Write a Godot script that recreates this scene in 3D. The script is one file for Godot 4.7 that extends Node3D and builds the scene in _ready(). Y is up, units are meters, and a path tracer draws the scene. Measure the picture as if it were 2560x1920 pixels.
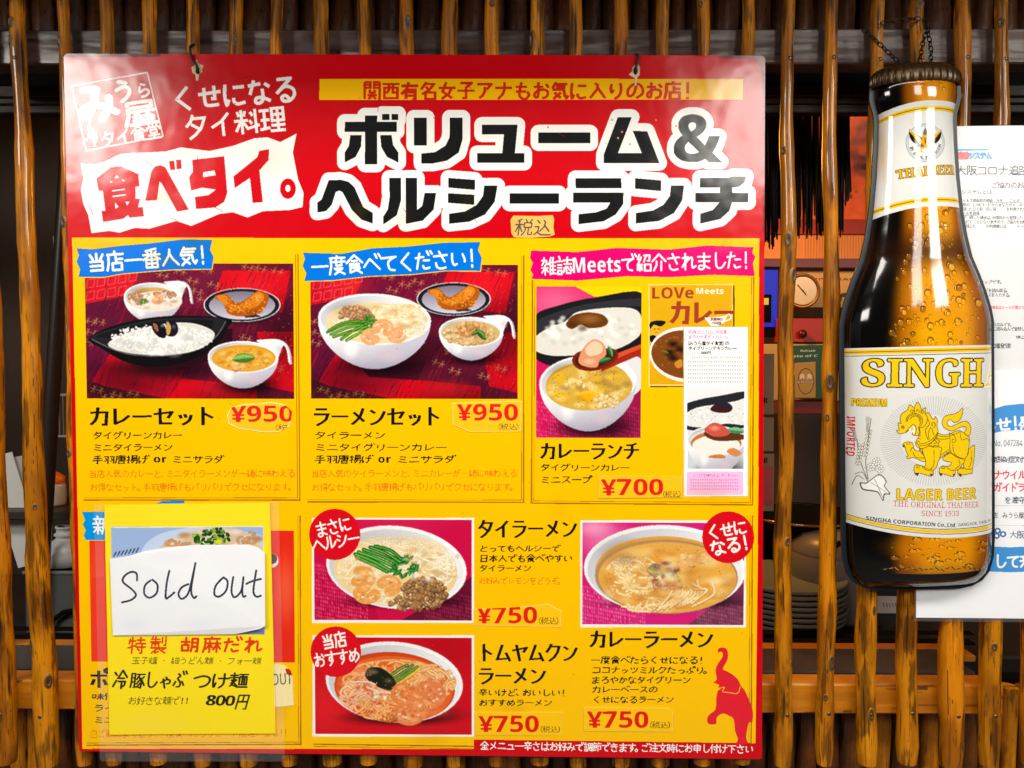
extends Node3D
# A menu board and a bottle-shaped sign hung on a screen of varnished poles in front of a dark kitchen window.
# Units are metres, y up; the centre of the menu board is the origin, the street lies towards +z, the kitchen towards -z.

const EYE := Vector3(0.1323, 0.0679, 0.9980)
const FOCAL := 1925.5          # focal length in pixels of the 2560 x 1920 photograph
const BOARD_Z := 0.022         # front face of the menu board
const NOTICE_Z := 0.0165
const SIGN_Z := 0.022          # back plane of the bottle sign

var look := Basis.from_euler(Vector3(deg_to_rad(-1.954), deg_to_rad(0.452), deg_to_rad(0.101)))
var mats := {}
var taken := {}


# where the sight line through a measured point of the photograph meets the plane z
func measured(p: Vector2, z: float) -> Vector3:
	var d := look * Vector3((p.x - 1280.0) / FOCAL, -(p.y - 960.0) / FOCAL, -1.0)
	return EYE + d * ((z - EYE.z) / d.z)


func _ready() -> void:
	rng.seed = 4
	var cam := Camera3D.new()
	cam.name = "camera"
	cam.position = EYE
	cam.basis = look
	cam.fov = 53.0
	cam.near = 0.02
	cam.far = 60.0
	add_child(cam)
	cam.current = true
	var env := Environment.new()
	env.background_mode = Environment.BG_SKY
	var sky := Sky.new()
	var sm := ProceduralSkyMaterial.new()
	sm.sky_top_color = Color(0.60, 0.64, 0.70)
	sm.sky_horizon_color = Color(0.74, 0.75, 0.77)
	sm.ground_bottom_color = Color(0.20, 0.19, 0.18)
	sm.ground_horizon_color = Color(0.40, 0.39, 0.38)
	sky.sky_material = sm
	env.sky = sky
	env.background_energy_multiplier = 0.30
	env.tonemap_mode = Environment.TONE_MAPPER_LINEAR
	env.tonemap_exposure = 1.25
	env.sdfgi_enabled = true
	env.ssao_enabled = true
	env.ssil_enabled = true
	var we := WorldEnvironment.new()
	we.name = "environment"
	we.environment = env
	add_child(we)
	make_materials()
	street()
	# unseen lamps: panels placed for the sheen on board and bottle, strip added as fill
	lamp("unseen_light_panel", "unseen white panel out of view on the left, placed for the glare on the upper left board corner", Vector3(-1.92, 1.08, 2.10), Vector2(0.90, 0.42), 2.0, Vector3(-0.3, 0.2, 0))
	lamp("unseen_light_panel", "unseen white panel out of view far to the right, placed for the bright streak on the bottle sign", Vector3(2.15, 1.00, 2.10), Vector2(0.60, 0.46), 1.6, Vector3(0.4, 0.15, 0))
	lamp("unseen_light_panel", "narrow unseen white panel out of view, placed for the glare on the upper right board corner", Vector3(1.10, 0.96, 2.10), Vector2(0.40, 0.46), 0.55, Vector3(0.4, 0.15, 0))
	lamp("unseen_fill_strip", "long unseen strip overhead, added as main fill light for the board", Vector3(0.15, 1.52, 1.55), Vector2(2.4, 0.30), 3.4, Vector3(0.1, 0.0, 0.0))
	kitchen()
	pole_screen()
	menu_board()
	loose_papers()
	bottle_sign()
	notices()


# ------------------------------------------------------------------ painting flat print into a computed image
var img: Image                 # the sheet being painted
var sheet_z := 0.0             # the plane it lies in
var sheet_at := Vector2.ZERO   # top left corner of the sheet (metres) and its pixels per metre
var sheet_px := 1000.0
var sheet_move := Vector2.ZERO
var mask := Rect2i(0, 0, 4096, 4096)
var rng := RandomNumberGenerator.new()
var fo := Vector2.ZERO         # measuring frame: offset and scale of the enlargement that a point was read from
var fs := 1.0
var on_sign := false           # points are read off the bulging bottle sign


func frame(x: float, y: float, s: float) -> void:
	fo = Vector2(x, y)
	fs = s


func v(x: float, y: float) -> Vector2:
	return Vector2(x, y)


# measured point -> texture pixel of the sheet
func M(p: Vector2) -> Vector2:
	if on_sign:
		return sign_pixel(fo + p * fs)
	var q := measured(fo + p * fs, sheet_z)
	return Vector2(q.x - sheet_at.x, sheet_at.y - q.y) * sheet_px + sheet_move


func unit() -> float:
	return fs * sheet_px * 0.000518


func Ms(list: Array) -> PackedVector2Array:
	var r := PackedVector2Array()
	for i in range(0, list.size(), 2):
		r.append(M(Vector2(list[i], list[i + 1])))
	return r


func new_sheet(w: int, h: int, z: float, at: Vector2, px: float, col: Color) -> void:
	img = Image.create(w, h, false, Image.FORMAT_RGB8)
	img.fill(col)
	sheet_z = z
	sheet_at = at
	sheet_px = px
	sheet_move = Vector2.ZERO
	mask = Rect2i(0, 0, w, h)


func span(x0: int, x1: int, y: int, col: Color) -> void:
	x0 = maxi(x0, mask.position.x)
	x1 = mini(x1, mask.end.x)
	if x1 <= x0 or y < mask.position.y or y >= mask.end.y:
		return
	if col.a >= 0.99:
		img.fill_rect(Rect2i(x0, y, x1 - x0, 1), col)
	else:
		for x in range(x0, x1):
			img.set_pixel(x, y, img.get_pixel(x, y).lerp(Color(col, 1.0), col.a))


# even-odd fill of contours given in texture pixels; «tone» may give a colour for each row
func fill(contours: Array, col: Color, tone = null, tone_xy = null) -> void:
	var top := 1e9
	var low := -1e9
	var ea := PackedVector2Array()
	var eb := PackedVector2Array()
	for c in contours:
		for i in c.size():
			var a: Vector2 = c[i]
			var b: Vector2 = c[(i + 1) % c.size()]
			if a.y == b.y:
				continue
			if a.y > b.y:
				var t := a
				a = b
				b = t
			ea.append(a)
			eb.append(b)
			top = minf(top, a.y)
			low = maxf(low, b.y)
	var has_tone: bool = tone != null
	var n := ea.size()
	for y in range(maxi(int(ceil(top - 0.5)), mask.position.y), mini(int(ceil(low - 0.5)), mask.end.y)):
		var yy := y + 0.5
		var xs := PackedFloat32Array()
		for i in n:
			if ea[i].y <= yy and eb[i].y > yy:
				xs.append(ea[i].x + (eb[i].x - ea[i].x) * (yy - ea[i].y) / (eb[i].y - ea[i].y))
		xs.sort()
		var c := col
		if has_tone:
			c = tone.call(yy)
		for k in range(0, xs.size() - 1, 2):
			if tone_xy != null:
				for x in range(roundi(xs[k]), roundi(xs[k + 1]), 3):
					span(x, mini(x + 3, roundi(xs[k + 1])), y, tone_xy.call(x, yy))
				continue
			span(roundi(xs[k]), roundi(xs[k + 1]), y, c)


func poly(list: Array, col: Color) -> void:
	fill([Ms(list)], col)


func blob(list: Array, col: Color, steps := 4) -> void:
	fill([curve(Ms(list), steps, true)], col)


func rect(x0: float, y0: float, x1: float, y1: float, col: Color) -> void:
	poly([x0, y0, x1, y0, x1, y1, x0, y1], col)


func ring(mid: Vector2, rx: float, ry: float, turn := 0.0, n := 40) -> PackedVector2Array:
	var r := PackedVector2Array()
	for i in n:
		var a := TAU * i / n
		r.append(M(mid + Vector2(cos(a) * rx, sin(a) * ry).rotated(turn)))
	return r


func oval(x: float, y: float, rx: float, ry: float, col: Color, turn := 0.0) -> void:
	fill([ring(v(x, y), rx, ry, turn, 28)], col)


# an oval whose colour runs from c0 at the top to c1 at the bottom
func oval_tone(x: float, y: float, rx: float, ry: float, c0: Color, c1: Color, turn := 0.0) -> void:
	var r := ring(v(x, y), rx, ry, turn)
	tone_fill(r, c0, c1)


func tone_fill(r: PackedVector2Array, c0: Color, c1: Color) -> void:
	var t := 1e9
	var b := -1e9
	for p in r:
		t = minf(t, p.y)
		b = maxf(b, p.y)
	fill([r], c0, func(y: float) -> Color: return c0.lerp(c1, (y - t) / maxf(b - t, 1.0)))


# a shape lit from one side: colours at the left, the right and the bottom
func lit_fill(r: PackedVector2Array, left: Color, right: Color, low: Color) -> void:
	var lo := r[0]
	var hi := r[0]
	for p in r:
		lo = lo.min(p)
		hi = hi.max(p)
	var size := (hi - lo).max(Vector2.ONE)
	fill([r], left, null, func(x: float, y: float) -> Color: return left.lerp(right, smoothstep(0.15, 1.0, (x - lo.x) / size.x)).lerp(low, pow((y - lo.y) / size.y, 2.0) * 0.8))


# the softness of a printed photograph, and its fine grain
func soften(k: float) -> void:
	var part := img.get_region(mask)
	var w := part.get_width()
	var h := part.get_height()
	part.resize(int(w * k), int(h * k), Image.INTERPOLATE_LANCZOS)
	part.resize(w, h, Image.INTERPOLATE_CUBIC)
	img.blit_rect(part, Rect2i(0, 0, w, h), mask.position)
	for i in int(w * h / 14.0):
		var p := mask.position + Vector2i(rng.randi() % w, rng.randi() % h)
		var c := img.get_pixelv(p)
		var g := rng.randf_range(0.965, 1.03)
		img.fill_rect(Rect2i(p, Vector2i(2, 2)).intersection(mask), Color(minf(c.r * g, 1.0), minf(c.g * g, 1.0), minf(c.b * g, 1.0)))


func pen(pts: PackedVector2Array, w: float, col: Color, round_ends := true) -> void:
	if pts.size() < 2:
		return
	fill(Geometry2D.offset_polyline(pts, maxf(w * 0.5, 0.55), Geometry2D.JOIN_ROUND if round_ends else Geometry2D.JOIN_MITER, Geometry2D.END_ROUND if round_ends else Geometry2D.END_BUTT), col)


func draw(list: Array, w: float, col: Color, smooth := false) -> void:
	var p := Ms(list)
	pen(curve(p, 5) if smooth else p, w * unit(), col)


# an airbrush dab
func soft(x: float, y: float, rx: float, ry: float, col: Color, strength: float) -> void:
	var m := M(v(x, y))
	var r := Vector2(rx, ry) * unit()
	for py in range(maxi(int(m.y - r.y), mask.position.y), mini(int(m.y + r.y), mask.end.y)):
		for px in range(maxi(int(m.x - r.x), mask.position.x), mini(int(m.x + r.x), mask.end.x)):
			var d := Vector2((px - m.x) / r.x, (py - m.y) / r.y).length_squared()
			if d < 1.0:
				img.set_pixel(px, py, img.get_pixel(px, py).lerp(col, strength * (1.0 - d) * (1.0 - d)))


func clip(x0: float, y0: float, x1: float, y1: float) -> void:
	var a := M(v(x0, y0))
	var b := M(v(x1, y1))
	mask = Rect2i(Vector2i(a), Vector2i(b - a)).intersection(Rect2i(0, 0, img.get_width(), img.get_height()))


func unclip() -> void:
	mask = Rect2i(0, 0, img.get_width(), img.get_height())


func grain(strength: float, seed_at: int, scale: float, tint := Color(1, 1, 1)) -> void:
	var n := FastNoiseLite.new()
	n.seed = seed_at
	n.frequency = scale
	n.fractal_octaves = 2
	for y in range(mask.position.y, mask.end.y, 2):
		for x in range(mask.position.x, mask.end.x, 2):
			var k := 1.0 + strength * n.get_noise_2d(x, y)
			for d in [Vector2i(0, 0), Vector2i(1, 0), Vector2i(0, 1), Vector2i(1, 1)]:
				if x + d.x < mask.end.x and y + d.y < mask.end.y:
					var c := img.get_pixel(x + d.x, y + d.y)
					img.set_pixel(x + d.x, y + d.y, Color(c.r * k * tint.r, c.g * k * tint.g, c.b * k * tint.b))


func hue(c: Color, k: float) -> Color:
	var j := 1.0 + rng.randf_range(-k, k)
	return Color(clampf(c.r * j, 0, 1), clampf(c.g * j, 0, 1), clampf(c.b * j, 0, 1))


func inside(mid: Vector2, rx: float, ry: float) -> Vector2:
	var a := rng.randf() * TAU
	var r := sqrt(rng.randf())
	return mid + Vector2(cos(a) * rx, sin(a) * ry) * r


func finish() -> ImageTexture:
	img.generate_mipmaps()
	return ImageTexture.create_from_image(img)


# ------------------------------------------------------------------ lettering: a stroke alphabet drawn on a 20 x 20 grid
# strokes are split by «;», «~» makes a stroke a smooth curve, «X:x0,y0,x1,y1» puts another sign into a box
const SIGNS := {
	"ア": "2,3 17,3 12,9;10,6 10,11 8,15 4,18", "イ": "16,2 10,8 2,12;11,7 11,19", "ウ": "10,1 10,5;3,10 3,5 17,5 16,10 13,15 7,19",
	"エ": "3,4 17,4;10,4 10,16;1,16 19,16", "オ": "2,6 18,6;13,1 13,18 10,18;12,7 8,12 2,16", "カ": "2,6 17,6 16,18 12,18;~9,1 8,9 6,14 2,18",
	"キ": "3,6 17,5;2,12 18,11;9,1 12,19", "ク": "8,1 6,5 2,10;7,4 17,4 15,10 11,15 5,19", "ケ": "6,1 5,5 1,10;5,6 19,6;13,6 12,13 7,19",
	"コ": "3,4 17,4 17,17;2,17 18,17", "サ": "1,6 19,6;6,2 6,12;14,2 14,9 12,14 7,19", "シ": "4,3 8,5;2,8 6,10;~3,18 9,16 14,12 18,5",
	"ス": "3,3 15,3 13,8 8,14 2,18;11,11 18,18", "セ": "1,8 18,6 14,12;7,2 7,17 18,17", "タ": "8,1 6,6 2,10;7,4 17,4 14,11 9,16 4,19;6,8 14,13",
	"チ": "16,2 10,4 4,4;1,9 19,9;11,4 11,11 9,15 5,19", "ツ": "3,4 5,9;9,3 11,8;~17,4 15,11 11,15 6,18", "ッ": "ツ:3,6,18,20",
	"テ": "4,3 16,3;1,8 19,8;11,8 10,13 5,19", "ト": "7,1 7,19;7,7 16,12", "ナ": "1,7 19,7;11,1 11,9 9,14 4,19", "ニ": "4,5 16,5;1,16 19,16",
	"ノ": "~16,2 13,9 9,14 3,18", "ハ": "6,4 5,10 1,17;13,4 16,10 19,17", "ヒ": "4,2 4,17 17,17;4,9 16,7", "フ": "2,4 17,4 15,10 11,15 4,19",
	"ヘ": "1,13 8,5 19,16", "ホ": "1,6 19,6;10,1 10,19;5,10 2,16;15,10 18,16", "マ": "2,4 18,4 10,13;6,10 13,18", "ミ": "5,3 16,5;5,9 15,11;3,15 17,18",
	"ム": "9,2 3,17 17,16;13,10 18,19", "メ": "~15,2 11,11 3,18;5,6 16,15", "モ": "3,4 17,4;1,10 19,10;8,4 8,17 17,17", "ヤ": "1,8 18,5 14,10;6,2 10,19",
	"ュ": "5,8 15,8 14,17;2,17 18,17", "ラ": "4,3 16,3;2,8 17,8 15,13 11,16 5,19", "リ": "5,3 5,12;15,2 15,10 13,15 8,19", "ル": "6,3 6,10 4,15 1,18;11,2 11,17 15,15 19,10",
	"レ": "5,2 5,17 12,14 18,9", "ロ": "3,4 17,4 17,17 3,17 3,4", "ン": "3,4 8,7;~3,18 9,16 14,12 18,5", "ー": "1,10 19,10", "ォ": "オ:3,6,18,20", "ョ": "5,8 15,8 15,18 4,18;6,13 15,13",
	"゛": "14,0 16,4;18,0 20,3", "゜": "17,0 19,1 19,3 17,4 15,3 15,1 17,0",
	"グ": "ク:0,1,18,20;゛", "ガ": "カ:0,1,18,20;゛", "ゴ": "コ:0,2,18,20;゛", "ダ": "タ:0,1,18,20;゛", "ド": "ト:0,1,18,20;゛", "ベ": "ヘ;゛", "ペ": "ヘ;゜", "ボ": "ホ:0,1,19,20;゛", "ポ": "ホ:0,1,18,20;゜", "プ": "フ:0,2,18,20;゜", "パ": "ハ;゜", "バ": "ハ;゛", "ピ": "ヒ:0,2,18,20;゜", "ブ": "フ:0,2,18,20;゛",
	"あ": "2,5 16,5;8,1 8,9 9,17;~14,7 11,13 6,17 3,15 5,11 11,9 17,11 17,15 12,19", "い": "~3,4 3,12 5,16 8,15;~15,5 17,10 17,13", "う": "6,2 13,4;~3,9 9,7 14,8 15,12 12,16 7,19",
	"え": "7,1 12,3;4,7 14,7 2,18;~7,12 11,11 12,17 18,18", "お": "2,6 12,6;~7,1 7,12 6,17 3,16 4,12 10,9 16,10 17,14 15,17 11,18;15,3 18,7", "か": "~2,7 9,6 12,7 12,13 9,18 7,16;8,1 6,9 2,18;15,4 18,11",
	"き": "3,5 16,4;2,9 17,8;8,1 14,13;~4,14 5,18 10,19 15,18", "く": "13,1 4,10 14,19", "け": "~3,2 2,10 3,18 5,13;8,7 19,7;~14,1 14,10 13,15 9,19", "こ": "4,4 15,4 13,6;~4,14 5,17 10,18 17,17",
	"さ": "2,6 17,5;8,1 14,12;~4,13 5,17 9,19 15,18", "し": "~6,1 6,14 9,18 14,17 18,12", "す": "1,5 19,5;~12,1 12,11 9,13 7,11 9,8 12,10 12,14 7,19", "せ": "1,8 19,7;14,2 14,12 11,12;~6,3 6,14 8,17 17,17",
	"そ": "5,2 15,2 3,10 18,8;~15,8 10,12 10,16 15,19", "た": "1,6 11,5;6,1 2,18;11,9 18,9;~10,15 12,18 18,17", "ち": "2,6 17,5;8,1 5,11;~5,11 11,9 16,11 16,15 13,18 7,19", "つ": "~1,7 10,4 17,6 18,11 14,16 8,18", "っ": "つ:3,7,18,20",
	"て": "1,5 18,4;~17,4 10,8 9,13 11,17 16,18", "と": "6,2 8,9;~17,6 8,10 4,14 6,18 17,18", "な": "1,5 11,4;6,1 2,12;14,4 18,7;~12,8 12,16 9,19 6,18 7,15 12,15 18,18", "に": "~3,2 2,11 3,18 5,14;9,5 18,5;~9,13 9,16 12,18 18,17",
	"の": "~11,4 9,12 5,16 2,14 3,8 9,3 15,4 18,9 17,14 11,18", "は": "~3,2 2,11 3,18 5,14;8,6 19,6;~14,1 14,16 11,19 8,18 9,15 14,15 19,18", "ふ": "~9,1 12,4 8,7 12,12 12,17 7,18;5,11 2,16;15,11 18,16",
	"へ": "~1,13 7,6 9,6 19,16", "ほ": "~3,2 2,11 3,18 5,14;9,3 18,3;8,9 19,9;~14,3 14,16 11,19 8,18 9,15 14,15 19,18", "ま": "2,5 18,5;3,10 17,10;~10,1 10,16 7,19 3,18 4,15 10,15 17,18",
	"み": "3,3 10,3;~10,3 7,12 3,17 1,14 5,11 12,12 19,16;~16,8 15,14 11,19", "む": "1,6 11,6;~6,1 6,14 3,14 3,10 6,10 6,16 9,19 16,18 16,13;15,4 19,8", "め": "4,4 9,16;~14,2 11,11 5,17 2,14 4,9 11,6 17,9 17,14 11,19",
	"も": "~9,1 7,12 8,17 13,19 17,15 15,11;3,6 15,6;3,11 14,11", "や": "~1,10 12,5 18,7 17,11 12,12;10,1 12,4;5,4 9,19", "よ": "11,7 17,6;~11,1 11,16 8,19 3,18 4,15 11,15 17,18", "ら": "7,1 12,3;~5,5 4,12 11,9 16,11 16,15 12,18 6,19",
	"り": "~5,3 4,8 5,12 7,9;~14,2 15,9 13,15 8,19", "る": "4,2 15,2 3,13;~3,13 10,8 16,10 17,15 13,19 8,19 7,16 10,15 13,18", "れ": "5,1 5,19;1,6 9,5 1,16;~1,16 10,7 14,6 14,14 15,17 19,15", "ろ": "4,2 15,2 3,13;~3,13 10,8 16,10 17,15 13,18 7,19",
	"わ": "5,1 5,19;1,6 9,5 1,16;~1,16 9,8 15,7 18,11 16,16 11,19", "を": "2,4 16,4;~9,1 3,11 8,8 11,10 11,14;~17,8 9,12 6,16 9,19 16,18", "ん": "10,1 2,18;~4,14 9,9 11,12 12,18 15,18 18,13", "ゃ": "や:3,6,18,20",
	"が": "か:0,1,18,20;゛", "げ": "け:0,1,18,20;゛", "ご": "こ:0,2,18,20;゛", "ぞ": "そ:0,1,18,20;゛", "だ": "た:0,1,18,20;゛", "で": "て:0,2,18,20;゛", "ど": "と:0,1,18,20;゛", "ば": "は:0,1,18,20;゛", "び": "ひ:0,1,18,20;゛", "べ": "へ;゛", "ぷ": "ふ:0,2,18,20;゜", "ぶ": "ふ:0,2,18,20;゛", "ひ": "~2,4 9,4 4,11 6,17 12,16 14,5 19,12",
	"、": "3,13 8,18", "。": "5,13 7,14 8,16 7,18 5,19 3,18 2,16 3,14 5,13", "！": "10,1 10,13;10,17 10,19", "・": "9,9 11,11", "（": "16,1 12,6 12,14 16,19", "）": "4,1 8,6 8,14 4,19", "［": "17,2 13,2 13,18 17,18", "］": "3,2 7,2 7,18 3,18", "〜": "~2,11 6,8 12,12 18,9",
	"口": "3,4 17,4 17,17 3,17 3,4", "日": "4,2 16,2 16,18 4,18 4,2;4,10 16,10", "言": "8,0 11,3;1,5 19,5;4,9 16,9;4,12 16,12;4,15 16,15 16,19 4,19 4,15", "糸": "9,1 4,6 12,7;14,4 3,13 17,12;10,12 10,19;5,14 3,18;14,14 17,18", "女": "9,1 5,11 15,18;15,6 12,13 4,19;1,7 19,7",
	"月": "4,2 4,12 2,18;4,2 16,2 16,18 13,18;4,7 16,7;4,12 16,12", "禾": "15,1 6,3;1,7 19,7;10,2 10,19;9,8 2,15;11,8 18,15", "辶": "4,2 7,5;2,9 6,9 6,14 2,18;5,15 9,18 20,18", "門": "2,1 2,19;2,1 8,1 8,7 2,7;2,4 8,4;18,1 18,19 16,19;18,1 12,1 12,7 18,7;12,4 18,4",
	"隹": "7,1 2,8;5,6 5,19;5,6 18,6;11,6 11,18;5,10 17,10;5,14 17,14;5,18 19,18;12,1 11,5", "扌": "1,5 19,5;11,1 11,18 6,18;1,13 19,10",
	"一": "1,10 19,10", "人": "10,2 9,8 2,18;10,7 13,12 19,18", "子": "4,2 16,2 10,7;10,6 10,18 6,18;1,10 19,10", "大": "1,7 19,7;10,1 9,9 2,18;10,9 19,18",
	"食": "10,0 1,8;10,0 19,8;7,6 13,6;5,9 15,9 15,13.5 5,13.5;5,9 5,18 11,16;5,11.3 15,11.3;16,14 12,16;10,14 18,19", "料": "3,2 4,6;9,2 8,6;0,9 11,9;6,1 6,19;5,10 1,17;7,10 11,16;13,3 15,6;12,9 14,12;11,15 20,13;17,1 17,19",
	"理": "0,3 8,3;1,10 8,10;0,17 8,16;4,3 4,16;10,2 19,2 19,11 10,11 10,2;10,6.5 19,6.5;14.5,2 14.5,18;9,14.5 20,14.5;8,18.5 20,18.5", "関": "門;7,9 8,11;13,9 12,11;6,12 14,12;5,15 15,15;10,12 10,15 6,19;10,15 14,19",
	"西": "1,3 19,3;3,7 17,7 17,18 3,18 3,7;8,3 8,9 5,13;12,3 12,12 16,12", "有": "1,5 19,5;9,1 7,8 1,14;6,9 6,19;6,9 16,9 16,19 13,19;6,12 16,12;6,15.5 16,15.5", "名": "8,1 2,9;7,3 16,3 11,9 3,14;7,6 11,9;7,12 17,12 17,19 7,19 7,12",
	"気": "6,1 2,8;5,3 18,3;6,6 16,6;2,9 14,9 15,15 17,18 19,15;4,12 11,18;11,12 3,19", "入": "7,2 10,4 10,8 2,18;10,7 18,18", "店": "10,0 10,3;2,3 19,3;3,3 3,11 1,19;11,5 11,12;11,8 18,8;7,12 17,12 17,19 7,19 7,12",
	"当": "10,1 10,8;3,2 6,7;17,2 14,7;3,9 16,9 16,18 3,18;3,13.5 16,13.5", "番": "15,0 4,2;10,1 10,11;1,6 19,6;5,3 7,5;15,3 13,5;9,6 1,11;11,6 19,11;4,11 16,11 16,19 4,19 4,11;10,11 10,19;4,15 16,15", "度": "10,0 10,2;2,2 19,2;3,2 3,11 1,19;5,6 19,6;9,4 9,10 15,10;15,4 15,10;7,13 16,13 7,19;8,14 18,19",
	"雑": "1,4 7,4 7,8 9,8;4,1 4,5 1,9;1,12 9,12;5,9 5,19;5,12 1,17;5,12 9,16;隹:9,0,20,20", "誌": "言:0,0,8,20;9,4 20,4;14,1 14,8;10,8 19,8;10,12 9,17;12,11 13,18 18,18 18,15;14,11 16,14;18,11 20,15", "紹": "糸:0,0,9,20;10,2 18,2 17,8 15,8;13,2 10,9;11,12 19,12 19,19 11,19 11,12",
	"介": "10,1 1,9;10,1 19,9;7,9 7,13 3,19;13,9 13,19", "手": "15,1 4,3;3,7 17,7;1,12 19,12;10,2 10,19 7,18", "羽": "1,3 8,3 8,18 6,18;3,7 6,10;2,14 6,12;11,3 18,3 18,18 16,18;13,7 16,10;12,14 16,12", "唐": "10,0 10,2;2,2 19,2;3,2 3,11 1,19;6,5 17,5 17,11 6,11;4,8 19,8;11,3 11,13;7,14 16,14 16,19 7,19 7,14",
	"揚": "扌:0,0,7,20;10,1 18,1 18,7 10,7 10,1;10,4 18,4;8,9 20,9;11,9 8,15;10,12 19,12 18,19 16,19;14,12 9,19", "緒": "糸:0,0,8,20;10,4 18,4;13,1 13,8;9,8 20,8;18,2 9,13;11,11 18,11 18,19 11,19 11,11;11,15 18,15", "味": "口:0,3,7,15;9,6 19,6;8,10 20,10;14,1 14,19;13,11 8,17;15,11 20,17",
	"得": "6,1 1,6;7,6 1,11;4,9 4,19;10,1 18,1 18,7 10,7 10,1;10,4 18,4;9,10 19,10;8,13 20,13;16,10 16,19 14,19;10,15 12,17", "新": "5,0 5,2;1,3 10,3;3,4 4,7;8,4 7,7;0,8 10,8;1,12 10,12;5.5,8 5.5,19;5,13 1,17;6,13 9,16;18,1 12,3;12,3 12,12 10,19;12,8 20,8;16,8 16,19",
	"付": "5,1 1,9;4,6 4,19;7,6 20,6;15,1 15,18 12,18;9,10 11,13", "屋": "3,2 17,2 17,6 3,6;3,2 3,12 1,19;5,9 18,9;10,9 6,13 16,13;14,11 17,14;6,16 17,16;4,19 19,19;11,13 11,19", "堂": "10,0 10,4;4,1 6,4;16,1 14,4;2,8 2,5 18,5 18,8;6,8 14,8 14,12 6,12 6,8;3,15 17,15;10,12 10,19;1,19 19,19",
	"税": "禾:0,0,9,20;11,1 13,4;18,1 16,4;10,5 18,5 18,10 10,10 10,5;12,10 11,15 8,19;15,10 15,18 19,18 19,15", "込": "辶;11,2 13,4 12,9 8,14;13,8 18,14", "本": "1,6 19,6;10,1 10,19;9,7 2,15;11,7 18,15;6,15 14,15", "好": "女:0,0,9,20;11,3 18,3 15,8;15,8 15,18 12,18;10,11 20,11",
	"辛": "10,0 10,3;3,3 17,3;6,5 7,8;14,5 13,8;1,9 19,9;3,14 17,14;10,9 10,19", "全": "10,1 1,9;10,1 19,9;5,9 15,9;5,13.5 15,13.5;2,18 18,18;10,9 10,18", "調": "言:0,0,8,20;10,2 10,12 8,19;10,2 19,2 19,19 17,19;12,6 17,6;11,10 18,10;14.5,3 14.5,10;12,12.5 17,12.5 17,17 12,17 12,12.5",
	"節": "4,0 1,4;3,2 9,2;14,0 11,4;13,2 19,2;2,6 9,6 9,12 2,12;2,6 2,18;2,9 9,9;2,18 8,16;12,7 18,7 18,15 16,15;12,7 12,19", "注": "2,2 5,4;1,8 4,10;1,18 5,12;12,0 14,3;7,5 19,5;8,11 18,11;6,18 20,18;13,5 13,18", "文": "10,0 10,4;1,4 19,4;15,5 11,13 2,19;5,5 10,13 19,19",
	"時": "日:0,1,7,18;9,4 18,4;13.5,1 13.5,8;8,8 20,8;8,12 20,12;16,9 16,19 14,19;10,14 12,16", "申": "3,4 17,4 17,14 3,14 3,4;3,9 17,9;10,1 10,19", "下": "1,3 19,3;9,3 9,19;10,8 16,12", "特": "2,3 1,8;1,5 8,5;4.5,1 4.5,19;0,13 9,10;10,4 19,4;14,1 14,8;9,8 20,8;9,12 20,12;16,9 16,19 14,19;11,14 13,16",
	"製": "1,3 11,3;3,0 2,3;0,6 12,6;6,0 6,11;2,11 2,8 10,8 10,10;14,1 14,7;18,0 18,10 16,10;10,11 10,13;1,13 19,13;10,13 2,19;6,15 6,19 10,17;10,14 18,19;17,14 13,16", "胡": "0,6 9,6;5,1 5,10;1,10 8,10 8,17 1,17 1,10;月:10,0,20,20", "麻": "10,0 10,2;2,2 19,2;3,2 3,11 1,19;4,8 11,8;8,5 8,19;8,9 4,15;8,9 11,13;12,8 20,8;16,5 16,19;16,9 12,16;16,9 20,15",
	"玉": "2,3 18,3;3,10 17,10;1,18 19,18;10,3 10,18;13,13 16,16", "麺": "1,3 9,3;5,0 5,9;0,6 10,6;2,9 8,9 2,13;2,9 9,17;5,12 1,17;3,15 9,18 20,18;11,2 20,2;15,2 14,5;11,5 19,5 19,15 11,15 11,5;14,5 14,15;16.5,5 16.5,15;14,8.5 16.5,8.5;14,11.5 16.5,11.5", "細": "糸:0,0,9,20;11,3 19,3 19,17 11,17 11,3;15,3 15,17;11,10 19,10",
	"冷": "2,3 5,6;1,17 5,11;13,1 7,9;13,1 20,8;10,9 16,9;8,12 18,12 17,16 15,17;13,12 13,19", "豚": "月:0,0,8,20;9,3 20,3;13,3 9,9;12,6 16,12 15,19 12,18;14,9 9,14;15,13 9,18;19,6 15,9;15,8 20,16", "円": "3,2 3,19;3,2 17,2 17,19 14,19;10,2 10,10;3,10 17,10", "白": "10,0 8,4;3,4 17,4 17,19 3,19 3,4;3,11 17,11",
	"飯": "食:0,0,9,20;19,2 11,3;11,3 11,10 9,19;11,8 18,8 16,13 11,19;13,10 20,19", "間": "門;7,10 13,10 13,19 7,19 7,10;7,14.5 13,14.5", "違": "辶;9,2 17,2;12,0 11,5;7,5 20,5;9,7 17,7 17,10 9,10 9,7;7,13 20,13;14,10 14,16;16,3 16,5", "合": "10,1 1,9;10,1 19,9;6,9 14,9;5,12 15,12 15,19 5,19 5,12",
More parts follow.
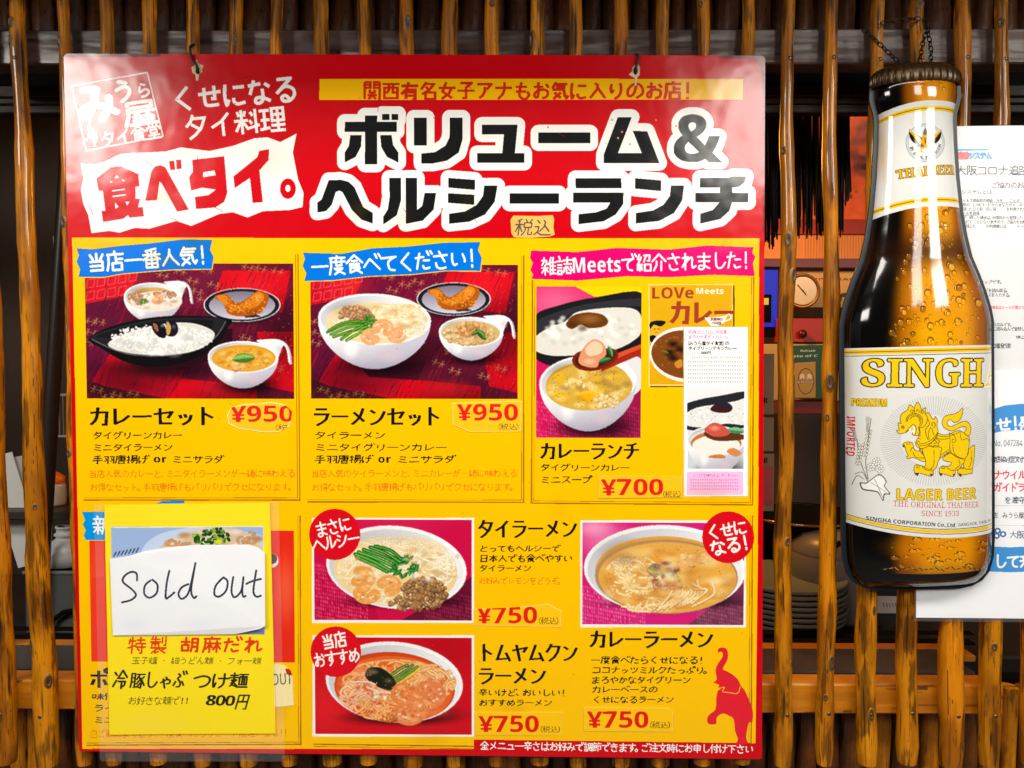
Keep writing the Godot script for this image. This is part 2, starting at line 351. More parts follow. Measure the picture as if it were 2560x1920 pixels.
	"鶏": "1,2 9,1;2,3 3,6;5,3 5,6;8,3 7,6;1,8 8,8;4,8 1,12 8,11;0,14 9,14;5,11 1,19;5,15 9,19;14,0 13,2;12,2 18,2 18,8;12,2 12,11 20,11;12,5 18,5;12,8 18,8;20,11 19,18 17,18;11,15 11,18;14,14 14,16;16,14 16,16", "肉": "3,4 3,19;3,4 17,4 17,19 15,19;10,1 9,6 5,10;10,6 14,9;10,11 5,16;10,12 14,15", "狂": "6,1 2,5;2,2 6,7 6,16 3,19;5,8 1,13;9,3 20,3;14,3 14,18;10,10 19,10;8,18 20,18",
	"喜": "2,2 18,2;10,0 10,5;4,5 16,5;5,7 15,7 15,10 5,10 5,7;6,11 7,13;14,11 13,13;1,13 19,13;5,15 15,15 15,19 5,19 5,15", "系": "16,1 5,3;9,3 4,7 12,8;15,6 3,13 17,12;10,12 10,19;5,14 2,18;15,14 18,18", "京": "10,0 10,3;1,3 19,3;5,6 15,6 15,11 5,11 5,6;10,11 10,19 7,18;5,13 2,17;15,13 18,17", "阪": "2,1 2,19;2,1 7,1 5,7 7,11 4,13;19,2 10,2 10,11 8,19;10,7 18,7 16,13 10,19;12,9 20,19",
	"神": "4,0 5,3;1,5 8,5 1,13;5,10 5,19;6,10 8,13;10,4 19,4 19,14 10,14 10,4;10,9 19,9;14.5,1 14.5,19", "皿": "3,4 17,4;3,4 3,18;17,4 17,18;8,4 8,18;12.5,4 12.5,18;0,18 20,18", "追": "辶;13,0 11,3;9,3 18,3 18,8 9,8;9,3 9,16;9,11 18,11 18,16 9,16", "跡": "口:0,0,8,9;4,8 4,18;4,12 8,12;1,11 1,18;0,19 8,17;14,0 14,3;9,4 20,4;13,4 12,12 9,19;16,4 16,18 14,18;10,8 9,13;18,8 20,13",
	"協": "0,7 7,7;3.5,1 3.5,19;9,4 18,4 17,9 15,9;13,1 9,9;8,12 13,12 12,18 10,18;10,10 7,19;15,12 20,12 19,18 17,18;17,10 14,19", "力": "2,6 17,6 16,18 12,18;9,1 8,9 2,19", "願": "1,2 10,2;2,2 2,10 0,19;6,2 5,4;4,5 9,5 9,10 4,10 4,5;4,7.5 9,7.5;6.5,10 6.5,18;4,13 3,17;9,13 10,17;11,2 20,2;15,2 14,5;12,5 19,5 19,15 12,15 12,5;12,8 19,8;12,12 19,12;14,15 11,19;17,15 20,19",
	"感": "3,3 19,3;4,3 3,9 0,13;6,6 11,6;6,8 11,8 11,12 6,12 6,8;13,0 15,8 18,12 19,9;18,5 13,11;16,0 18,2;3,14 2,18;6,13 7,18 14,18 14,15;9,13 11,15;16,14 19,18", "染": "2,1 4,3;1,5 3,7;1,11 5,8;7,4 14,4 14,9 18,9 18,7;10,1 10,5 6,10;1,13 19,13;10,10 10,19;9,13 2,18;11,13 18,18", "症": "11,0 11,2;4,2 20,2;5,2 5,12 2,19;1,5 3,8;0,13 5,10;7,6 19,6;13,6 13,18;13,12 18,12;9,10 9,18;6,18 20,18",
	"対": "5,1 5,4;1,4 10,4;8,5 1,18;2,7 9,17;11,7 20,7;17,1 17,18 14,18;12,10 14,14", "策": "4,0 1,4;3,2 9,2;14,0 11,4;13,2 19,2;1,7 19,7;4,14 4,10 16,10 16,14;10,5 10,19;9,13 2,18;11,13 18,18", "遵": "辶;10,0 11,2;16,0 15,2;7,3 20,3;9,5 18,5 18,10 9,10 9,5;12,3 12,8;15,3 15,8;7,12 20,12;16,11 16,17 14,17;10,13 12,15", "守": "10,0 10,3;2,7 2,3 18,3 18,7;1,10 19,10;14,7 14,19 11,19;6,12 9,15",
	"登": "3,2 9,2 2,10;3,5 6,8;11,1 18,9;13,4 17,1;15,6 19,4;5,9 15,9;6,11 14,11 14,15 6,15 6,11;7,16 8,18;13,16 12,18;1,19 19,19", "録": "5,0 0,7;5,0 9,5;2,7 8,7;1,11 9,11;5,7 5,18;0,18 9,17;11,2 18,2 18,8;12,5 18,5;10,8 20,8;15,8 15,19 13,19;11,11 13,13;15,12 10,18;19,10 16,13;16,13 20,18", "代": "5,1 1,9;4,6 4,19;7,7 19,5;12,1 14,12 18,19 19,15;15,1 17,3",
	"来": "2,4 18,4;1,10 19,10;10,1 10,19;5,5 7,9;15,5 13,9;9,10 2,18;11,10 18,18", "用": "3,2 3,13 1,19;3,2 17,2 17,19 14,19;3,7 17,7;3,12 17,12;10,2 10,18", "同": "3,2 3,19;3,2 17,2 17,19 14,19;6,6 14,6;6,10 14,10 14,16 6,16 6,10", "明": "日:0,2,8,18;月:9,0,20,20", "場": "0,6 8,6;4,1 4,16;0,17 8,15;10,1 18,1 18,7 10,7 10,1;10,4 18,4;8,9 20,9;10,12 19,12 18,19 16,19;14,12 9,19;11,9 8,15",
	"読": "言:0,0,8,20;9,3 20,3;14,0 14,6;10,6 19,6;9,11 9,9 20,9 20,11;12,10 9,19;16,10 16,18 20,18 20,15", "送": "辶;9,1 11,4;17,1 15,4;8,5 19,5;7,10 20,10;13,5 13,10 8,16;14,10 19,15", "信": "5,1 1,9;4,6 4,19;12,0 14,3;7,4 20,4;9,8 18,8;9,11 18,11;9,14 18,14 18,19 9,19 9,14", "取": "0,2 11,2;2,2 2,16;9,2 9,19;2,6.5 9,6.5;2,11 9,11;0,17 10,15;11,4 19,4 16,11 10,19;12,7 20,18", "者": "3,4 15,4;9,1 9,8;1,8 19,8;17,2 2,14;6,11 15,11 15,19 6,19 6,11;6,15 15,15",
	"府": "10,0 10,3;2,3 19,3;3,3 3,11 1,19;9,6 5,12;7,9 7,19;11,9 20,9;17,6 17,19 14,19;12,12 14,15", "確": "0,2 8,2;4,2 0,12;2,9 8,9 8,16 2,16 2,9;隹:9,0,20,20", "認": "言:0,0,8,20;10,2 19,2 18,9 16,9;14,3 10,10;11,4 13,7;10,12 9,17;12,11 13,18 18,18 18,15;14,11 16,14;18,11 20,15", "届": "3,2 17,2 17,6 3,6;3,2 3,12 1,19;6,9 18,9 18,19 6,19 6,9;12,7 12,19;6,14 18,14", "利": "10,1 2,3;0,7 12,7;6,2 6,19;5,8 0,15;7,8 11,13;14,3 14,14;19,1 19,19 16,19",
}
const HALF_WIDE := "、。・（）！［］"
var stroke_cache := {}
var letter_cache := {}


func sign_strokes(ch: String) -> Array:
	if stroke_cache.has(ch):
		return stroke_cache[ch]
	var found := []
	for piece in String(SIGNS[ch]).split(";"):
		if piece.unicode_at(0) > 0x2000:
			var box := [0.0, 0.0, 20.0, 20.0]
			var cut := piece.split(":")
			if cut.size() > 1:
				box = Array(cut[1].split_floats(","))
			for s in sign_strokes(cut[0]):
				var moved := PackedVector2Array()
				for p in s:
					moved.append(Vector2(lerpf(box[0], box[2], p.x / 20.0), lerpf(box[1], box[3], p.y / 20.0)))
				found.append(moved)
			continue
		var smooth := piece.begins_with("~")
		var pts := PackedVector2Array()
		for pair in piece.trim_prefix("~").split(" "):
			var xy := pair.split_floats(",")
			pts.append(Vector2(xy[0], xy[1]))
		found.append(curve(pts, 5) if smooth else pts)
	stroke_cache[ch] = found
	return found


func curve(pts: PackedVector2Array, steps: int, closed := false) -> PackedVector2Array:
	var n := pts.size()
	var r := PackedVector2Array()
	for i in (n if closed else n - 1):
		var a := pts[(i - 1 + n) % n] if closed else pts[maxi(i - 1, 0)]
		var d := pts[(i + 2) % n] if closed else pts[mini(i + 2, n - 1)]
		for k in steps:
			r.append(pts[i].cubic_interpolate(pts[(i + 1) % n], a, d, float(k) / steps))
	if not closed:
		r.append(pts[n - 1])
	return r


# one sign: outlines of its strokes in a box w x h, moved to «at» and turned
func sign_outlines(ch: String, w: float, h: float, thick: float, flat: float, round_ends: bool, grow: float) -> Array:
	var r := []
	var strokes := sign_strokes(ch)
	var t := thick * clampf(1.25 - 0.028 * strokes.size(), 0.55, 1.12) if ch.unicode_at(0) > 0x4DFF and strokes.size() > 4 else thick
	for s in strokes:
		var pts := PackedVector2Array()
		for p in s:
			pts.append(Vector2(p.x / 20.0 * w, p.y / 20.0 * h / flat))
		var end := Geometry2D.END_ROUND if round_ends else Geometry2D.END_BUTT
		if pts[0].is_equal_approx(pts[pts.size() - 1]):
			pts.remove_at(pts.size() - 1)
			end = Geometry2D.END_JOINED
		var polys := Geometry2D.offset_polyline(pts, t * 0.5 + grow, Geometry2D.JOIN_ROUND if round_ends else Geometry2D.JOIN_MITER, end)
		for q in polys.size():
			for k in polys[q].size():
				polys[q][k].y *= flat
		r.append(polys)
	return r


func put_sign(ch: String, mid: Vector2, w: float, h: float, turn: float, st: Dictionary, grow := 0.0) -> void:
	var t := Transform2D(turn, mid) * Transform2D(0.0, Vector2(-w * 0.5, -h * 0.5))
	if st.get("slant", 0.0) != 0.0:
		t = t * Transform2D(Vector2(1, 0), Vector2(-st.slant, 1), Vector2(st.slant * h * 0.5, 0))
	if ch.unicode_at(0) < 0x250:
		put_letter(ch, mid, w, h, turn, st, grow)
		return
	if not SIGNS.has(ch):
		return
	for polys in sign_outlines(ch, w, h, st.w * minf(w, h) / 20.0, st.get("flat", 1.0), st.get("round", true) or grow > 0.0, grow):
		var moved := []
		for q in polys:
			moved.append(t * q)
		fill(moved, st.get("edge", Color.WHITE) if grow > 0.0 else st.col)


# a line of signs between the middles of its two ends (measured points)
func line(text: String, a: Vector2, b: Vector2, height: float, st: Dictionary) -> void:
	line_on(text, M(a), M(b), height * unit(), st)


func line_on(text: String, a: Vector2, b: Vector2, h: float, st: Dictionary) -> void:
	var total := 0.0
	for ch in text:
		total += advance(ch)
	var turn := (b - a).angle()
	var per := a.distance_to(b) / total
	for layer in (2 if st.has("rim") else 1):
		var run := 0.0
		for ch in text:
			var adv := advance(ch)
			var mid := a.lerp(b, (run + adv * 0.5) / total)
			run += adv
			if ch == " " or ch == "　":
				continue
			var w: float = per * st.get("fill", 1.0) * (1.0 if ch.unicode_at(0) > 0x250 else adv)
			put_sign(ch, mid, w, h * 20.0 / 18.0 if ch.unicode_at(0) > 0x250 else h * 0.8, turn, st, st.rim * unit() if st.has("rim") and layer == 0 else 0.0)


func advance(ch: String) -> float:
	return 0.55 if ch in HALF_WIDE or ch.unicode_at(0) < 0x250 else 1.0


func letter_faces(ch: String, face: String, bold: bool) -> PackedVector3Array:
	var key := ch + face + str(bold)
	if not letter_cache.has(key):
		var f := SystemFont.new()
		f.font_names = PackedStringArray([face])
		f.font_weight = 700 if bold else 400
		var m := TextMesh.new()
		m.font = f
		m.font_size = 48
		m.pixel_size = 1.0
		m.depth = 0.0
		m.text = ch
		letter_cache[key] = m.get_faces()
	return letter_cache[key]


func put_letter(ch: String, mid: Vector2, w: float, h: float, turn: float, st: Dictionary, grow := 0.0) -> void:
	var f := letter_faces(ch, st.get("font", "Droid Sans"), st.get("bold", true))
	if f.is_empty():
		return
	var lo := Vector2(1e9, 1e9)
	var hi := -lo
	for v in f:
		lo = lo.min(Vector2(v.x, v.y))
		hi = hi.max(Vector2(v.x, v.y))
	var k := Vector2(w / maxf(hi.x - lo.x, 1.0), h / maxf(hi.y - lo.y, 1.0))
	if ch in "1!il.,'|I:":
		k.x = minf(k.x, k.y)
	var t := Transform2D(turn, mid)
	for s in ([Vector2(1, 0), Vector2(-1, 0), Vector2(0, 1), Vector2(0, -1), Vector2(0.7, 0.7), Vector2(-0.7, 0.7), Vector2(0.7, -0.7), Vector2(-0.7, -0.7)] if grow > 0.0 else [Vector2.ZERO]):
		for i in range(0, f.size(), 3):
			var tri := PackedVector2Array()
			for j in 3:
				var p := (Vector2(f[i + j].x, f[i + j].y) - (lo + hi) * 0.5) * k
				p.y = -p.y
				p.x -= st.get("slant", 0.0) * p.y
				tri.append(t * p + s * (grow if grow <= 6.0 else 0.0))
			if grow > 6.0:
				if not Geometry2D.is_polygon_clockwise(tri):
					tri.reverse()
				if s == Vector2(1, 0):
					fill(Geometry2D.offset_polygon(tri, grow, Geometry2D.JOIN_ROUND), st.get("edge", Color.WHITE))
				continue
			fill([tri], st.get("edge", Color.WHITE) if grow > 0.0 else st.col)


# a Latin word set as one piece so that it fills the space between two measured points
func word(text: String, a: Vector2, b: Vector2, height: float, st: Dictionary) -> void:
	word_on(text, M(a), M(b), height * unit(), st)


func word_on(text: String, a: Vector2, b: Vector2, h: float, st: Dictionary) -> void:
	if st.has("rim"):
		put_letter(text, (a + b) * 0.5, a.distance_to(b), h, (b - a).angle(), st, st.rim * unit())
	put_letter(text, (a + b) * 0.5, a.distance_to(b), h, (b - a).angle(), st)


# ------------------------------------------------------------------ the print on the menu board
const RED := Color8(206, 2, 18)
const YELLOW := Color8(255, 197, 0)
const INK := Color8(20, 22, 22)
const PAPER := Color8(246, 246, 240)
const BROWN := Color8(168, 104, 8)
const ORANGE := Color8(226, 110, 22)


func bold(col: Color, w := 2.7) -> Dictionary:
	return {"col": col, "w": w, "round": true}


func brushy(col: Color, w := 3.4) -> Dictionary:      # heavy uprights, thinner levels
	return {"col": col, "w": w, "flat": 0.62, "round": false, "fill": 1.02}


func print_board() -> ImageTexture:
	new_sheet(2048, 2048, BOARD_Z, Vector2(-0.475, 0.47), 2048.0 / 0.94, RED)
	frame(0, 0, 1)
	poly([180, 594, 1898, 596, 1896, 1240, 1889, 1873, 206, 1872], YELLOW)
	poly([1185, 1849, 1889, 1858, 1889, 1900, 1185, 1890], RED)
	print_header()
	print_rules()
	print_photos()
	print_texts()
	frame(0, 0, 1)
	wear_and_corner_shade()
	return finish()


func black_sign(parts: Array) -> void:
	for q in parts:
		fill(Geometry2D.offset_polygon(Ms(q), 50.0 * unit(), Geometry2D.JOIN_ROUND), PAPER)


func print_header() -> void:
	# the black headline with its white rim, read from two enlargements
	frame(650, 0, 0.37373)
	var first := [
		[567, 815, 702, 815, 702, 773, 784, 773, 784, 815, 915, 815, 915, 881, 784, 881, 784, 1100, 702, 1100, 702, 881, 567, 881], [604, 903, 680, 903, 675, 980, 640, 1050, 567, 1087, 567, 1020, 595, 975], [804, 903, 880, 903, 890, 970, 925, 1020, 925, 1088, 850, 1050, 812, 985],
		[818, 762, 866, 762, 866, 802, 818, 802], [880, 762, 925, 762, 925, 802, 880, 802],
		[1030, 787, 1116, 787, 1116, 973, 1030, 973], [1270, 787, 1355, 787, 1355, 930, 1330, 1020, 1250, 1075, 1160, 1093, 1080, 1095, 1080, 1027, 1170, 1018, 1240, 975, 1268, 920],
		[1485, 835, 1723, 835, 1705, 1025, 1768, 1025, 1768, 1088, 1453, 1088, 1453, 1025, 1621, 1025, 1632, 898, 1485, 898],
		[383, 1355, 412, 1335, 460, 1205, 540, 1203, 590, 1215, 630, 1250, 690, 1385, 753, 1423, 753, 1495, 680, 1470, 615, 1405, 552, 1285, 530, 1275, 506, 1285, 480, 1370, 440, 1412, 383, 1422],
		[865, 1190, 943, 1190, 943, 1340, 915, 1440, 825, 1502, 825, 1450, 855, 1400, 867, 1320], [975, 1190, 1050, 1190, 1050, 1405, 1085, 1378, 1102, 1290, 1178, 1290, 1162, 1400, 1090, 1475, 975, 1498],
		[1260, 1190, 1437, 1203, 1437, 1270, 1260, 1255], [1257, 1292, 1433, 1303, 1433, 1370, 1257, 1357], [1500, 1242, 1588, 1242, 1570, 1350, 1505, 1435, 1400, 1483, 1265, 1497, 1265, 1430, 1370, 1415, 1450, 1370, 1492, 1310],
	]
	black_sign(first)
	frame(1300, 0, 0.37373)
	var second := [
		[123, 887, 470, 887, 470, 958, 123, 958], [655, 783, 748, 783, 655, 1025, 815, 1025, 755, 877, 850, 877, 932, 1090, 560, 1090, 560, 1035],
		[-69, 1293, 260, 1293, 260, 1362, -69, 1362], [372, 1192, 678, 1192, 678, 1258, 372, 1258], [355, 1288, 693, 1288, 690, 1365, 640, 1435, 560, 1480, 392, 1500, 392, 1433, 510, 1420, 580, 1395, 605, 1354, 355, 1354],
		[770, 1192, 944, 1207, 944, 1278, 770, 1262], [1010, 1242, 1097, 1242, 1085, 1340, 1030, 1425, 930, 1478, 775, 1495, 775, 1425, 890, 1408, 960, 1370, 1003, 1310],
		[1203, 1190, 1395, 1190, 1420, 1180, 1513, 1180, 1502, 1220, 1465, 1248, 1420, 1255, 1420, 1290, 1527, 1290, 1527, 1353, 1418, 1353, 1400, 1410, 1340, 1465, 1207, 1495, 1207, 1430, 1290, 1405, 1335, 1353, 1173, 1353, 1173, 1290, 1337, 1290, 1337, 1255, 1203, 1255],
	]
	black_sign(second)
	var amp := {"col": INK, "rim": 50.0, "edge": PAPER, "bold": true}
	word("&", v(1035, 925), v(1345, 925), 300, amp)
	fill([ring(v(1150, 1010), 80, 62), ], PAPER)
	word("&", v(1035, 925), v(1345, 925), 300, {"col": INK})
	word("&", v(1029, 925), v(1351, 925), 306, {"col": INK})
	for q in second:
		poly(q, INK)
	frame(650, 0, 0.37373)
	for q in first:
		poly(q, INK)
	# the yellow strip
	poly([397, 527, 3232, 527, 3230, 666, 397, 668], Color8(255, 192, 0))
	line("関西有名女子アナもお気に入りのお店！", v(688, 606), v(2895, 606), 108, {"col": Color8(216, 40, 16), "w": 3.1, "flat": 0.85, "round": false})
	# white lines of the upper left
	frame(0, 0, 0.37373)
	line("くせになる", v(1150, 668), v(1990, 588), 148, {"col": PAPER, "w": 2.7, "round": false})
	line("タイ料理", v(1228, 855), v(1905, 790), 155, {"col": PAPER, "w": 2.35, "round": false})
	draw([478, 575, 985, 485, 1090, 910, 577, 1008, 478, 575, 560, 560], 9, PAPER)
	var brush := {"col": PAPER, "w": 4.2, "round": true, "flat": 0.8}
	put_sign("み", M(v(655, 685)), 250 * unit(), 250 * unit(), -0.12, brush)
	put_sign("う", M(v(828, 605)), 140 * unit(), 150 * unit(), -0.16, {"col": PAPER, "w": 3.9, "round": true, "flat": 0.8})
	put_sign("ら", M(v(962, 603)), 95 * unit(), 90 * unit(), -0.16, {"col": PAPER, "w": 3.6, "round": true})
	put_sign("屋", M(v(938, 752)), 225 * unit(), 165 * unit(), -0.14, {"col": PAPER, "w": 3.4, "round": true, "flat": 0.8})
	line("タイ食堂", v(675, 938), v(1078, 868), 92, {"col": PAPER, "w": 2.5, "round": true})
	fo = Vector2(0, 0)
	elephant(v(612, 892), 0.31, PAPER, PAPER)
	# red words on the torn white splash
	poly([540, 1095, 640, 1097, 700, 1080, 810, 1028, 1110, 1012, 1210, 985, 1400, 1010, 1560, 975, 1700, 925, 1790, 918, 1875, 950, 1984, 893, 1959, 1020, 1994, 1200, 2031, 1290, 2024, 1385, 1939, 1405, 1759, 1413, 1655, 1455, 1560, 1420, 1470, 1430, 1280, 1512, 1180, 1478, 1000, 1530, 900, 1525, 800, 1557, 730, 1545, 612, 1560, 590, 1440, 555, 1360, 540, 1270, 558, 1190], PAPER)
	poly([645, 1195, 740, 1120, 810, 1112, 925, 1165, 932, 1245, 905, 1250, 908, 1330, 938, 1330, 922, 1385, 955, 1385, 962, 1447, 870, 1455, 690, 1485, 680, 1412, 705, 1410, 688, 1275, 660, 1275], RED)
	draw([752, 1277, 833, 1266], 9, PAPER)
	draw([756, 1314, 838, 1303], 9, PAPER)
	for tri in [[781, 1170, 800, 1190, 764, 1194], [737, 1206, 757, 1218, 738, 1224], [815, 1198, 842, 1209, 820, 1214], [768, 1352, 794, 1383, 772, 1398], [838, 1350, 866, 1350, 851, 1376], [826, 1462, 856, 1438, 868, 1456]]:
		poly(tri, PAPER)
	poly([972, 1343, 1012, 1150, 1035, 1115, 1070, 1105, 1105, 1118, 1262, 1402, 1185, 1415, 1085, 1232, 1067, 1212, 1050, 1338], RED)
	poly([1132, 1078, 1165, 1075, 1172, 1135, 1140, 1138], RED)
	poly([1178, 1070, 1210, 1068, 1215, 1128, 1182, 1132], RED)
	poly([1287, 1070, 1500, 1045, 1520, 1290, 1500, 1350, 1440, 1388, 1312, 1398, 1304, 1318, 1395, 1305, 1445, 1268, 1352, 1255, 1278, 1275, 1265, 1185, 1290, 1150], RED)
	poly([1360, 1152, 1435, 1140, 1443, 1172, 1358, 1186], PAPER)
	poly([1735, 1010, 1800, 998, 1797, 1070, 1735, 1140, 1758, 1352, 1690, 1357, 1672, 1190, 1570, 1258, 1562, 1180, 1650, 1110, 1722, 1050], RED)
	oval(1926, 1262, 53, 68, RED)
	oval(1926, 1260, 17, 23, PAPER)


func elephant(mid: Vector2, k: float, col: Color, gap: Color) -> void:
	var shape := [985, 975, 984, 955, 1000, 945, 1025, 948, 1040, 965, 1043, 1000, 1034, 1030, 1012, 1072, 1040, 1088, 1075, 1110, 1105, 1140, 1118, 1170, 1142, 1200, 1165, 1250, 1185, 1300, 1191, 1345, 1185, 1390, 1168, 1388, 1157, 1430, 1150, 1480, 1158, 1516, 1090, 1518, 1102, 1490, 1085, 1440, 1077, 1372, 1050, 1350, 1012, 1336, 976, 1360, 972, 1398, 928, 1398, 919, 1368, 935, 1340, 968, 1312, 974, 1240, 984, 1200, 1000, 1192, 985, 1182, 990, 1166, 957, 1152, 976, 1135, 969, 1080, 984, 1040, 1006, 1008, 1013, 985, 1003, 970]
	var at := PackedVector2Array()
	for i in range(0, shape.size(), 2):
		at.append(M(mid + (Vector2(shape[i], shape[i + 1]) - Vector2(1055, 1230)) * k))
	fill([curve(at, 3, true)], col)
	for tail in [[1168, 1370, 1152, 1420, 1146, 1470, 1156, 1512]]:
		var t := PackedVector2Array()
		for i in range(0, tail.size(), 2):
			t.append(M(mid + (Vector2(tail[i], tail[i + 1]) - Vector2(1055, 1230)) * k))
		pen(curve(t, 4), 5.0 * k * unit(), col)
	if gap != col:
		var ear := PackedVector2Array()
		for p in [v(988, 1186), v(1022, 1182), v(1010, 1206), v(1050, 1212), v(1090, 1218), v(1108, 1206), v(1115, 1178)]:
			ear.append(M(mid + (p - Vector2(1055, 1230)) * k))
		pen(curve(ear, 4), 5.0 * k * unit(), gap)


func print_rules() -> void:
	frame(0, 560, 0.43404)
	for d in [0.0, 13.0]:
		var w := 7.0 if d == 0.0 else 3.0
		frame(0, 560, 0.43404)
		draw([1716 - d, 175, 1727 - d, 1590 - d], w, BROWN)
		draw([485, 1590 - d, 1730 - d, 1590 - d], w, BROWN)
		frame(740, 560, 0.43415)
		draw([1311 - d, 183, 1311 - d, 1602 - d], w, BROWN)
		draw([68, 1600 - d, 1313, 1603 - d], w, BROWN)
		frame(1300, 560, 0.43397)
		draw([72 + d, 300, 66 + d, 1608 - d, 1340 - d, 1618 - d, 1347 - d, 280], w, BROWN)
		frame(0, 1220, 0.42199)
		draw([1778 - d, 165, 1782 - d, 1522], w, BROWN)
		draw([515, 1524 - d, 1786, 1518 - d], w, BROWN)
		frame(740, 1220, 0.42194)
		draw([105, 1518 + d, 1055, 1531 + d], w, BROWN)
		frame(1380, 1220, 0.42194)
		draw([1188 - d, 165, 1180 - d, 1515], w, BROWN)


# ------------------------------------------------------------------ food photographs
func noodles(mid: Vector2, rx: float, ry: float, n: int, w: float, dark: Color, light: Color, length := 0.8) -> void:
	for i in n:
		var p := inside(mid, rx, ry)
		var a := rng.randf() * TAU
		var pts := PackedVector2Array()
		var bend := rng.randf_range(-0.7, 0.7)
		var stepping := rx * length / 5.0
		for k in 6:
			var d := (p - mid) / v(rx, ry)
			if d.length() > 1.0:
				p = mid + d.normalized() * v(rx, ry)
			pts.append(M(p))
			p += Vector2(cos(a), sin(a) * 0.7) * stepping
			a += bend
		var c := curve(pts, 4)
		pen(c, (w + 3.0) * unit(), hue(dark.lerp(light, 0.45), 0.06))
		pen(c, w * 0.72 * unit(), hue(light, 0.05))


func crumbs(mid: Vector2, rx: float, ry: float, n: int, size: float, dark: Color, light: Color) -> void:
	for i in n:
		var p := inside(mid, rx, ry)
		var s := size * rng.randf_range(0.5, 1.2)
		var tilt := rng.randf() * 3.0
		oval(p.x, p.y + s * 0.18, s, s * 0.75, hue(dark.lerp(light, 0.2), 0.12), tilt)
		oval(p.x - s * 0.1, p.y - s * 0.1, s * 0.75, s * 0.5, hue(dark.lerp(light, rng.randf_range(0.4, 1.0)), 0.08), tilt)
		if size > 12 and i % 2 == 0:
			soft(p.x - s * 0.2, p.y - s * 0.3, s * 0.6, s * 0.4, light, 0.7)
			soft(p.x + s * 0.4, p.y + s * 0.6, s * 0.7, s * 0.4, dark.darkened(0.35), 0.5)


func shrimp(x: float, y: float, s: float, turn: float, dark: Color, light: Color) -> void:
	# a curled, glossy body built of soft dabs
	var pts := []
	for i in 9:
		var a := turn + lerpf(-2.1, 2.1, i / 8.0)
		pts.append_array([x + cos(a) * s * 0.85, y + sin(a) * s * 0.62])
	draw(pts, s * 1.15, dark.lerp(light, 0.35), true)
	for i in 46:
		var a := turn + rng.randf_range(-2.4, 2.4)
		var r := rng.randf_range(0.5, 1.25) * s
		var c := dark.lerp(light, clampf(rng.randf_range(0.1, 1.1), 0, 1))
		soft(x + cos(a) * r, y + sin(a) * r * 0.74, s * rng.randf_range(0.16, 0.36), s * rng.randf_range(0.13, 0.3), hue(c, 0.05), 0.7)
	for i in 5:
		var a := turn + rng.randf_range(-1.8, 1.8)
		soft(x + cos(a) * s * 0.95, y + sin(a) * s * 0.66 - s * 0.12, s * 0.2, s * 0.14, Color8(255, 250, 236), 0.85)
		soft(x + cos(a + 0.5) * s * 0.5, y + sin(a + 0.5) * s * 0.4, s * 0.22, s * 0.15, dark.darkened(0.12), 0.6)


# soft light and shadow between the ingredients
func depth(mid: Vector2, rx: float, ry: float, n: int, size: float, dark: Color, light: Color) -> void:
	for i in n:
		var p := inside(mid, rx, ry)
		var up := rng.randf() < 0.5
		soft(p.x, p.y, size * rng.randf_range(0.5, 1.4), size * rng.randf_range(0.3, 0.8), light if up else dark, rng.randf_range(0.25, 0.6))


func greens(list: Array, w: float, dark: Color, light: Color) -> void:
	for q in list:
		draw(q, w, hue(dark, 0.15), true)
		draw(q, w * 0.45, hue(light, 0.15), true)


func leaf(x: float, y: float, s: float, turn: float, dark: Color, light: Color) -> void:
	var pts := PackedVector2Array()
	for p in [v(-1, 0), v(-0.5, -0.36), v(0.2, -0.42), v(1, 0), v(0.3, 0.36), v(-0.5, 0.3)]:
		pts.append(M(v(x, y) + (p * s).rotated(turn)))
	fill([curve(pts, 5, true)], dark)
	var half := PackedVector2Array()
	for p in [v(-1, 0), v(-0.5, -0.3), v(0.2, -0.36), v(1, 0), v(0.1, -0.06)]:
		half.append(M(v(x, y) + (p * s).rotated(turn)))
	fill([curve(half, 4, true)], light)
	pen(PackedVector2Array([M(v(x, y) + v(-s, 0).rotated(turn)), M(v(x, y) + v(s * 0.9, 0).rotated(turn))]), s * 0.07 * unit(), dark.lerp(light, 0.7))


func specks(mid: Vector2, rx: float, ry: float, n: int, size: float, cols: Array) -> void:
	for i in n:
		var p := inside(mid, rx, ry)
		oval(p.x, p.y, size * rng.randf_range(0.4, 1.2), size * rng.randf_range(0.3, 0.8), hue(cols[rng.randi() % cols.size()], 0.06), rng.randf() * 3)


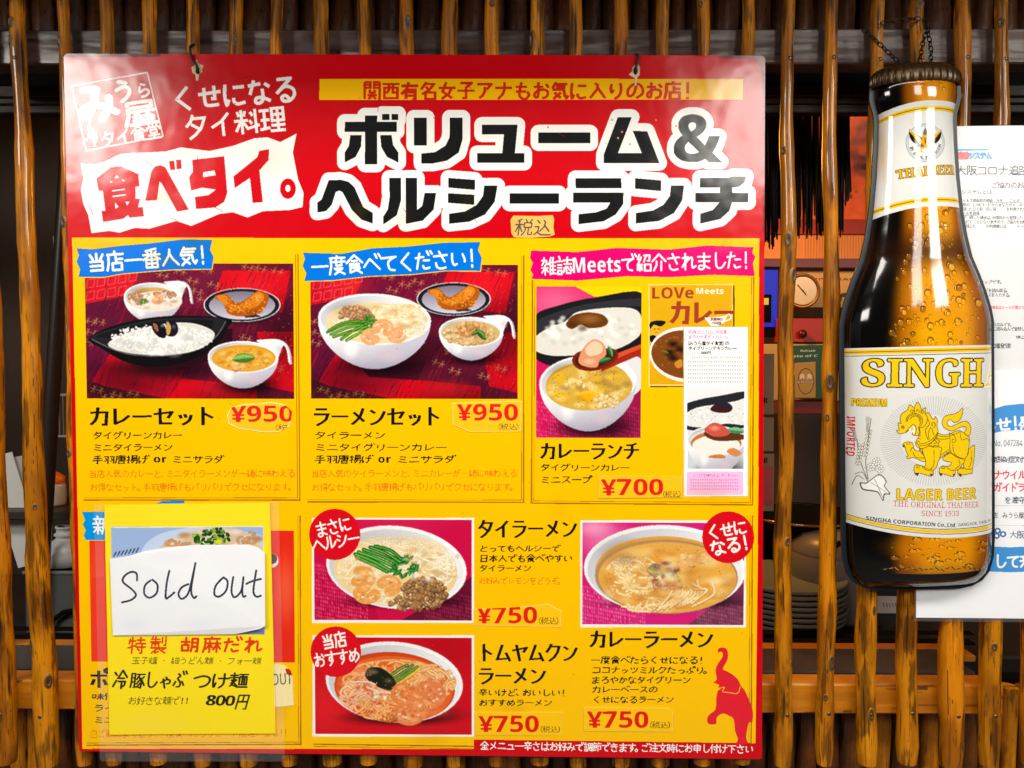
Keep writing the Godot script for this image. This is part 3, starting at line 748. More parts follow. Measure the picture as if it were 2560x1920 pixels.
# a china bowl: outer body down to «foot», rim, inside and the soup in it
func bowl(x: float, y: float, rx: float, ry: float, foot: float, tilt: float, soup: Color, deep := 0.14) -> void:
	soft(x + rx * 0.08, y + ry * 0.35 + foot * 0.92, rx * 1.1, foot * 0.42, Color8(14, 3, 10), 0.85)
	soft(x + rx * 0.25, y + ry * 0.35 + foot * 0.7, rx * 1.05, foot * 0.5, Color8(14, 3, 10), 0.5)
	var body := PackedVector2Array()
	for i in 25:
		var a := PI * i / 24.0
		var down := pow(sin(a), 0.85)
		body.append(M(v(x, y) + (v(cos(a) * rx * (1.0 - 0.18 * down * down), sin(a) * ry * 0.35 + down * foot)).rotated(tilt)))
	lit_fill(body, Color8(252, 252, 252), Color8(206, 204, 218), Color8(150, 148, 172))
	soft(x - rx * 0.42, y + ry * 0.4 + foot * 0.45, rx * 0.2, foot * 0.34, Color8(255, 255, 255), 0.8)
	soft(x + rx * 0.3, y + ry * 0.4 + foot * 0.62, rx * 0.3, foot * 0.24, Color8(226, 196, 206), 0.5)
	var rim := ring(v(x, y), rx, ry, tilt)
	lit_fill(rim, Color8(240, 240, 242), Color8(255, 255, 255), Color8(252, 252, 255))
	var inner := ring(v(x, y + ry * 0.03), rx * 0.955, ry * 0.94, tilt)
	lit_fill(inner, Color8(200, 203, 212), Color8(244, 245, 246), Color8(236, 238, 244))
	soft(x - rx * 0.5, y - ry * 0.45, rx * 0.4, ry * 0.4, Color8(176, 178, 190), 0.6)
	fill([ring(v(x, y + ry * deep), rx * 0.86, ry * 0.80, tilt)], soup)
	soft(x - rx * 0.4, y - ry * 0.35, rx * 0.5, ry * 0.4, soup.darkened(0.35), 0.5)


func cloth(x0: float, y0: float, x1: float, y1: float) -> void:
	rect(x0, y0, x1, y1, Color8(94, 18, 44))
	var w := x1 - x0
	var h := y1 - y0
	var P := func(list: Array, c: Color) -> void:
		var q := []
		for i in range(0, list.size(), 2):
			q.append_array([x0 + list[i] * w, y0 + list[i + 1] * h])
		poly(q, c)
	P.call([0, 0.08, 0.33, 0.0, 0.26, 0.22, 0, 0.3], Color8(206, 14, 34))
	P.call([0.28, 0, 0.7, 0, 0.66, 0.34, 0.2, 0.3], Color8(112, 18, 52))
	P.call([0.66, 0.05, 0.98, 0.05, 0.94, 0.36, 0.6, 0.3], Color8(214, 10, 26))
	P.call([0.12, 0.66, 0.48, 0.78, 0.4, 1.0, 0.02, 0.92], Color8(196, 12, 36))
	P.call([0.44, 0.84, 0.82, 0.9, 0.82, 1, 0.4, 1], Color8(214, 10, 26))
	P.call([0.82, 0.5, 1, 0.5, 1, 0.95, 0.86, 0.9], Color8(208, 12, 30))
	P.call([0, 0.3, 0.2, 0.26, 0.16, 0.6, 0, 0.9], Color8(96, 16, 50))
	P.call([0.0, 0.84, 0.1, 0.9, 0.42, 1.0, 0, 1], Color8(74, 22, 30))
	for i in 620:
		var c := [Color8(60, 12, 36), Color8(150, 18, 50), Color8(190, 22, 50), Color8(80, 16, 40)]
		var p := v(x0 + rng.randf() * w, y0 + rng.randf() * h)
		draw([p.x, p.y, p.x - w * 0.025, p.y + h * rng.randf_range(0.05, 0.12)], 2.2, c[rng.randi() % 4])
	var gold := Color8(186, 142, 84)
	for spot in [[0.36, 0.08], [0.44, 0.05], [0.5, 0.12], [0.57, 0.04], [0.52, 0.2], [0.6, 0.15], [0.44, 0.14], [0.55, 0.26], [0.38, 0.18], [0.82, 0.03], [0.9, 0.05], [0.76, 0.02], [0.02, 0.42], [0.06, 0.42], [0.02, 0.5], [0.01, 0.57], [0.05, 0.92], [0.1, 0.98], [0.22, 0.95], [0.14, 0.96], [0.6, 0.72], [0.68, 0.78], [0.75, 0.54], [0.82, 0.82], [0.9, 0.76], [0.66, 0.64]]:
		var c := v(x0 + spot[0] * w, y0 + spot[1] * h)
		var s := w * 0.016
		for j in 2:
			var o := c + v(j * s * 2.0, j * s * 0.5)
			draw([o.x - s, o.y - s * 0.3, o.x + s, o.y + s * 0.3], 3, gold)
			draw([o.x - s * 0.8, o.y + s * 0.9, o.x, o.y, o.x + s * 0.8, o.y - s * 0.8], 3, gold)
			draw([o.x + s * 0.2, o.y - s, o.x + s * 0.1, o.y + s], 3, gold)
	for q in [[0.5, 0.62, 0.34, 0.16], [0.72, 0.98, 0.3, 0.2], [0.2, 0.86, 0.3, 0.2], [0.95, 0.5, 0.16, 0.4]]:
		soft(x0 + q[0] * w, y0 + q[1] * h, q[2] * w, q[3] * h, Color8(20, 4, 14), 0.45)
	for q in [[0.82, 0.16, 0.2, 0.2], [0.16, 0.14, 0.2, 0.16], [0.3, 0.78, 0.2, 0.12], [0.66, 0.92, 0.2, 0.1]]:
		soft(x0 + q[0] * w, y0 + q[1] * h, q[2] * w, q[3] * h, Color8(246, 40, 50), 0.4)
	for i in 9:
		var o := v(x0 + w * (0.02 + 0.05 * (i % 5)), y0 + h * (0.12 + 0.09 * (i / 5)) - (i % 5) * h * 0.012)
		draw([o.x, o.y, o.x + w * 0.035, o.y - h * 0.012, o.x + w * 0.03, o.y + h * 0.05, o.x - w * 0.005, o.y + h * 0.06, o.x, o.y], 3, Color8(236, 110, 110))
	for i in 60:
		var o := v(x0 + w * rng.randf_range(0.84, 0.99), y0 + h * rng.randf_range(0.1, 0.9))
		oval(o.x, o.y, 3.5, 2.5, Color8(226, 70, 60))


func chicken_plate(x: float, y: float, rx: float, ry: float, k: float) -> void:
	soft(x, y + ry * 0.5, rx * 1.15, ry * 0.9, Color8(12, 3, 10), 0.8)
	fill([ring(v(x, y + ry * 0.06), rx, ry)], Color8(22, 16, 24))
	fill([ring(v(x, y), rx, ry)], Color8(232, 232, 236))
	fill([ring(v(x, y), rx * 0.97, ry * 0.96)], Color8(30, 26, 34))
	tone_fill(ring(v(x, y + ry * 0.03), rx * 0.86, ry * 0.84), Color8(120, 114, 134), Color8(206, 204, 220))
	poly([x - 0.45 * rx, y - 0.2 * ry, x + 0.1 * rx, y + 0.75 * ry, x + 0.5 * rx, y + 0.7 * ry, x - 0.1 * rx, y], Color8(60, 40, 46))
	blob([x - 0.72 * rx, y - 0.5 * ry, x - 0.4 * rx, y - 0.62 * ry, x - 0.14 * rx, y - 0.1 * ry, x + 0.2 * rx, y - 0.5 * ry, x + 0.44 * rx, y - 0.86 * ry, x + 0.7 * rx, y - 0.5 * ry, x + 0.5 * rx, y + 0.42 * ry, x, y + 0.66 * ry, x - 0.36 * rx, y + 0.5 * ry, x - 0.5 * rx, y - 0.1 * ry], Color8(176, 86, 14))
	blob([x - 0.66 * rx, y - 0.48 * ry, x - 0.4 * rx, y - 0.54 * ry, x - 0.16 * rx, y + 0.05 * ry, x + 0.16 * rx, y - 0.38 * ry, x + 0.42 * rx, y - 0.76 * ry, x + 0.58 * rx, y - 0.46 * ry, x + 0.36 * rx, y + 0.1 * ry, x - 0.06 * rx, y + 0.38 * ry, x - 0.38 * rx, y + 0.1 * ry], Color8(220, 128, 28))
	soft(x + 0.4 * rx, y - 0.4 * ry, rx * 0.16, ry * 0.3, Color8(250, 180, 80), 0.7)
	soft(x + 0.3 * rx, y + 0.4 * ry, rx * 0.3, ry * 0.2, Color8(130, 56, 8), 0.7)
	soft(x - 0.3 * rx, y - 0.1 * ry, rx * 0.12, ry * 0.3, Color8(140, 64, 10), 0.6)
	for i in 160:
		var p := v(x, y) + v(rng.randf_range(-0.45, 0.6) * rx, rng.randf_range(-0.4, 0.5) * ry)
		if img.get_pixelv(Vector2i(M(p))).r > 0.55 and img.get_pixelv(Vector2i(M(p))).b < 0.3:
			oval(p.x, p.y, 6 * k, 3 * k, hue([Color8(240, 160, 60), Color8(176, 90, 16), Color8(206, 110, 20)][i % 3], 0.1), rng.randf() * 3)


func cup(x: float, y: float, rx: float, ry: float, foot: float) -> void:
	# the looped handle on the right, then the bowl
	draw([x + rx * 0.45, y - ry * 0.98, x + rx * 1.0, y - ry * 1.0, x + rx * 1.26, y - ry * 0.55, x + rx * 1.34, y + ry * 0.4], rx * 0.085, Color8(196, 196, 208), true)
	draw([x + rx * 0.4, y - ry * 1.0, x + rx * 0.95, y - ry * 1.04, x + rx * 1.22, y - ry * 0.6, x + rx * 1.3, y + ry * 0.3], rx * 0.045, Color8(252, 252, 252), true)
	bowl(x, y, rx, ry, foot, 0.02, Color8(214, 170, 90))
	blob([x + rx * 0.45, y - ry * 0.93, x + rx * 0.95, y - ry * 1.03, x + rx * 1.16, y - ry * 0.86, x + rx * 1.08, y - ry * 0.5, x + rx * 0.97, y + ry * 0.1, x + rx * 0.84, y - ry * 0.42], Color8(240, 240, 244))
	soft(x + rx * 1.02, y - ry * 0.5, rx * 0.14, ry * 0.4, Color8(196, 196, 208), 0.6)


func print_photos() -> void:
	curry_set()
	noodle_set()
	curry_lunch()
	magazine()
	thai_noodles()
	spicy_noodles()
	curry_noodles()
	# the dish hidden under the yellow sheet
	frame(0, 1220, 0.42199)
	clip(530, 250, 1750, 1036)
	rect(520, 240, 1760, 1040, Color8(232, 44, 24))
	soft(600, 600, 160, 500, Color8(250, 110, 60), 0.5)
	soft(1690, 600, 90, 300, Color8(255, 130, 90), 0.5)
	poly([520, 540, 700, 500, 700, 1040, 520, 1040], Color8(240, 60, 36))
	oval(1610, 430, 40, 42, Color8(240, 236, 230))
	oval(1614, 420, 28, 30, Color8(90, 60, 50))
	unclip()


func curry_set() -> void:
	frame(0, 560, 0.43404)
	clip(488, 228, 1697, 1010)
	cloth(478, 228, 1700, 1012)
	cup(880, 420, 168, 84, 120)
	crumbs(v(800, 415), 60, 30, 40, 12, Color8(150, 96, 70), Color8(214, 176, 150))
	fill([ring(v(900, 445), 150, 58)], Color8(232, 222, 206))
	noodles(v(900, 445), 120, 42, 26, 7, Color8(206, 190, 170), Color8(250, 246, 238), 0.5)
	crumbs(v(808, 432), 50, 26, 40, 10, Color8(150, 96, 70), Color8(220, 180, 150))
	crumbs(v(950, 405), 70, 20, 40, 9, Color8(150, 96, 70), Color8(220, 180, 150))
	shrimp(906, 432, 26, 0.4, Color8(226, 130, 80), Color8(255, 214, 170))
	depth(v(890, 440), 130, 44, 36, 24, Color8(170, 136, 110), Color8(255, 250, 240))
	crumbs(v(826, 443), 22, 14, 18, 8, Color8(40, 96, 30), Color8(120, 180, 60))
	chicken_plate(1394, 466, 222, 98, 1.0)
	# the long black dish with rice
	soft(940, 830, 460, 90, Color8(12, 3, 10), 0.85)
	poly([1100, 640, 1340, 600, 1330, 760, 960, 850, 760, 810], Color8(40, 10, 24))
	blob([510, 660, 640, 590, 860, 540, 1080, 528, 1318, 545, 1310, 600, 1240, 700, 1110, 780, 930, 822, 740, 800, 590, 720], Color8(14, 13, 15))
	blob([525, 658, 660, 598, 870, 552, 1080, 538, 1300, 552, 1230, 660, 1080, 730, 900, 756, 700, 738], Color8(34, 33, 36))
	blob([560, 652, 700, 600, 880, 566, 1080, 552, 1230, 560, 1160, 640, 900, 640], Color8(22, 21, 24))
	draw([525, 662, 700, 740, 900, 760, 1090, 732, 1230, 664, 1300, 560], 4, Color8(120, 118, 126), true)
	blob([620, 690, 720, 630, 860, 590, 1020, 566, 1150, 580, 1236, 628, 1200, 690, 1080, 742, 880, 756, 700, 735], Color8(222, 222, 214))
	for i in 430:
		var p := inside(v(930, 662), 300, 82)
		oval(p.x, p.y, 8, 4.5, hue(Color8(222, 223, 218) if i % 4 == 0 else Color8(252, 252, 249), 0.02), rng.randf() * 3)
	depth(v(930, 690), 280, 60, 40, 50, Color8(196, 198, 196), Color8(255, 255, 255))
	for i in 120:
		var p := inside(v(930, 650), 290, 70)
		oval(p.x, p.y, 7, 4, hue(Color8(250, 250, 247), 0.02), rng.randf() * 3)
	blob([875, 570, 905, 562, 950, 590, 955, 650, 915, 650, 880, 610], Color8(20, 16, 26))
	blob([950, 562, 1010, 566, 1026, 610, 1005, 645, 960, 640, 965, 600], Color8(26, 20, 34))
	blob([880, 572, 905, 580, 912, 620, 890, 604], Color8(150, 92, 70))
	blob([960, 560, 985, 590, 975, 636, 958, 630], Color8(206, 160, 84))
	soft(935, 585, 20, 14, Color8(150, 150, 176), 0.7)
	soft(1000, 590, 16, 20, Color8(120, 120, 150), 0.6)
	cup(1400, 765, 204, 92, 150)
	fill([ring(v(1404, 772), 184, 76)], Color8(222, 158, 40))
	fill([ring(v(1404, 778), 176, 68)], Color8(230, 168, 50))
	crumbs(v(1404, 780), 150, 50, 40, 14, Color8(214, 148, 44), Color8(240, 190, 100))
	crumbs(v(1385, 820), 70, 18, 10, 20, Color8(206, 130, 70), Color8(244, 190, 130))
	specks(v(1400, 775), 165, 62, 60, 5, [Color8(250, 210, 100), Color8(196, 120, 30)])
	depth(v(1404, 778), 160, 56, 50, 30, Color8(196, 120, 24), Color8(255, 216, 130))
	leaf(1404, 774, 66, -0.1, Color8(60, 120, 40), Color8(140, 190, 90))
	soften(0.42)
	unclip()


func noodle_set() -> void:
	frame(740, 560, 0.43415)
	clip(82, 236, 1278, 1010)
	cloth(80, 236, 1280, 1012)
	chicken_plate(908, 432, 214, 96, 1.0)
	poly([340, 780, 660, 790, 820, 640, 700, 900, 420, 880], Color8(70, 14, 30))
	draw([360, 790, 460, 816, 570, 790], 24, Color8(206, 204, 214), true)
	bowl(452, 548, 326, 148, 236, 0.04, Color8(236, 214, 160))
	noodles(v(560, 560), 190, 96, 60, 9, Color8(206, 178, 120), Color8(250, 240, 214))
	noodles(v(240, 570), 70, 60, 16, 9, Color8(206, 178, 130), Color8(246, 238, 220))
	crumbs(v(340, 512), 92, 44, 90, 15, Color8(140, 92, 60), Color8(214, 172, 130))
	greens([[180, 622, 280, 580, 400, 560], [200, 636, 300, 596, 420, 572], [215, 650, 310, 620, 410, 590], [260, 664, 320, 620, 390, 580], [290, 670, 360, 630, 430, 594], [190, 612, 270, 570, 370, 558]], 16, Color8(40, 90, 26), Color8(120, 180, 50))
	crumbs(v(430, 552), 44, 26, 40, 12, Color8(30, 84, 24), Color8(110, 176, 60))
	shrimp(500, 600, 44, -1.2, Color8(232, 140, 80), Color8(255, 216, 170))
	shrimp(430, 650, 40, 2.6, Color8(232, 140, 80), Color8(255, 216, 170))
	shrimp(580, 640, 40, 0.6, Color8(232, 140, 80), Color8(255, 220, 180))
	noodles(v(590, 500), 120, 34, 26, 11, Color8(214, 176, 96), Color8(252, 238, 200), 0.9)
	noodles(v(680, 610), 60, 40, 18, 9, Color8(206, 178, 120), Color8(252, 244, 224))
	cup(1008, 620, 186, 86, 136)
	fill([ring(v(1006, 628), 168, 70)], Color8(206, 178, 118))
	crumbs(v(1000, 640), 150, 52, 110, 14, Color8(190, 150, 90), Color8(232, 208, 160))
	crumbs(v(1000, 604), 90, 36, 70, 20, Color8(180, 116, 60), Color8(240, 190, 130))
	depth(v(600, 520), 170, 80, 46, 36, Color8(206, 160, 90), Color8(255, 252, 236))
	depth(v(1000, 630), 140, 56, 40, 26, Color8(160, 110, 50), Color8(250, 226, 180))
	leaf(1064, 634, 44, 0.8, Color8(34, 84, 30), Color8(100, 150, 70))
	leaf(1030, 628, 24, -0.4, Color8(34, 84, 30), Color8(100, 150, 70))
	soften(0.42)
	unclip()


func weave(x0: float, y0: float, x1: float, y1: float, col: Color, dot: Color, _n: int) -> void:
	var y := y0 - (x1 - x0) * 0.2
	while y < y1:
		var x := x0
		while x < x1:
			var py := y + (x - x0) * 0.2
			if py > y0 and py < y1 and rng.randf() < 0.9:
				draw([x, py, x + 5, py + 15], 5, col.lerp(dot, rng.randf_range(0.35, 1.0)))
			x += 13.0
		y += 23.0


func curry_lunch() -> void:
	frame(1300, 560, 0.43397)
	clip(96, 360, 697, 1234)
	rect(90, 350, 700, 1240, Color8(214, 20, 92))
	poly([90, 350, 700, 350, 700, 420, 400, 430, 180, 520, 90, 560], Color8(226, 60, 120))
	poly([300, 350, 700, 350, 700, 400, 430, 420], Color8(255, 210, 0))
	soft(200, 450, 180, 120, Color8(240, 120, 160), 0.6)
	weave(96, 1000, 697, 1234, Color8(190, 8, 80), Color8(240, 110, 150), 330)
	poly([600, 1000, 700, 940, 700, 1234, 480, 1234], Color8(156, 20, 74))
	weave(500, 1040, 697, 1234, Color8(156, 20, 74), Color8(206, 70, 110), 110)
	blob([80, 540, 220, 470, 450, 420, 720, 405, 720, 690, 640, 770, 430, 830, 240, 830, 80, 760], Color8(26, 25, 30))
	blob([90, 560, 300, 480, 520, 440, 720, 430, 720, 470, 500, 480, 300, 520, 90, 640], Color8(46, 46, 52))
	blob([80, 660, 160, 600, 260, 560, 320, 510, 420, 490, 560, 480, 660, 490, 700, 540, 690, 640, 560, 720, 380, 750, 200, 760, 90, 730], Color8(226, 224, 214))
	for i in 60:
		var p := inside(v(400, 620), 270, 100)
		soft(p.x, p.y, 26, 20, Color8(252, 252, 246) if i % 3 else Color8(206, 204, 190), 0.8)
	blob([265, 580, 300, 530, 380, 510, 470, 520, 508, 560, 480, 590, 400, 600, 350, 580, 300, 605], Color8(104, 58, 18))
	soft(400, 545, 90, 40, Color8(176, 110, 50), 0.7)
	soft(300, 580, 40, 26, Color8(70, 36, 14), 0.7)
	soft(360, 600, 40, 30, Color8(60, 34, 12), 0.6)
	# cup of soup
	blob([560, 780, 690, 770, 720, 900, 650, 990, 600, 940], Color8(226, 226, 232))
	bowl(390, 910, 280, 156, 230, -0.05, Color8(206, 160, 50), 0.04)
	fill([ring(v(398, 940), 250, 134, -0.04)], Color8(214, 172, 66))
	for i in 60:
		var p := inside(v(398, 940), 225, 112)
		soft(p.x, p.y, 46, 26, [Color8(240, 186, 30), Color8(238, 214, 130), Color8(170, 130, 60), Color8(246, 224, 150)][i % 4], 0.75)
	soft(390, 990, 100, 50, Color8(246, 176, 0), 0.9)
	specks(v(398, 940), 235, 120, 150, 3.5, [Color8(110, 84, 30), Color8(150, 110, 40)])
	crumbs(v(500, 1020), 70, 36, 26, 16, Color8(220, 180, 110), Color8(250, 228, 180))
	crumbs(v(350, 920), 90, 20, 14, 14, Color8(230, 190, 110), Color8(250, 230, 180))
	# spoon with chicken and basil
	poly([470, 780, 700, 690, 700, 750, 560, 810, 470, 850], Color8(160, 40, 20))
	poly([480, 776, 700, 690, 700, 716, 520, 790], Color8(214, 80, 40))
	blob([300, 790, 330, 740, 430, 720, 540, 720, 566, 760, 520, 810, 430, 846, 340, 836], Color8(120, 32, 16))
	blob([318, 786, 350, 748, 440, 734, 540, 736, 540, 770, 480, 812, 400, 828, 340, 818], Color8(70, 26, 12))
	blob([360, 720, 420, 664, 480, 690, 496, 750, 460, 790, 440, 826, 370, 820, 336, 790], Color8(226, 150, 110))
	blob([375, 720, 424, 674, 470, 696, 470, 740, 400, 760], Color8(252, 206, 170))
	soft(400, 790, 50, 26, Color8(250, 200, 164), 0.8)
	leaf(520, 735, 34, 1.2, Color8(20, 90, 40), Color8(90, 170, 90))
	leaf(490, 785, 38, -0.3, Color8(20, 80, 36), Color8(70, 150, 80))
	soften(0.42)
	unclip()


func magazine() -> void:
	frame(1300, 560, 0.43397)
	rect(750, 355, 1237, 940, Color8(120, 80, 20))
	rect(741, 347, 1226, 932, Color8(240, 220, 130))
	rect(747, 353, 1221, 925, Color8(226, 170, 14))
	var red := Color8(164, 58, 34)
	word("LOVe", v(762, 398), v(1000, 396), 62, {"col": red})
	word("Meets", v(1016, 386), v(1172, 386), 34, {"col": Color8(250, 244, 220)})
	line("カレー", v(858, 510), v(1240, 510), 128, {"col": red, "w": 4.0, "round": false, "flat": 0.75})
	poly([1062, 540, 1192, 530, 1176, 570, 1140, 588, 1100, 588], PAPER)
	draw([1180, 534, 1206, 520, 1214, 545, 1180, 560], 7, PAPER, true)
	line("京阪神の", v(1096, 549), v(1168, 549), 17, bold(Color8(120, 40, 20)))
	line("150皿", v(1102, 570), v(1160, 570), 16, bold(Color8(120, 40, 20)))
	# the drawn eater in the corner: hair, face, collar
	blob([748, 570, 790, 556, 840, 562, 822, 585, 800, 590, 770, 580, 752, 610], INK)
	blob([750, 610, 770, 585, 800, 590, 806, 620, 786, 640, 760, 640], Color8(232, 180, 40))
	draw([772, 606, 782, 604], 4, INK)
	draw([794, 604, 802, 606], 4, INK)
	draw([780, 626, 794, 626], 3, INK)
	blob([747, 650, 770, 640, 786, 655, 756, 682], INK)
	# curry plate on the cover
	clip(747, 353, 1221, 925)
	fill([ring(v(960, 752), 216, 160, 0.1)], Color8(240, 238, 230))
	fill([ring(v(962, 752), 206, 140, 0.1)], Color8(128, 68, 22))
	crumbs(v(955, 750), 190, 120, 90, 12, Color8(104, 56, 18), Color8(170, 100, 44))
	for p in [v(880, 690), v(880, 770), v(920, 720), v(860, 740)]:
		soft(p.x, p.y, 44, 30, Color8(30, 14, 8), 0.9)
	blob([890, 800, 930, 780, 935, 820, 905, 830], Color8(206, 140, 40))
	leaf(836, 738, 22, 0.3, Color8(70, 90, 20), Color8(110, 130, 40))
	unclip()
	# the cutting laid over the cover
	rect(941, 590, 1316, 1572, Color8(214, 190, 130))
	rect(945, 594, 1312, 1568, Color8(252, 251, 252))
	var pink := Color8(232, 90, 160)
	line("鶏肉ゴロゴロにも狂喜、", v(970, 622), v(1205, 622), 20, bold(pink, 1.9))
	line("まろやか系タイカレー。", v(970, 650), v(1205, 650), 20, bold(pink, 1.9))
	line("［みうら屋タイ食堂］の", v(962, 687), v(1206, 687), 22, bold(INK, 2.2))
	line("タイグリーンチキンカレー", v(970, 716), v(1250, 716), 20, bold(INK, 2.2))
	draw([966, 743, 1036, 743], 2, Color8(120, 120, 120))
	line("800円", v(1044, 742), v(1100, 742), 17, bold(INK, 2.2))
	for r in 7:
		for i in 24:
			var p := v(966 + (24 if r == 0 else 0) + i * 13.5, 771 + r * 23.6)
			if p.x < 1288:
				draw([p.x, p.y - 5, p.x + 8, p.y - 5 + rng.randf_range(-2, 5)], 2.2, Color8(150, 148, 150))
				draw([p.x + 4, p.y - 7, p.x + rng.randf_range(0, 8), p.y + 6], 2.0, Color8(160, 158, 160))
	clip(966, 940, 1290, 1412)
	tone_fill(Ms([966, 940, 1290, 940, 1290, 1412, 966, 1412]), Color8(240, 240, 242), Color8(206, 212, 222))
	blob([900, 1070, 1000, 1020, 1150, 990, 1330, 975, 1330, 1160, 1100, 1170, 1010, 1190, 900, 1160], Color8(36, 38, 42))
	blob([940, 1110, 1010, 1060, 1120, 1040, 1240, 1020, 1330, 1005, 1330, 1150, 1190, 1150, 1060, 1170, 960, 1160], Color8(232, 232, 230))
	for i in 120:
		var p := inside(v(1140, 1100), 180, 50)
		oval(p.x, p.y, 6, 4, hue(Color8(250, 250, 250) if i % 3 else Color8(206, 206, 206), 0.02), rng.randf() * 3)
	blob([1096, 1065, 1140, 1030, 1200, 1030, 1224, 1060, 1200, 1085, 1130, 1085], Color8(60, 26, 30))
	blob([1130, 1040, 1190, 1028, 1220, 1050, 1170, 1050], Color8(30, 36, 60))
	bowl(1130, 1245, 168, 84, 170, 0.02, Color8(238, 234, 224), 0.04)
	fill([ring(v(1130, 1262), 146, 66)], Color8(196, 110, 50))
	fill([ring(v(1130, 1275), 138, 58)], Color8(244, 240, 230))
	blob([1085, 1345, 1120, 1328, 1170, 1330, 1180, 1350], Color8(206, 126, 60))
	blob([1190, 1310, 1230, 1290, 1275, 1320, 1240, 1340], Color8(214, 140, 80))
	blob([1060, 1200, 1120, 1190, 1200, 1200, 1290, 1215, 1290, 1240, 1150, 1250, 1080, 1230], Color8(96, 50, 24))
	blob([1062, 1190, 1090, 1156, 1130, 1145, 1196, 1180, 1200, 1215, 1120, 1225], Color8(206, 84, 70))
	soft(1120, 1175, 44, 24, Color8(240, 160, 130), 0.8)
	leaf(1245, 1190, 50, 0.1, Color8(60, 130, 80), Color8(130, 190, 140))
	soften(0.5)
	unclip()
	rect(961, 1427, 1285, 1560, Color8(250, 196, 240))
	line("いつでも味わえる、タイカレー", v(1000, 1448), v(1250, 1448), 16, bold(Color8(214, 60, 150), 1.7))
	for r in 4:
		for i in 21:
			var p := v(982 + i * 13.4, 1474 + r * 18)
			draw([p.x, p.y - 3, p.x + 8, p.y + rng.randf_range(-4, 4)], 2.4, Color8(226, 100, 186))
			draw([p.x + 4, p.y - 6, p.x + rng.randf_range(0, 8), p.y + 5], 2.0, Color8(226, 110, 190))


func thai_noodles() -> void:
	frame(740, 1220, 0.42194)
	rect(94, 177, 1056, 800, PAPER)
	clip(107, 188, 1044, 789)
	rect(100, 180, 1050, 795, Color8(206, 14, 70))
	poly([100, 500, 360, 440, 500, 795, 100, 795], Color8(190, 10, 66))
	weave(107, 440, 420, 789, Color8(200, 14, 70), Color8(240, 110, 150), 300)
	poly([700, 740, 1050, 520, 1050, 795, 600, 795], Color8(110, 16, 50))
	weave(760, 620, 1044, 789, Color8(110, 16, 50), Color8(180, 60, 100), 130)
	soft(560, 200, 500, 120, Color8(220, 40, 100), 0.5)
	bowl(595, 470, 418, 246, 130, 0.1, Color8(236, 204, 140), 0.06)
	fill([ring(v(590, 492), 368, 206, 0.08)], Color8(240, 210, 150))
	noodles(v(600, 400), 300, 110, 90, 10, Color8(206, 168, 100), Color8(252, 240, 208), 0.7)
	noodles(v(830, 480), 110, 110, 36, 13, Color8(212, 176, 110), Color8(253, 244, 220))
	noodles(v(400, 480), 150, 120, 44, 12, Color8(220, 180, 110), Color8(252, 238, 204))
	noodles(v(560, 640), 120, 50, 26, 11, Color8(214, 170, 100), Color8(252, 238, 204))
	greens([[350, 392, 450, 430, 560, 490], [370, 380, 480, 420, 590, 470], [400, 365, 500, 400, 610, 450], [440, 352, 530, 385, 620, 440], [470, 345, 560, 370, 620, 420], [360, 410, 450, 450, 540, 496]], 22, Color8(26, 92, 34), Color8(90, 170, 60))
	for i in 26:
		var p := inside(v(650, 470), 80, 62)
		leaf(p.x, p.y, 24, rng.randf() * 6, Color8(20, 84, 34), Color8(70, 160, 60))
	shrimp(390, 530, 58, 0.2, Color8(224, 136, 50), Color8(255, 206, 130))
	shrimp(420, 620, 58, 2.4, Color8(224, 136, 50), Color8(255, 210, 140))
	shrimp(550, 580, 54, -0.6, Color8(226, 140, 60), Color8(255, 210, 140))
	crumbs(v(760, 620), 130, 96, 190, 18, Color8(110, 70, 36), Color8(206, 164, 112))
	crumbs(v(640, 680), 90, 40, 60, 16, Color8(130, 86, 46), Color8(220, 180, 126))
	depth(v(800, 440), 170, 120, 50, 40, Color8(206, 156, 84), Color8(255, 250, 230))
	depth(v(360, 500), 120, 100, 20, 40, Color8(214, 160, 90), Color8(255, 244, 220))
	for p in [[880, 90, 620], [700, 90, 700], [830, 70, 560]]:
		soft(p[0] - 60, p[2], 40, 26, Color8(70, 44, 36), 0.5)
	soft(560, 290, 300, 50, Color8(206, 202, 196), 0.5)
	soften(0.42)
	unclip()
	badge(230, 275, 152, [["まさに", 118, 252, 324, 205, 82], ["ヘルシー", 100, 340, 376, 292, 82]])


func badge(x: float, y: float, r: float, lines: Array) -> void:
	oval(x, y, r, r, Color8(220, 12, 30))
	for l in lines:
		line(l[0], v(l[1], l[2]), v(l[3], l[4]), l[5], {"col": PAPER, "w": 3.0, "round": true})


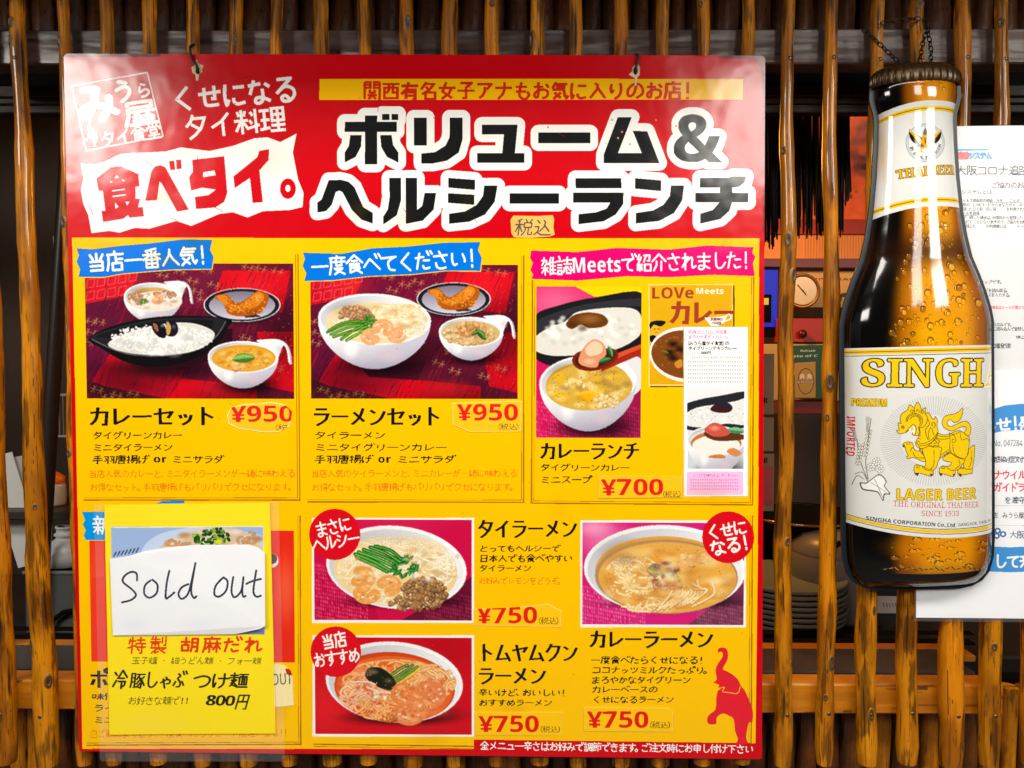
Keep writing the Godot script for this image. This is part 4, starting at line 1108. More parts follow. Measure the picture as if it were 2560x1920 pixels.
func spicy_noodles() -> void:
	frame(740, 1220, 0.42194)
	rect(98, 872, 1056, 1474, PAPER)
	clip(112, 884, 1044, 1462)
	rect(100, 880, 1050, 1470, Color8(206, 10, 30))
	soft(900, 950, 300, 200, Color8(180, 8, 26), 0.7)
	soft(180, 1300, 200, 240, Color8(232, 40, 40), 0.6)
	bowl(582, 1150, 408, 240, 140, 0.08, Color8(206, 66, 20), 0.06)
	fill([ring(v(584, 1185), 358, 204, 0.06)], Color8(214, 70, 20))
	fill([ring(v(584, 1190), 346, 194, 0.06)], Color8(232, 100, 40))
	for i in 44:
		var p := inside(v(584, 1190), 320, 170)
		soft(p.x, p.y, 60, 36, [Color8(236, 90, 30), Color8(240, 140, 70), Color8(206, 50, 14)][i % 3], 0.7)
	noodles(v(580, 1140), 300, 120, 90, 12, Color8(206, 90, 30), Color8(248, 190, 120), 0.7)
	noodles(v(800, 1150), 140, 100, 40, 14, Color8(206, 100, 40), Color8(250, 204, 140))
	noodles(v(400, 1230), 140, 90, 50, 12, Color8(210, 90, 50), Color8(252, 210, 170))
	noodles(v(520, 1310), 190, 60, 40, 12, Color8(206, 84, 30), Color8(250, 190, 120))
	depth(v(584, 1190), 310, 165, 90, 40, Color8(196, 60, 16), Color8(255, 206, 150))
	greens([[560, 1110, 620, 1070, 660, 1050], [575, 1130, 640, 1090, 690, 1050], [590, 1150, 660, 1100, 720, 1060]], 18, Color8(50, 100, 40), Color8(130, 190, 70))
	greens([[600, 1160, 680, 1110, 740, 1060]], 16, Color8(210, 150, 30), Color8(250, 210, 90))
	blob([408, 1110, 430, 1066, 500, 1065, 560, 1105, 590, 1150, 580, 1190, 530, 1195, 470, 1170, 440, 1150], Color8(26, 28, 18))
	soft(460, 1090, 40, 20, Color8(110, 110, 80), 0.8)
	soft(545, 1140, 40, 24, Color8(90, 100, 80), 0.7)
	greens([[320, 1150, 420, 1148, 470, 1165], [450, 1195, 520, 1205, 580, 1220], [420, 1180, 480, 1200, 520, 1212]], 14, Color8(230, 160, 130), Color8(255, 240, 220))
	crumbs(v(490, 1235), 40, 30, 10, 15, Color8(240, 200, 150), Color8(255, 240, 210))
	shrimp(650, 1220, 62, 2.4, Color8(226, 96, 30), Color8(255, 206, 150))
	shrimp(790, 1225, 70, -0.2, Color8(220, 96, 40), Color8(255, 194, 140))
	shrimp(670, 1320, 74, 0.9, Color8(222, 100, 40), Color8(255, 200, 144))
	crumbs(v(555, 1355), 44, 26, 30, 14, Color8(180, 80, 30), Color8(250, 190, 110))
	crumbs(v(770, 1310), 40, 24, 20, 13, Color8(190, 90, 40), Color8(250, 190, 120))
	soft(380, 1080, 120, 60, Color8(255, 190, 150), 0.45)
	soft(800, 1330, 160, 50, Color8(255, 150, 90), 0.4)
	specks(v(584, 1190), 320, 170, 90, 4, [Color8(160, 30, 10), Color8(250, 200, 120)])
	soften(0.42)
	unclip()
	badge(236, 970, 150, [["当店", 155, 918, 298, 890, 82], ["おすすめ", 105, 1025, 378, 985, 82]])


func curry_noodles() -> void:
	frame(1380, 1220, 0.42194)
	rect(168, 191, 1150, 826, PAPER)
	clip(183, 205, 1136, 813)
	rect(180, 200, 1140, 820, Color8(214, 30, 120))
	soft(300, 300, 240, 160, Color8(240, 130, 180), 0.8)
	soft(240, 230, 160, 80, Color8(250, 180, 210), 0.7)
	weave(183, 560, 560, 813, Color8(206, 10, 90), Color8(250, 150, 190), 420)
	poly([800, 813, 1140, 560, 1140, 820, 760, 820], Color8(120, 50, 80))
	weave(860, 680, 1136, 813, Color8(120, 50, 80), Color8(180, 110, 140), 160)
	bowl(668, 480, 480, 262, 120, 0.02, Color8(226, 160, 60), 0.06)
	fill([ring(v(678, 525), 424, 220, 0.02)], Color8(176, 140, 100))
	fill([ring(v(684, 530), 410, 210, 0.02)], Color8(230, 170, 76))
	for i in 70:
		var p := inside(v(684, 530), 370, 180)
		soft(p.x, p.y, 80, 40, [Color8(240, 176, 60), Color8(232, 160, 60), Color8(244, 206, 120), Color8(214, 150, 70)][i % 4], 0.7)
	noodles(v(480, 520), 160, 120, 46, 14, Color8(214, 160, 80), Color8(250, 226, 170), 0.8)
	noodles(v(560, 690), 150, 40, 24, 14, Color8(206, 150, 70), Color8(252, 230, 180))
	for i in 16:
		var x := 650.0 + i * 16.0 + rng.randf_range(-16, 16)
		var e := rng.randf_range(-40, 40)
		var y := 600.0 + rng.randf_range(-34, 30) - i * 2
		draw([x - 60 - e * 0.4, 724 - i * 2 + e * 0.3, x + 6 + i * 3, 664 - i * 3 + e * 0.4, x + 80 + e - i * 5, y], 17, Color8(206, 146, 70), true)
		draw([x - 60 - e * 0.4, 721 - i * 2 + e * 0.3, x + 6 + i * 3, 661 - i * 3 + e * 0.4, x + 80 + e - i * 5, y - 3], 11, hue(Color8(252, 228, 176), 0.05), true)
	crumbs(v(660, 480), 80, 36, 26, 30, Color8(130, 80, 56), Color8(206, 150, 120))
	crumbs(v(680, 570), 90, 24, 26, 22, Color8(170, 110, 70), Color8(224, 170, 120))
	crumbs(v(850, 420), 90, 30, 20, 22, Color8(220, 160, 100), Color8(244, 206, 150))
	soft(900, 420, 200, 60, Color8(252, 214, 140), 0.45)
	soft(430, 420, 140, 60, Color8(150, 120, 90), 0.5)
	leaf(612, 492, 44, 0.6, Color8(20, 120, 70), Color8(100, 200, 130))
	leaf(706, 520, 46, 0.1, Color8(20, 110, 60), Color8(90, 190, 120))
	specks(v(684, 530), 390, 190, 260, 3.2, [Color8(150, 90, 30), Color8(120, 70, 30), Color8(250, 220, 150)])
	soft(330, 640, 60, 60, Color8(240, 230, 200), 0.5)
	depth(v(684, 540), 360, 170, 80, 60, Color8(206, 136, 50), Color8(255, 230, 170))
	depth(v(660, 500), 90, 60, 20, 30, Color8(110, 64, 40), Color8(236, 196, 170))
	soften(0.42)
	unclip()
	badge(1044, 292, 154, [["くせに", 920, 268, 1152, 226, 80], ["なる！", 940, 362, 1170, 318, 80]])


func banner(shape: Array, col: Color, rim: Color) -> void:
	fill(Geometry2D.offset_polygon(Ms(shape), 5.0 * unit(), Geometry2D.JOIN_MITER), rim)
	poly(shape, col)


func print_texts() -> void:
	var blue := Color8(0, 118, 226)
	var white := {"col": PAPER, "w": 2.5, "round": true}
	frame(0, 560, 0.43404)
	banner([440, 140, 530, 146, 700, 125, 860, 112, 1060, 88, 1222, 92, 1209, 148, 1230, 190, 1220, 258, 1000, 262, 860, 272, 700, 286, 600, 305, 452, 305, 462, 262, 441, 215, 455, 180], blue, YELLOW)
	line("当店一番人気！", v(505, 226), v(1195, 176), 98, white)
	frame(740, 560, 0.43415)
	banner([40, 165, 260, 172, 440, 140, 640, 130, 850, 108, 1062, 104, 1048, 150, 1070, 195, 1060, 270, 860, 268, 660, 290, 420, 300, 200, 325, 48, 328, 60, 285, 38, 240, 52, 200], blue, YELLOW)
	line("一度食べてください！", v(88, 248), v(1040, 196), 96, white)
	frame(1300, 560, 0.43397)
	banner([65, 153, 330, 162, 560, 138, 860, 148, 1080, 124, 1345, 134, 1338, 165, 1356, 190, 1342, 225, 1352, 300, 1120, 292, 860, 306, 620, 300, 330, 326, 66, 316, 76, 292, 60, 265, 75, 225, 58, 195], Color8(230, 0, 112), YELLOW)
	line("雑誌", v(122, 244), v(300, 240), 94, white)
	word("Meets", v(304, 238), v(580, 232), 84, {"col": PAPER})
	line("で紹介されました！", v(584, 226), v(1325, 208), 90, white)
	# first box
	frame(0, 560, 0.43404)
	line("カレーセット", v(510, 1110), v(1250, 1105), 104, brushy(INK))
	var small := {"col": INK, "w": 3.0, "flat": 0.7, "round": false, "slant": 0.06}
	line("タイグリーンカレー", v(534, 1218), v(1050, 1216), 40, small)
	line("ミニタイラーメン", v(534, 1288), v(996, 1286), 40, small)
	line("手羽唐揚げ", v(530, 1358), v(860, 1356), 44, small)
	word("or", v(886, 1358), v(958, 1358), 32, {"col": INK})
	line("ミニサラダ", v(990, 1356), v(1290, 1356), 42, small)
	var thin := {"col": ORANGE, "w": 1.55, "round": true}
	line("当店人気のカレーと、ミニタイラーメンが一緒に味わえる", v(512, 1440), v(1702, 1436), 42, thin)
	line("お得なセット。手羽唐揚げもパリパリでクセになります。", v(516, 1518), v(1690, 1514), 42, thin)
	# second box
	frame(740, 560, 0.43415)
	line("ラーメンセット", v(92, 1108), v(842, 1108), 104, brushy(INK))
	line("タイラーメン", v(106, 1216), v(518, 1216), 40, small)
	line("ミニタイグリーンカレー", v(106, 1286), v(870, 1286), 40, small)
	line("手羽唐揚げ", v(104, 1356), v(444, 1354), 44, small)
	word("or", v(474, 1358), v(546, 1358), 32, {"col": INK})
	line("ミニサラダ", v(580, 1356), v(920, 1354), 42, small)
	line("当店人気のタイラーメンと、ミニカレーが一緒に味わえる", v(88, 1438), v(1275, 1434), 42, thin)
	line("お得なセット。手羽唐揚げもパリパリでクセになります。", v(90, 1516), v(1262, 1514), 42, thin)
	# third box
	frame(1300, 560, 0.43397)
	line("カレーランチ", v(112, 1308), v(690, 1306), 92, brushy(INK))
	line("タイグリーンカレー", v(116, 1402), v(634, 1404), 38, small)
	line("ミニスープ", v(116, 1474), v(416, 1472), 40, small)
	# fourth box, mostly hidden
	frame(0, 1220, 0.42199)
	banner([486, 142, 700, 142, 700, 308, 508, 308, 496, 280, 508, 250, 490, 215, 504, 190], Color8(0, 150, 232), YELLOW)
	poly([915, 96, 960, 78, 1090, 74, 1096, 96], Color8(0, 140, 226))
	put_sign("新", M(v(604, 222)), 104 * unit(), 108 * unit(), 0, white)
	put_sign("ポ", M(v(592, 1130)), 120 * unit(), 120 * unit(), 0, brushy(INK))
	line("味付", v(546, 1236), v(686, 1236), 42, small)
	line("ライス", v(556, 1304), v(740, 1304), 40, small)
	line("ミニ", v(556, 1374), v(676, 1374), 40, small)
	line("白ご飯によく合う！一度食べたらリピート間違いなし！！", v(532, 1456), v(1706, 1450), 44, thin)
	# lower right boxes
	frame(740, 1220, 0.42194)
	line("タイラーメン", v(1075, 242), v(1668, 240), 104, brushy(INK))
	line("とってもヘルシーで", v(1086, 358), v(1566, 358), 38, small)
	line("日本人でも食べやすい", v(1086, 417), v(1640, 417), 42, small)
	line("タイラーメン", v(1086, 475), v(1396, 475), 38, small)
	line("お好みでレモンをどうぞ。", v(1082, 548), v(1580, 552), 40, thin)
	line("トムヤムクン", v(1080, 975), v(1672, 975), 104, brushy(INK))
	line("ラーメン", v(1075, 1112), v(1484, 1112), 100, brushy(INK))
	line("辛いけど、おいしい！", v(1080, 1212), v(1600, 1214), 40, small)
	line("おすすめラーメン", v(1082, 1272), v(1520, 1272), 38, small)
	line("全メニュー辛さはお好みで調節できます。ご注文時にお申し付け下さい", v(1092, 1526), v(2712, 1548), 48, {"col": PAPER, "w": 2.6, "round": true})
	frame(1380, 1220, 0.42194)
	line("カレーラーメン", v(218, 896), v(958, 896), 100, brushy(INK))
	line("一度食べたらくせになる！", v(230, 1020), v(900, 1020), 42, small)
	line("ココナッツミルクたっぷり。", v(236, 1078), v(936, 1080), 40, small)
	line("まろやかなタイグリーン", v(234, 1138), v(824, 1138), 40, small)
	line("カレーベースの", v(236, 1194), v(628, 1194), 38, small)
	line("くせになるラーメン", v(240, 1254), v(724, 1254), 38, small)
	elephant(v(1055, 1230), 1.0, Color8(228, 32, 50), YELLOW)


# scratches, rust freckles and scuffs of the old board, plus a painted corner shade
func wear_and_corner_shade() -> void:
	rng.seed = 77
	for i in 46:
		var p := v(rng.randf_range(170, 520), rng.randf_range(150, 420)) if i % 2 else v(rng.randf_range(200, 1890), rng.randf_range(150, 580))
		var a := rng.randf() * TAU
		var l := rng.randf_range(6, 30)
		draw([p.x, p.y, p.x + cos(a) * l, p.y + sin(a) * l], 1.0, Color8(150, 10, 30))
	for i in 70:
		var p := v(rng.randf_range(170, 1890), rng.randf_range(150, 1860))
		oval(p.x, p.y, 1.6, 1.6, Color(0.72, 0.36, 0.1, 0.5))
	# old finger marks and water stains
	for i in 26:
		var p := v(rng.randf_range(200, 1890), [rng.randf_range(600, 720), rng.randf_range(1700, 1870), rng.randf_range(150, 560), rng.randf_range(1180, 1300)][i % 4])
		soft(p.x, p.y, rng.randf_range(20, 90), rng.randf_range(14, 60), Color8(170, 110, 30), rng.randf_range(0.06, 0.16))
	# worn dark corner edges
	for i in 60:
		soft(160 + i * 4.0, 136 + rng.randf() * 4, 9, 5, Color8(84, 16, 20), 0.8)
		soft(1800 + i * 2.0, 140 + rng.randf() * 4, 8, 5, Color8(90, 20, 20), 0.6)
	blob([1830, 138, 1870, 143, 1895, 158, 1906, 190, 1909, 240, 1925, 250, 1930, 130, 1830, 130], Color8(110, 6, 20))  # shade of the curled corner, painted on the flat board
	for i in 80:
		soft(1912 - rng.randf() * 4, 140 + i * 5.5, 6, 9, Color8(120, 14, 24), 0.6)
	for p in [[1530, 300], [1545, 345], [1640, 300], [1370, 318], [1555, 330], [1690, 315], [1575, 360]]:
		oval(p[0], p[1], 2.5, 2.5, Color8(214, 150, 90))


# ------------------------------------------------------------------ building helpers
func numbered(called: String) -> String:
	var n: int = taken.get(called, 0)
	taken[called] = n + 1
	return called if n == 0 else "%s_%03d" % [called, n]


func tag(o: Node3D, label: String, category := "", group := "", kind := "") -> Node3D:
	if label != "":
		o.set_meta("label", label)
	if category != "":
		o.set_meta("category", category)
	if group != "":
		o.set_meta("group", group)
	if kind != "":
		o.set_meta("kind", kind)
	return o


func thing(called: String, label: String, category: String, at := Vector3.ZERO, group := "") -> Node3D:
	var o := Node3D.new()
	o.name = numbered(called)
	o.position = at
	add_child(o)
	tag(o, label, category, group)
	return o


func put(called: String, mesh: Mesh, mat: Material, parent: Node3D, at := Vector3.ZERO, turn := Vector3.ZERO) -> MeshInstance3D:
	var m := MeshInstance3D.new()
	m.mesh = mesh
	m.material_override = mat
	m.position = at
	m.rotation = turn
	m.name = numbered(called) if parent == self else called
	parent.add_child(m, true)
	return m


func paint_of(called: String, col: Color, rough := 0.6, metal := 0.0) -> StandardMaterial3D:
	if mats.has(called):
		return mats[called]
	var m := StandardMaterial3D.new()
	m.resource_name = called
	m.albedo_color = col
	m.roughness = rough
	m.metallic = metal
	mats[called] = m
	return m


func glow_of(called: String, col: Color, energy: float) -> StandardMaterial3D:
	var m := paint_of(called, col.lerp(Color(0.05, 0.05, 0.05), 0.5), 0.5)
	m.emission_enabled = true
	m.emission = col
	m.emission_energy_multiplier = energy
	return m


# a box with chamfered edges
func block(size: Vector3, chamfer := 0.0015) -> ArrayMesh:
	var st := SurfaceTool.new()
	st.begin(Mesh.PRIMITIVE_TRIANGLES)
	st.set_smooth_group(-1)
	var h := size * 0.5
	var c := minf(chamfer, minf(h.x, minf(h.y, h.z)) * 0.6)
	var quads := []
	for axis in 3:
		for s in [-1.0, 1.0]:
			var u := (axis + 1) % 3
			var w := (axis + 2) % 3
			var q := []
			for k in [[-1, -1], [1, -1], [1, 1], [-1, 1]]:
				var p := Vector3.ZERO
				p[axis] = s * h[axis]
				p[u] = k[0] * (h[u] - c)
				p[w] = k[1] * (h[w] - c)
				q.append(p)
			quads.append(q)
	for axis in 3:
		var u := (axis + 1) % 3
		var w := (axis + 2) % 3
		for su in [-1.0, 1.0]:
			for sw in [-1.0, 1.0]:
				var q := []
				for k in [[-1, 0], [1, 0], [1, 1], [-1, 1]]:
					var p := Vector3.ZERO
					p[axis] = k[0] * (h[axis] - c)
					p[u] = su * (h[u] - (c if k[1] == 1 else 0.0))
					p[w] = sw * (h[w] - (0.0 if k[1] == 1 else c))
					q.append(p)
				quads.append(q)
	for q in quads:
		var mid: Vector3 = (q[0] + q[1] + q[2] + q[3]) / 4.0
		var n: Vector3 = (q[1] - q[0]).cross(q[2] - q[0])
		var order := [0, 2, 1, 0, 3, 2] if n.dot(mid) > 0 else [0, 1, 2, 0, 2, 3]
		for i in order:
			st.set_uv(Vector2(q[i].x + q[i].z, q[i].y))
			st.add_vertex(q[i])
	for sx in [-1.0, 1.0]:
		for sy in [-1.0, 1.0]:
			for sz in [-1.0, 1.0]:
				var t := [Vector3(sx * h.x, sy * (h.y - c), sz * (h.z - c)), Vector3(sx * (h.x - c), sy * h.y, sz * (h.z - c)), Vector3(sx * (h.x - c), sy * (h.y - c), sz * h.z)]
				if (t[1] - t[0]).cross(t[2] - t[0]).dot(t[0]) > 0:
					t.reverse()
				for p in t:
					st.set_uv(Vector2(p.x + p.z, p.y))
					st.add_vertex(p)
	st.generate_normals()
	return st.commit()


# a flat shape of its own thickness: outlines (metres, in the plane) become front, back and edge
func slab(outlines: Array, z: float, thick: float, origin: Vector3, uv_of = null, lift = null) -> ArrayMesh:
	var st := SurfaceTool.new()
	st.begin(Mesh.PRIMITIVE_TRIANGLES)
	st.set_smooth_group(-1)
	for o in outlines:
		var pts: PackedVector2Array = o
		if Geometry2D.is_polygon_clockwise(pts):
			pts.reverse()
		var tri := Geometry2D.triangulate_polygon(pts)
		for side in 2:
			for i in range(0, tri.size(), 3):
				var a: Vector2 = pts[tri[i]]
				var b: Vector2 = pts[tri[i + 1]]
				var c: Vector2 = pts[tri[i + 2]]
				var ccw := (b - a).cross(c - a) > 0
				var list := [a, c, b] if ccw == (side == 0) else [a, b, c]
				for p in list:
					st.set_uv((uv_of.call(p)) if uv_of != null else p)
					st.add_vertex(Vector3(p.x, p.y, (z if side == 0 else z - thick) + (lift.call(p) if lift != null else 0.0)) - origin)
		for i in pts.size():
			var a := pts[i]
			var b := pts[(i + 1) % pts.size()]
			for k in [[a, 0], [b, 0], [b, 1], [a, 0], [b, 1], [a, 1]]:
				st.set_uv((uv_of.call(k[0])) if uv_of != null else k[0])
				st.add_vertex(Vector3(k[0].x, k[0].y, z - thick * k[1] + (lift.call(k[0]) if lift != null else 0.0)) - origin)
	st.generate_normals()
	return st.commit()


func sheet_uv(p: Vector2) -> Vector2:
	return ((Vector2(p.x - sheet_at.x, sheet_at.y - p.y) * sheet_px + sheet_move) / Vector2(img.get_width(), img.get_height()))


func plane_points(list: Array, z: float) -> PackedVector2Array:
	var r := PackedVector2Array()
	for i in range(0, list.size(), 2):
		var q := measured(fo + Vector2(list[i], list[i + 1]) * fs, z)
		r.append(Vector2(q.x, q.y))
	return r


# a round body along a path: radius, smooth sides
func tube(path: PackedVector3Array, radii: PackedFloat32Array, sides := 10, caps := true, tint = null, uv_from := Vector2.ZERO) -> ArrayMesh:
	var st := SurfaceTool.new()
	st.begin(Mesh.PRIMITIVE_TRIANGLES)
	var rows := []
	var n := path.size()
	var last := Vector3.ZERO
	var run := 0.0
	var side := Vector3.ZERO
	for i in n:
		var dir := (path[mini(i + 1, n - 1)] - path[maxi(i - 1, 0)]).normalized()
		if side == Vector3.ZERO:
			side = dir.cross(Vector3(0, 0, 1) if absf(dir.z) < 0.9 else Vector3(1, 0, 0)).normalized()
		side = (side - dir * side.dot(dir)).normalized()
		var other := dir.cross(side)
		if i > 0:
			run += path[i].distance_to(last)
		last = path[i]
		var row := []
		for k in sides + 1:
			var a := TAU * k / sides
			row.append([path[i] + (side * cos(a) + other * sin(a)) * radii[i], Vector2(float(k) / sides, run) + uv_from])
		rows.append(row)
	for i in n - 1:
		for k in sides:
			for q in [rows[i][k], rows[i + 1][k], rows[i + 1][k + 1], rows[i][k], rows[i + 1][k + 1], rows[i][k + 1]]:
				st.set_uv(q[1])
				if tint != null:
					st.set_color(tint.call(q[0]))
				st.add_vertex(q[0])
	if caps:
		for e in [0, n - 1]:
			for k in sides:
				var tri := [path[e], rows[e][k + 1][0], rows[e][k][0]]
				if e == 0:
					tri = [path[e], rows[e][k][0], rows[e][k + 1][0]]
				st.set_smooth_group(1)
				for p in tri:
					st.set_uv(Vector2(p.x, p.z) * 6.0)
					if tint != null:
						st.set_color(tint.call(p))
					st.add_vertex(p)
	st.generate_normals()
	return st.commit()


# a turned body: profile of (radius, height) round the y axis
func turned(profile: Array, sides := 28, tints := []) -> ArrayMesh:
	var st := SurfaceTool.new()
	st.begin(Mesh.PRIMITIVE_TRIANGLES)
	for i in profile.size() - 1:
		for k in sides:
			var a := TAU * k / sides
			var b := TAU * (k + 1) / sides
			var p := [Vector3(cos(a) * profile[i].x, profile[i].y, sin(a) * profile[i].x), Vector3(cos(b) * profile[i].x, profile[i].y, sin(b) * profile[i].x), Vector3(cos(b) * profile[i + 1].x, profile[i + 1].y, sin(b) * profile[i + 1].x), Vector3(cos(a) * profile[i + 1].x, profile[i + 1].y, sin(a) * profile[i + 1].x)]
			for q in [0, 1, 2, 0, 2, 3]:
				st.set_uv(Vector2(float(k) / sides, p[q].y))
				if tints.size():
					st.set_color(tints[i if q < 2 else i + 1])
				st.add_vertex(p[q])
	st.index()
	st.generate_normals()
	return st.commit()


# ------------------------------------------------------------------ materials
func wood_picture(w: int, h: int, seed_at: int, light: Color, mid: Color, dark: Color, stains: float, along := 1.0, level := false) -> ImageTexture:
	var im := Image.create(w, h, false, Image.FORMAT_RGB8)
	var a := FastNoiseLite.new()
	a.seed = seed_at
	a.frequency = 0.011
	a.fractal_octaves = 4
	var b := FastNoiseLite.new()
	b.seed = seed_at + 9
	b.frequency = 0.05
	b.fractal_octaves = 3
	for y in h:
		for x in w:
			var ang := TAU * x / w
			var cx := cos(ang) * w / TAU
			var cz := sin(ang) * w / TAU
			var grain_at := b.get_noise_3d(cx * 2.2, y * 0.10 * along, cz * 2.2)
			var broad := a.get_noise_3d(cx * 1.3, y * 0.45 * along, cz * 1.3)
			var c := mid.lerp(light, clampf(0.5 + broad * 1.4 + grain_at * 0.5, 0, 1))
			var st := smoothstep(0.10, 0.42, a.get_noise_3d(cx * 2.0 + 300.0, y * 0.55 * along, cz * 2.0) + grain_at * 0.3) * stains
			c = c.lerp(dark, clampf(st + maxf(0.0, grain_at - 0.22) * 1.2, 0, 0.92))
			im.set_pixel(x, y, c)
	# pin knots, scars and dark flecks along the grain
	var dice := RandomNumberGenerator.new()
	dice.seed = seed_at
	for i in int(w * h / 330.0):
		var p := Vector2i(dice.randi() % w, dice.randi() % h)
		var long := dice.randi_range(2, 9)
		if dice.randf() < 0.06:
			long = dice.randi_range(14, 50)
		var c := im.get_pixelv(p).lerp(dark, dice.randf_range(0.25, 0.8))
		im.fill_rect(Rect2i(p, Vector2i(1 + int(dice.randf() < 0.3), long)), c)
	if level:
		im.rotate_90(CLOCKWISE)
	return ImageTexture.create_from_image(im)


func wood(called: String, tex: Texture2D, scale: Vector3, rough: float, coat: float) -> StandardMaterial3D:
	var m := paint_of(called, Color.WHITE, rough)
	m.albedo_texture = tex
	m.uv1_scale = scale
	m.vertex_color_use_as_albedo = true
	if coat > 0.0:
		m.clearcoat_enabled = true
		m.clearcoat = coat
		m.clearcoat_roughness = 0.07
	m.normal_enabled = true
	m.normal_texture = mats.rough_normal
	m.normal_scale = 0.5
	return m


func noise_normal(freq: float, strength: float, size: int, seed_at: int) -> NoiseTexture2D:
	var n := FastNoiseLite.new()
	n.frequency = freq
	n.seed = seed_at
	n.fractal_octaves = 4
	var t := NoiseTexture2D.new()
	t.width = size
	t.height = size
	t.noise = n
	t.seamless = true
	t.as_normal_map = true
	t.bump_strength = strength
	return t


func make_materials() -> void:
	mats.rough_normal = noise_normal(0.02, 6.0, 256, 5)
	mats.film_normal = noise_normal(0.012, 1.4, 512, 8)
	var pole_tex := wood_picture(160, 1800, 3, Color8(216, 138, 8), Color8(158, 94, 5), Color8(40, 20, 5), 0.5, 1.9)
	wood("pole_wood", pole_tex, Vector3(1, 0.46, 1), 0.42, 0.5)
	mats.pole_wood.metallic_specular = 0.32
	mats.pole_wood.normal_scale = 0.22
	var dark_tex := wood_picture(160, 512, 12, Color8(136, 74, 8), Color8(72, 35, 5), Color8(20, 9, 3), 0.9)
	wood("bark_wood", dark_tex, Vector3(1, 2.2, 1), 0.5, 0.1)
	var plank_tex := wood_picture(128, 1024, 21, Color8(228, 152, 20), Color8(190, 112, 10), Color8(66, 32, 6), 0.6, 1.0, true)
	var rail := wood("rail_wood", plank_tex, Vector3(0.42, 3.6, 1), 0.45, 0.15)
	rail.uv1_offset = Vector3(0.5, 0.5, 0)
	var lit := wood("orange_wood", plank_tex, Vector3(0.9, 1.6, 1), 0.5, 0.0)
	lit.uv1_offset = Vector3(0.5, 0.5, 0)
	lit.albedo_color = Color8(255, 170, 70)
	var grey_tex := wood_picture(128, 1024, 31, Color8(112, 92, 86), Color8(74, 56, 50), Color8(30, 24, 26), 0.6, 1.0, true)
	var grey := wood("painted_rail", grey_tex, Vector3(0.42, 3.6, 1), 0.4, 0.2)
	grey.uv1_offset = Vector3(0.5, 0.5, 0)
	var olive := wood("frame_wood", grey_tex, Vector3(0.42, 4.5, 1), 0.6, 0.0)
	olive.uv1_offset = Vector3(0.5, 0.3, 0)
	olive.albedo_color = Color8(120, 100, 66)
	paint_of("iron", Color8(52, 46, 42), 0.45, 0.8)
	paint_of("nail", Color8(120, 104, 80), 0.35, 0.9)
	paint_of("knot", Color.WHITE, 0.45).vertex_color_use_as_albedo = true
	paint_of("black", Color8(12, 11, 11), 0.8).metallic_specular = 0.2


# ------------------------------------------------------------------ the lane in front, out of view, shaping light and reflections
func street() -> void:
	var floor_mat := paint_of("paving", Color8(120, 116, 110), 0.8)
	var wall_mat := paint_of("far_wall", Color8(84, 78, 74), 0.8)
	var o := put("pavement", block(Vector3(9, 0.1, 6), 0.01), floor_mat, self, Vector3(0, -1.45, 2.0))
	tag(o, "grey paving of the lane in front of the pole screen", "", "", "structure")
	o = put("unseen_canopy", block(Vector3(7, 0.08, 3.4), 0.01), paint_of("ceiling", Color8(150, 148, 144), 0.8), self, Vector3(0, 1.72, 1.72))  # out of view, keeps mirrored surroundings dark
	tag(o, "unseen plain ceiling over the lane, out of view, keeps reflections in the board dark", "", "", "structure")
	o = put("unseen_eave", block(Vector3(4.2, 0.05, 0.46), 0.01), paint_of("eave_wood", Color8(84, 56, 34), 0.6), self, Vector3(0, 0.655, 0.16))  # out of view, placed to block overhead light from the pole tops
	tag(o, "unseen brown overhang out of view, placed to shade the tops of the poles and the board", "", "", "structure")
	o = put("unseen_opposite_wall", block(Vector3(9, 3.4, 0.12), 0.01), wall_mat, self, Vector3(0, 0.2, 3.5))  # out of view, darkens what the glossy board mirrors
	tag(o, "unseen dark wall across the lane, out of view, keeps reflections in the board dark", "", "", "structure")


func lamp(called: String, label: String, at: Vector3, size: Vector2, energy: float, aim: Vector3) -> void:
	var o := thing(called, label, "lamp", at)
	o.basis = Basis.looking_at(aim - at, Vector3.UP if absf((aim - at).normalized().y) < 0.95 else Vector3.FORWARD)
	put("housing", block(Vector3(size.x + 0.06, size.y + 0.06, 0.05), 0.006), paint_of("lamp_housing", Color8(190, 190, 190), 0.5), o, Vector3(0, 0, 0.03))
	put("diffuser", block(Vector3(size.x, size.y, 0.008), 0.002), glow_of("diffuser", Color(1, 0.98, 0.95), 3.0), o)
	var l := AreaLight3D.new()
	l.name = called + "_light"
	l.area_size = size
	l.light_energy = energy
	l.light_color = Color(1.0, 0.975, 0.94)
	l.shadow_enabled = true
	l.position = at + (aim - at).normalized() * 0.02
	l.basis = o.basis
	add_child(l, true)


# ------------------------------------------------------------------ the pole screen
func wobble_pole(top: Vector2, low: Vector2, w_top: float, w_low: float, seed_at: int) -> Array:
	var n := FastNoiseLite.new()
	n.seed = seed_at
	n.frequency = 4.0
	n.fractal_octaves = 2
	var path := PackedVector3Array()
	var radii := PackedFloat32Array()
	var a := measured(top, 0.0)
	var b := measured(low, 0.0)
	var rows := 46
	for i in rows + 1:
		var t := float(i) / rows
		var p := a.lerp(b, t)
		p.x += n.get_noise_2d(t * 0.9, 3.0) * 0.0042
		p.z = n.get_noise_2d(t * 0.9, 40.0) * 0.002
		var r := lerpf(w_top, w_low, t) * 0.000259 * (1.0 + 0.16 * n.get_noise_2d(t * 2.4, 9.0) + 0.05 * n.get_noise_2d(t * 9.0, 20.0))
		if i == rows:
			p.y -= 0.001
			r *= 0.86
		path.append(p)
		radii.append(r)
	return [path, radii]


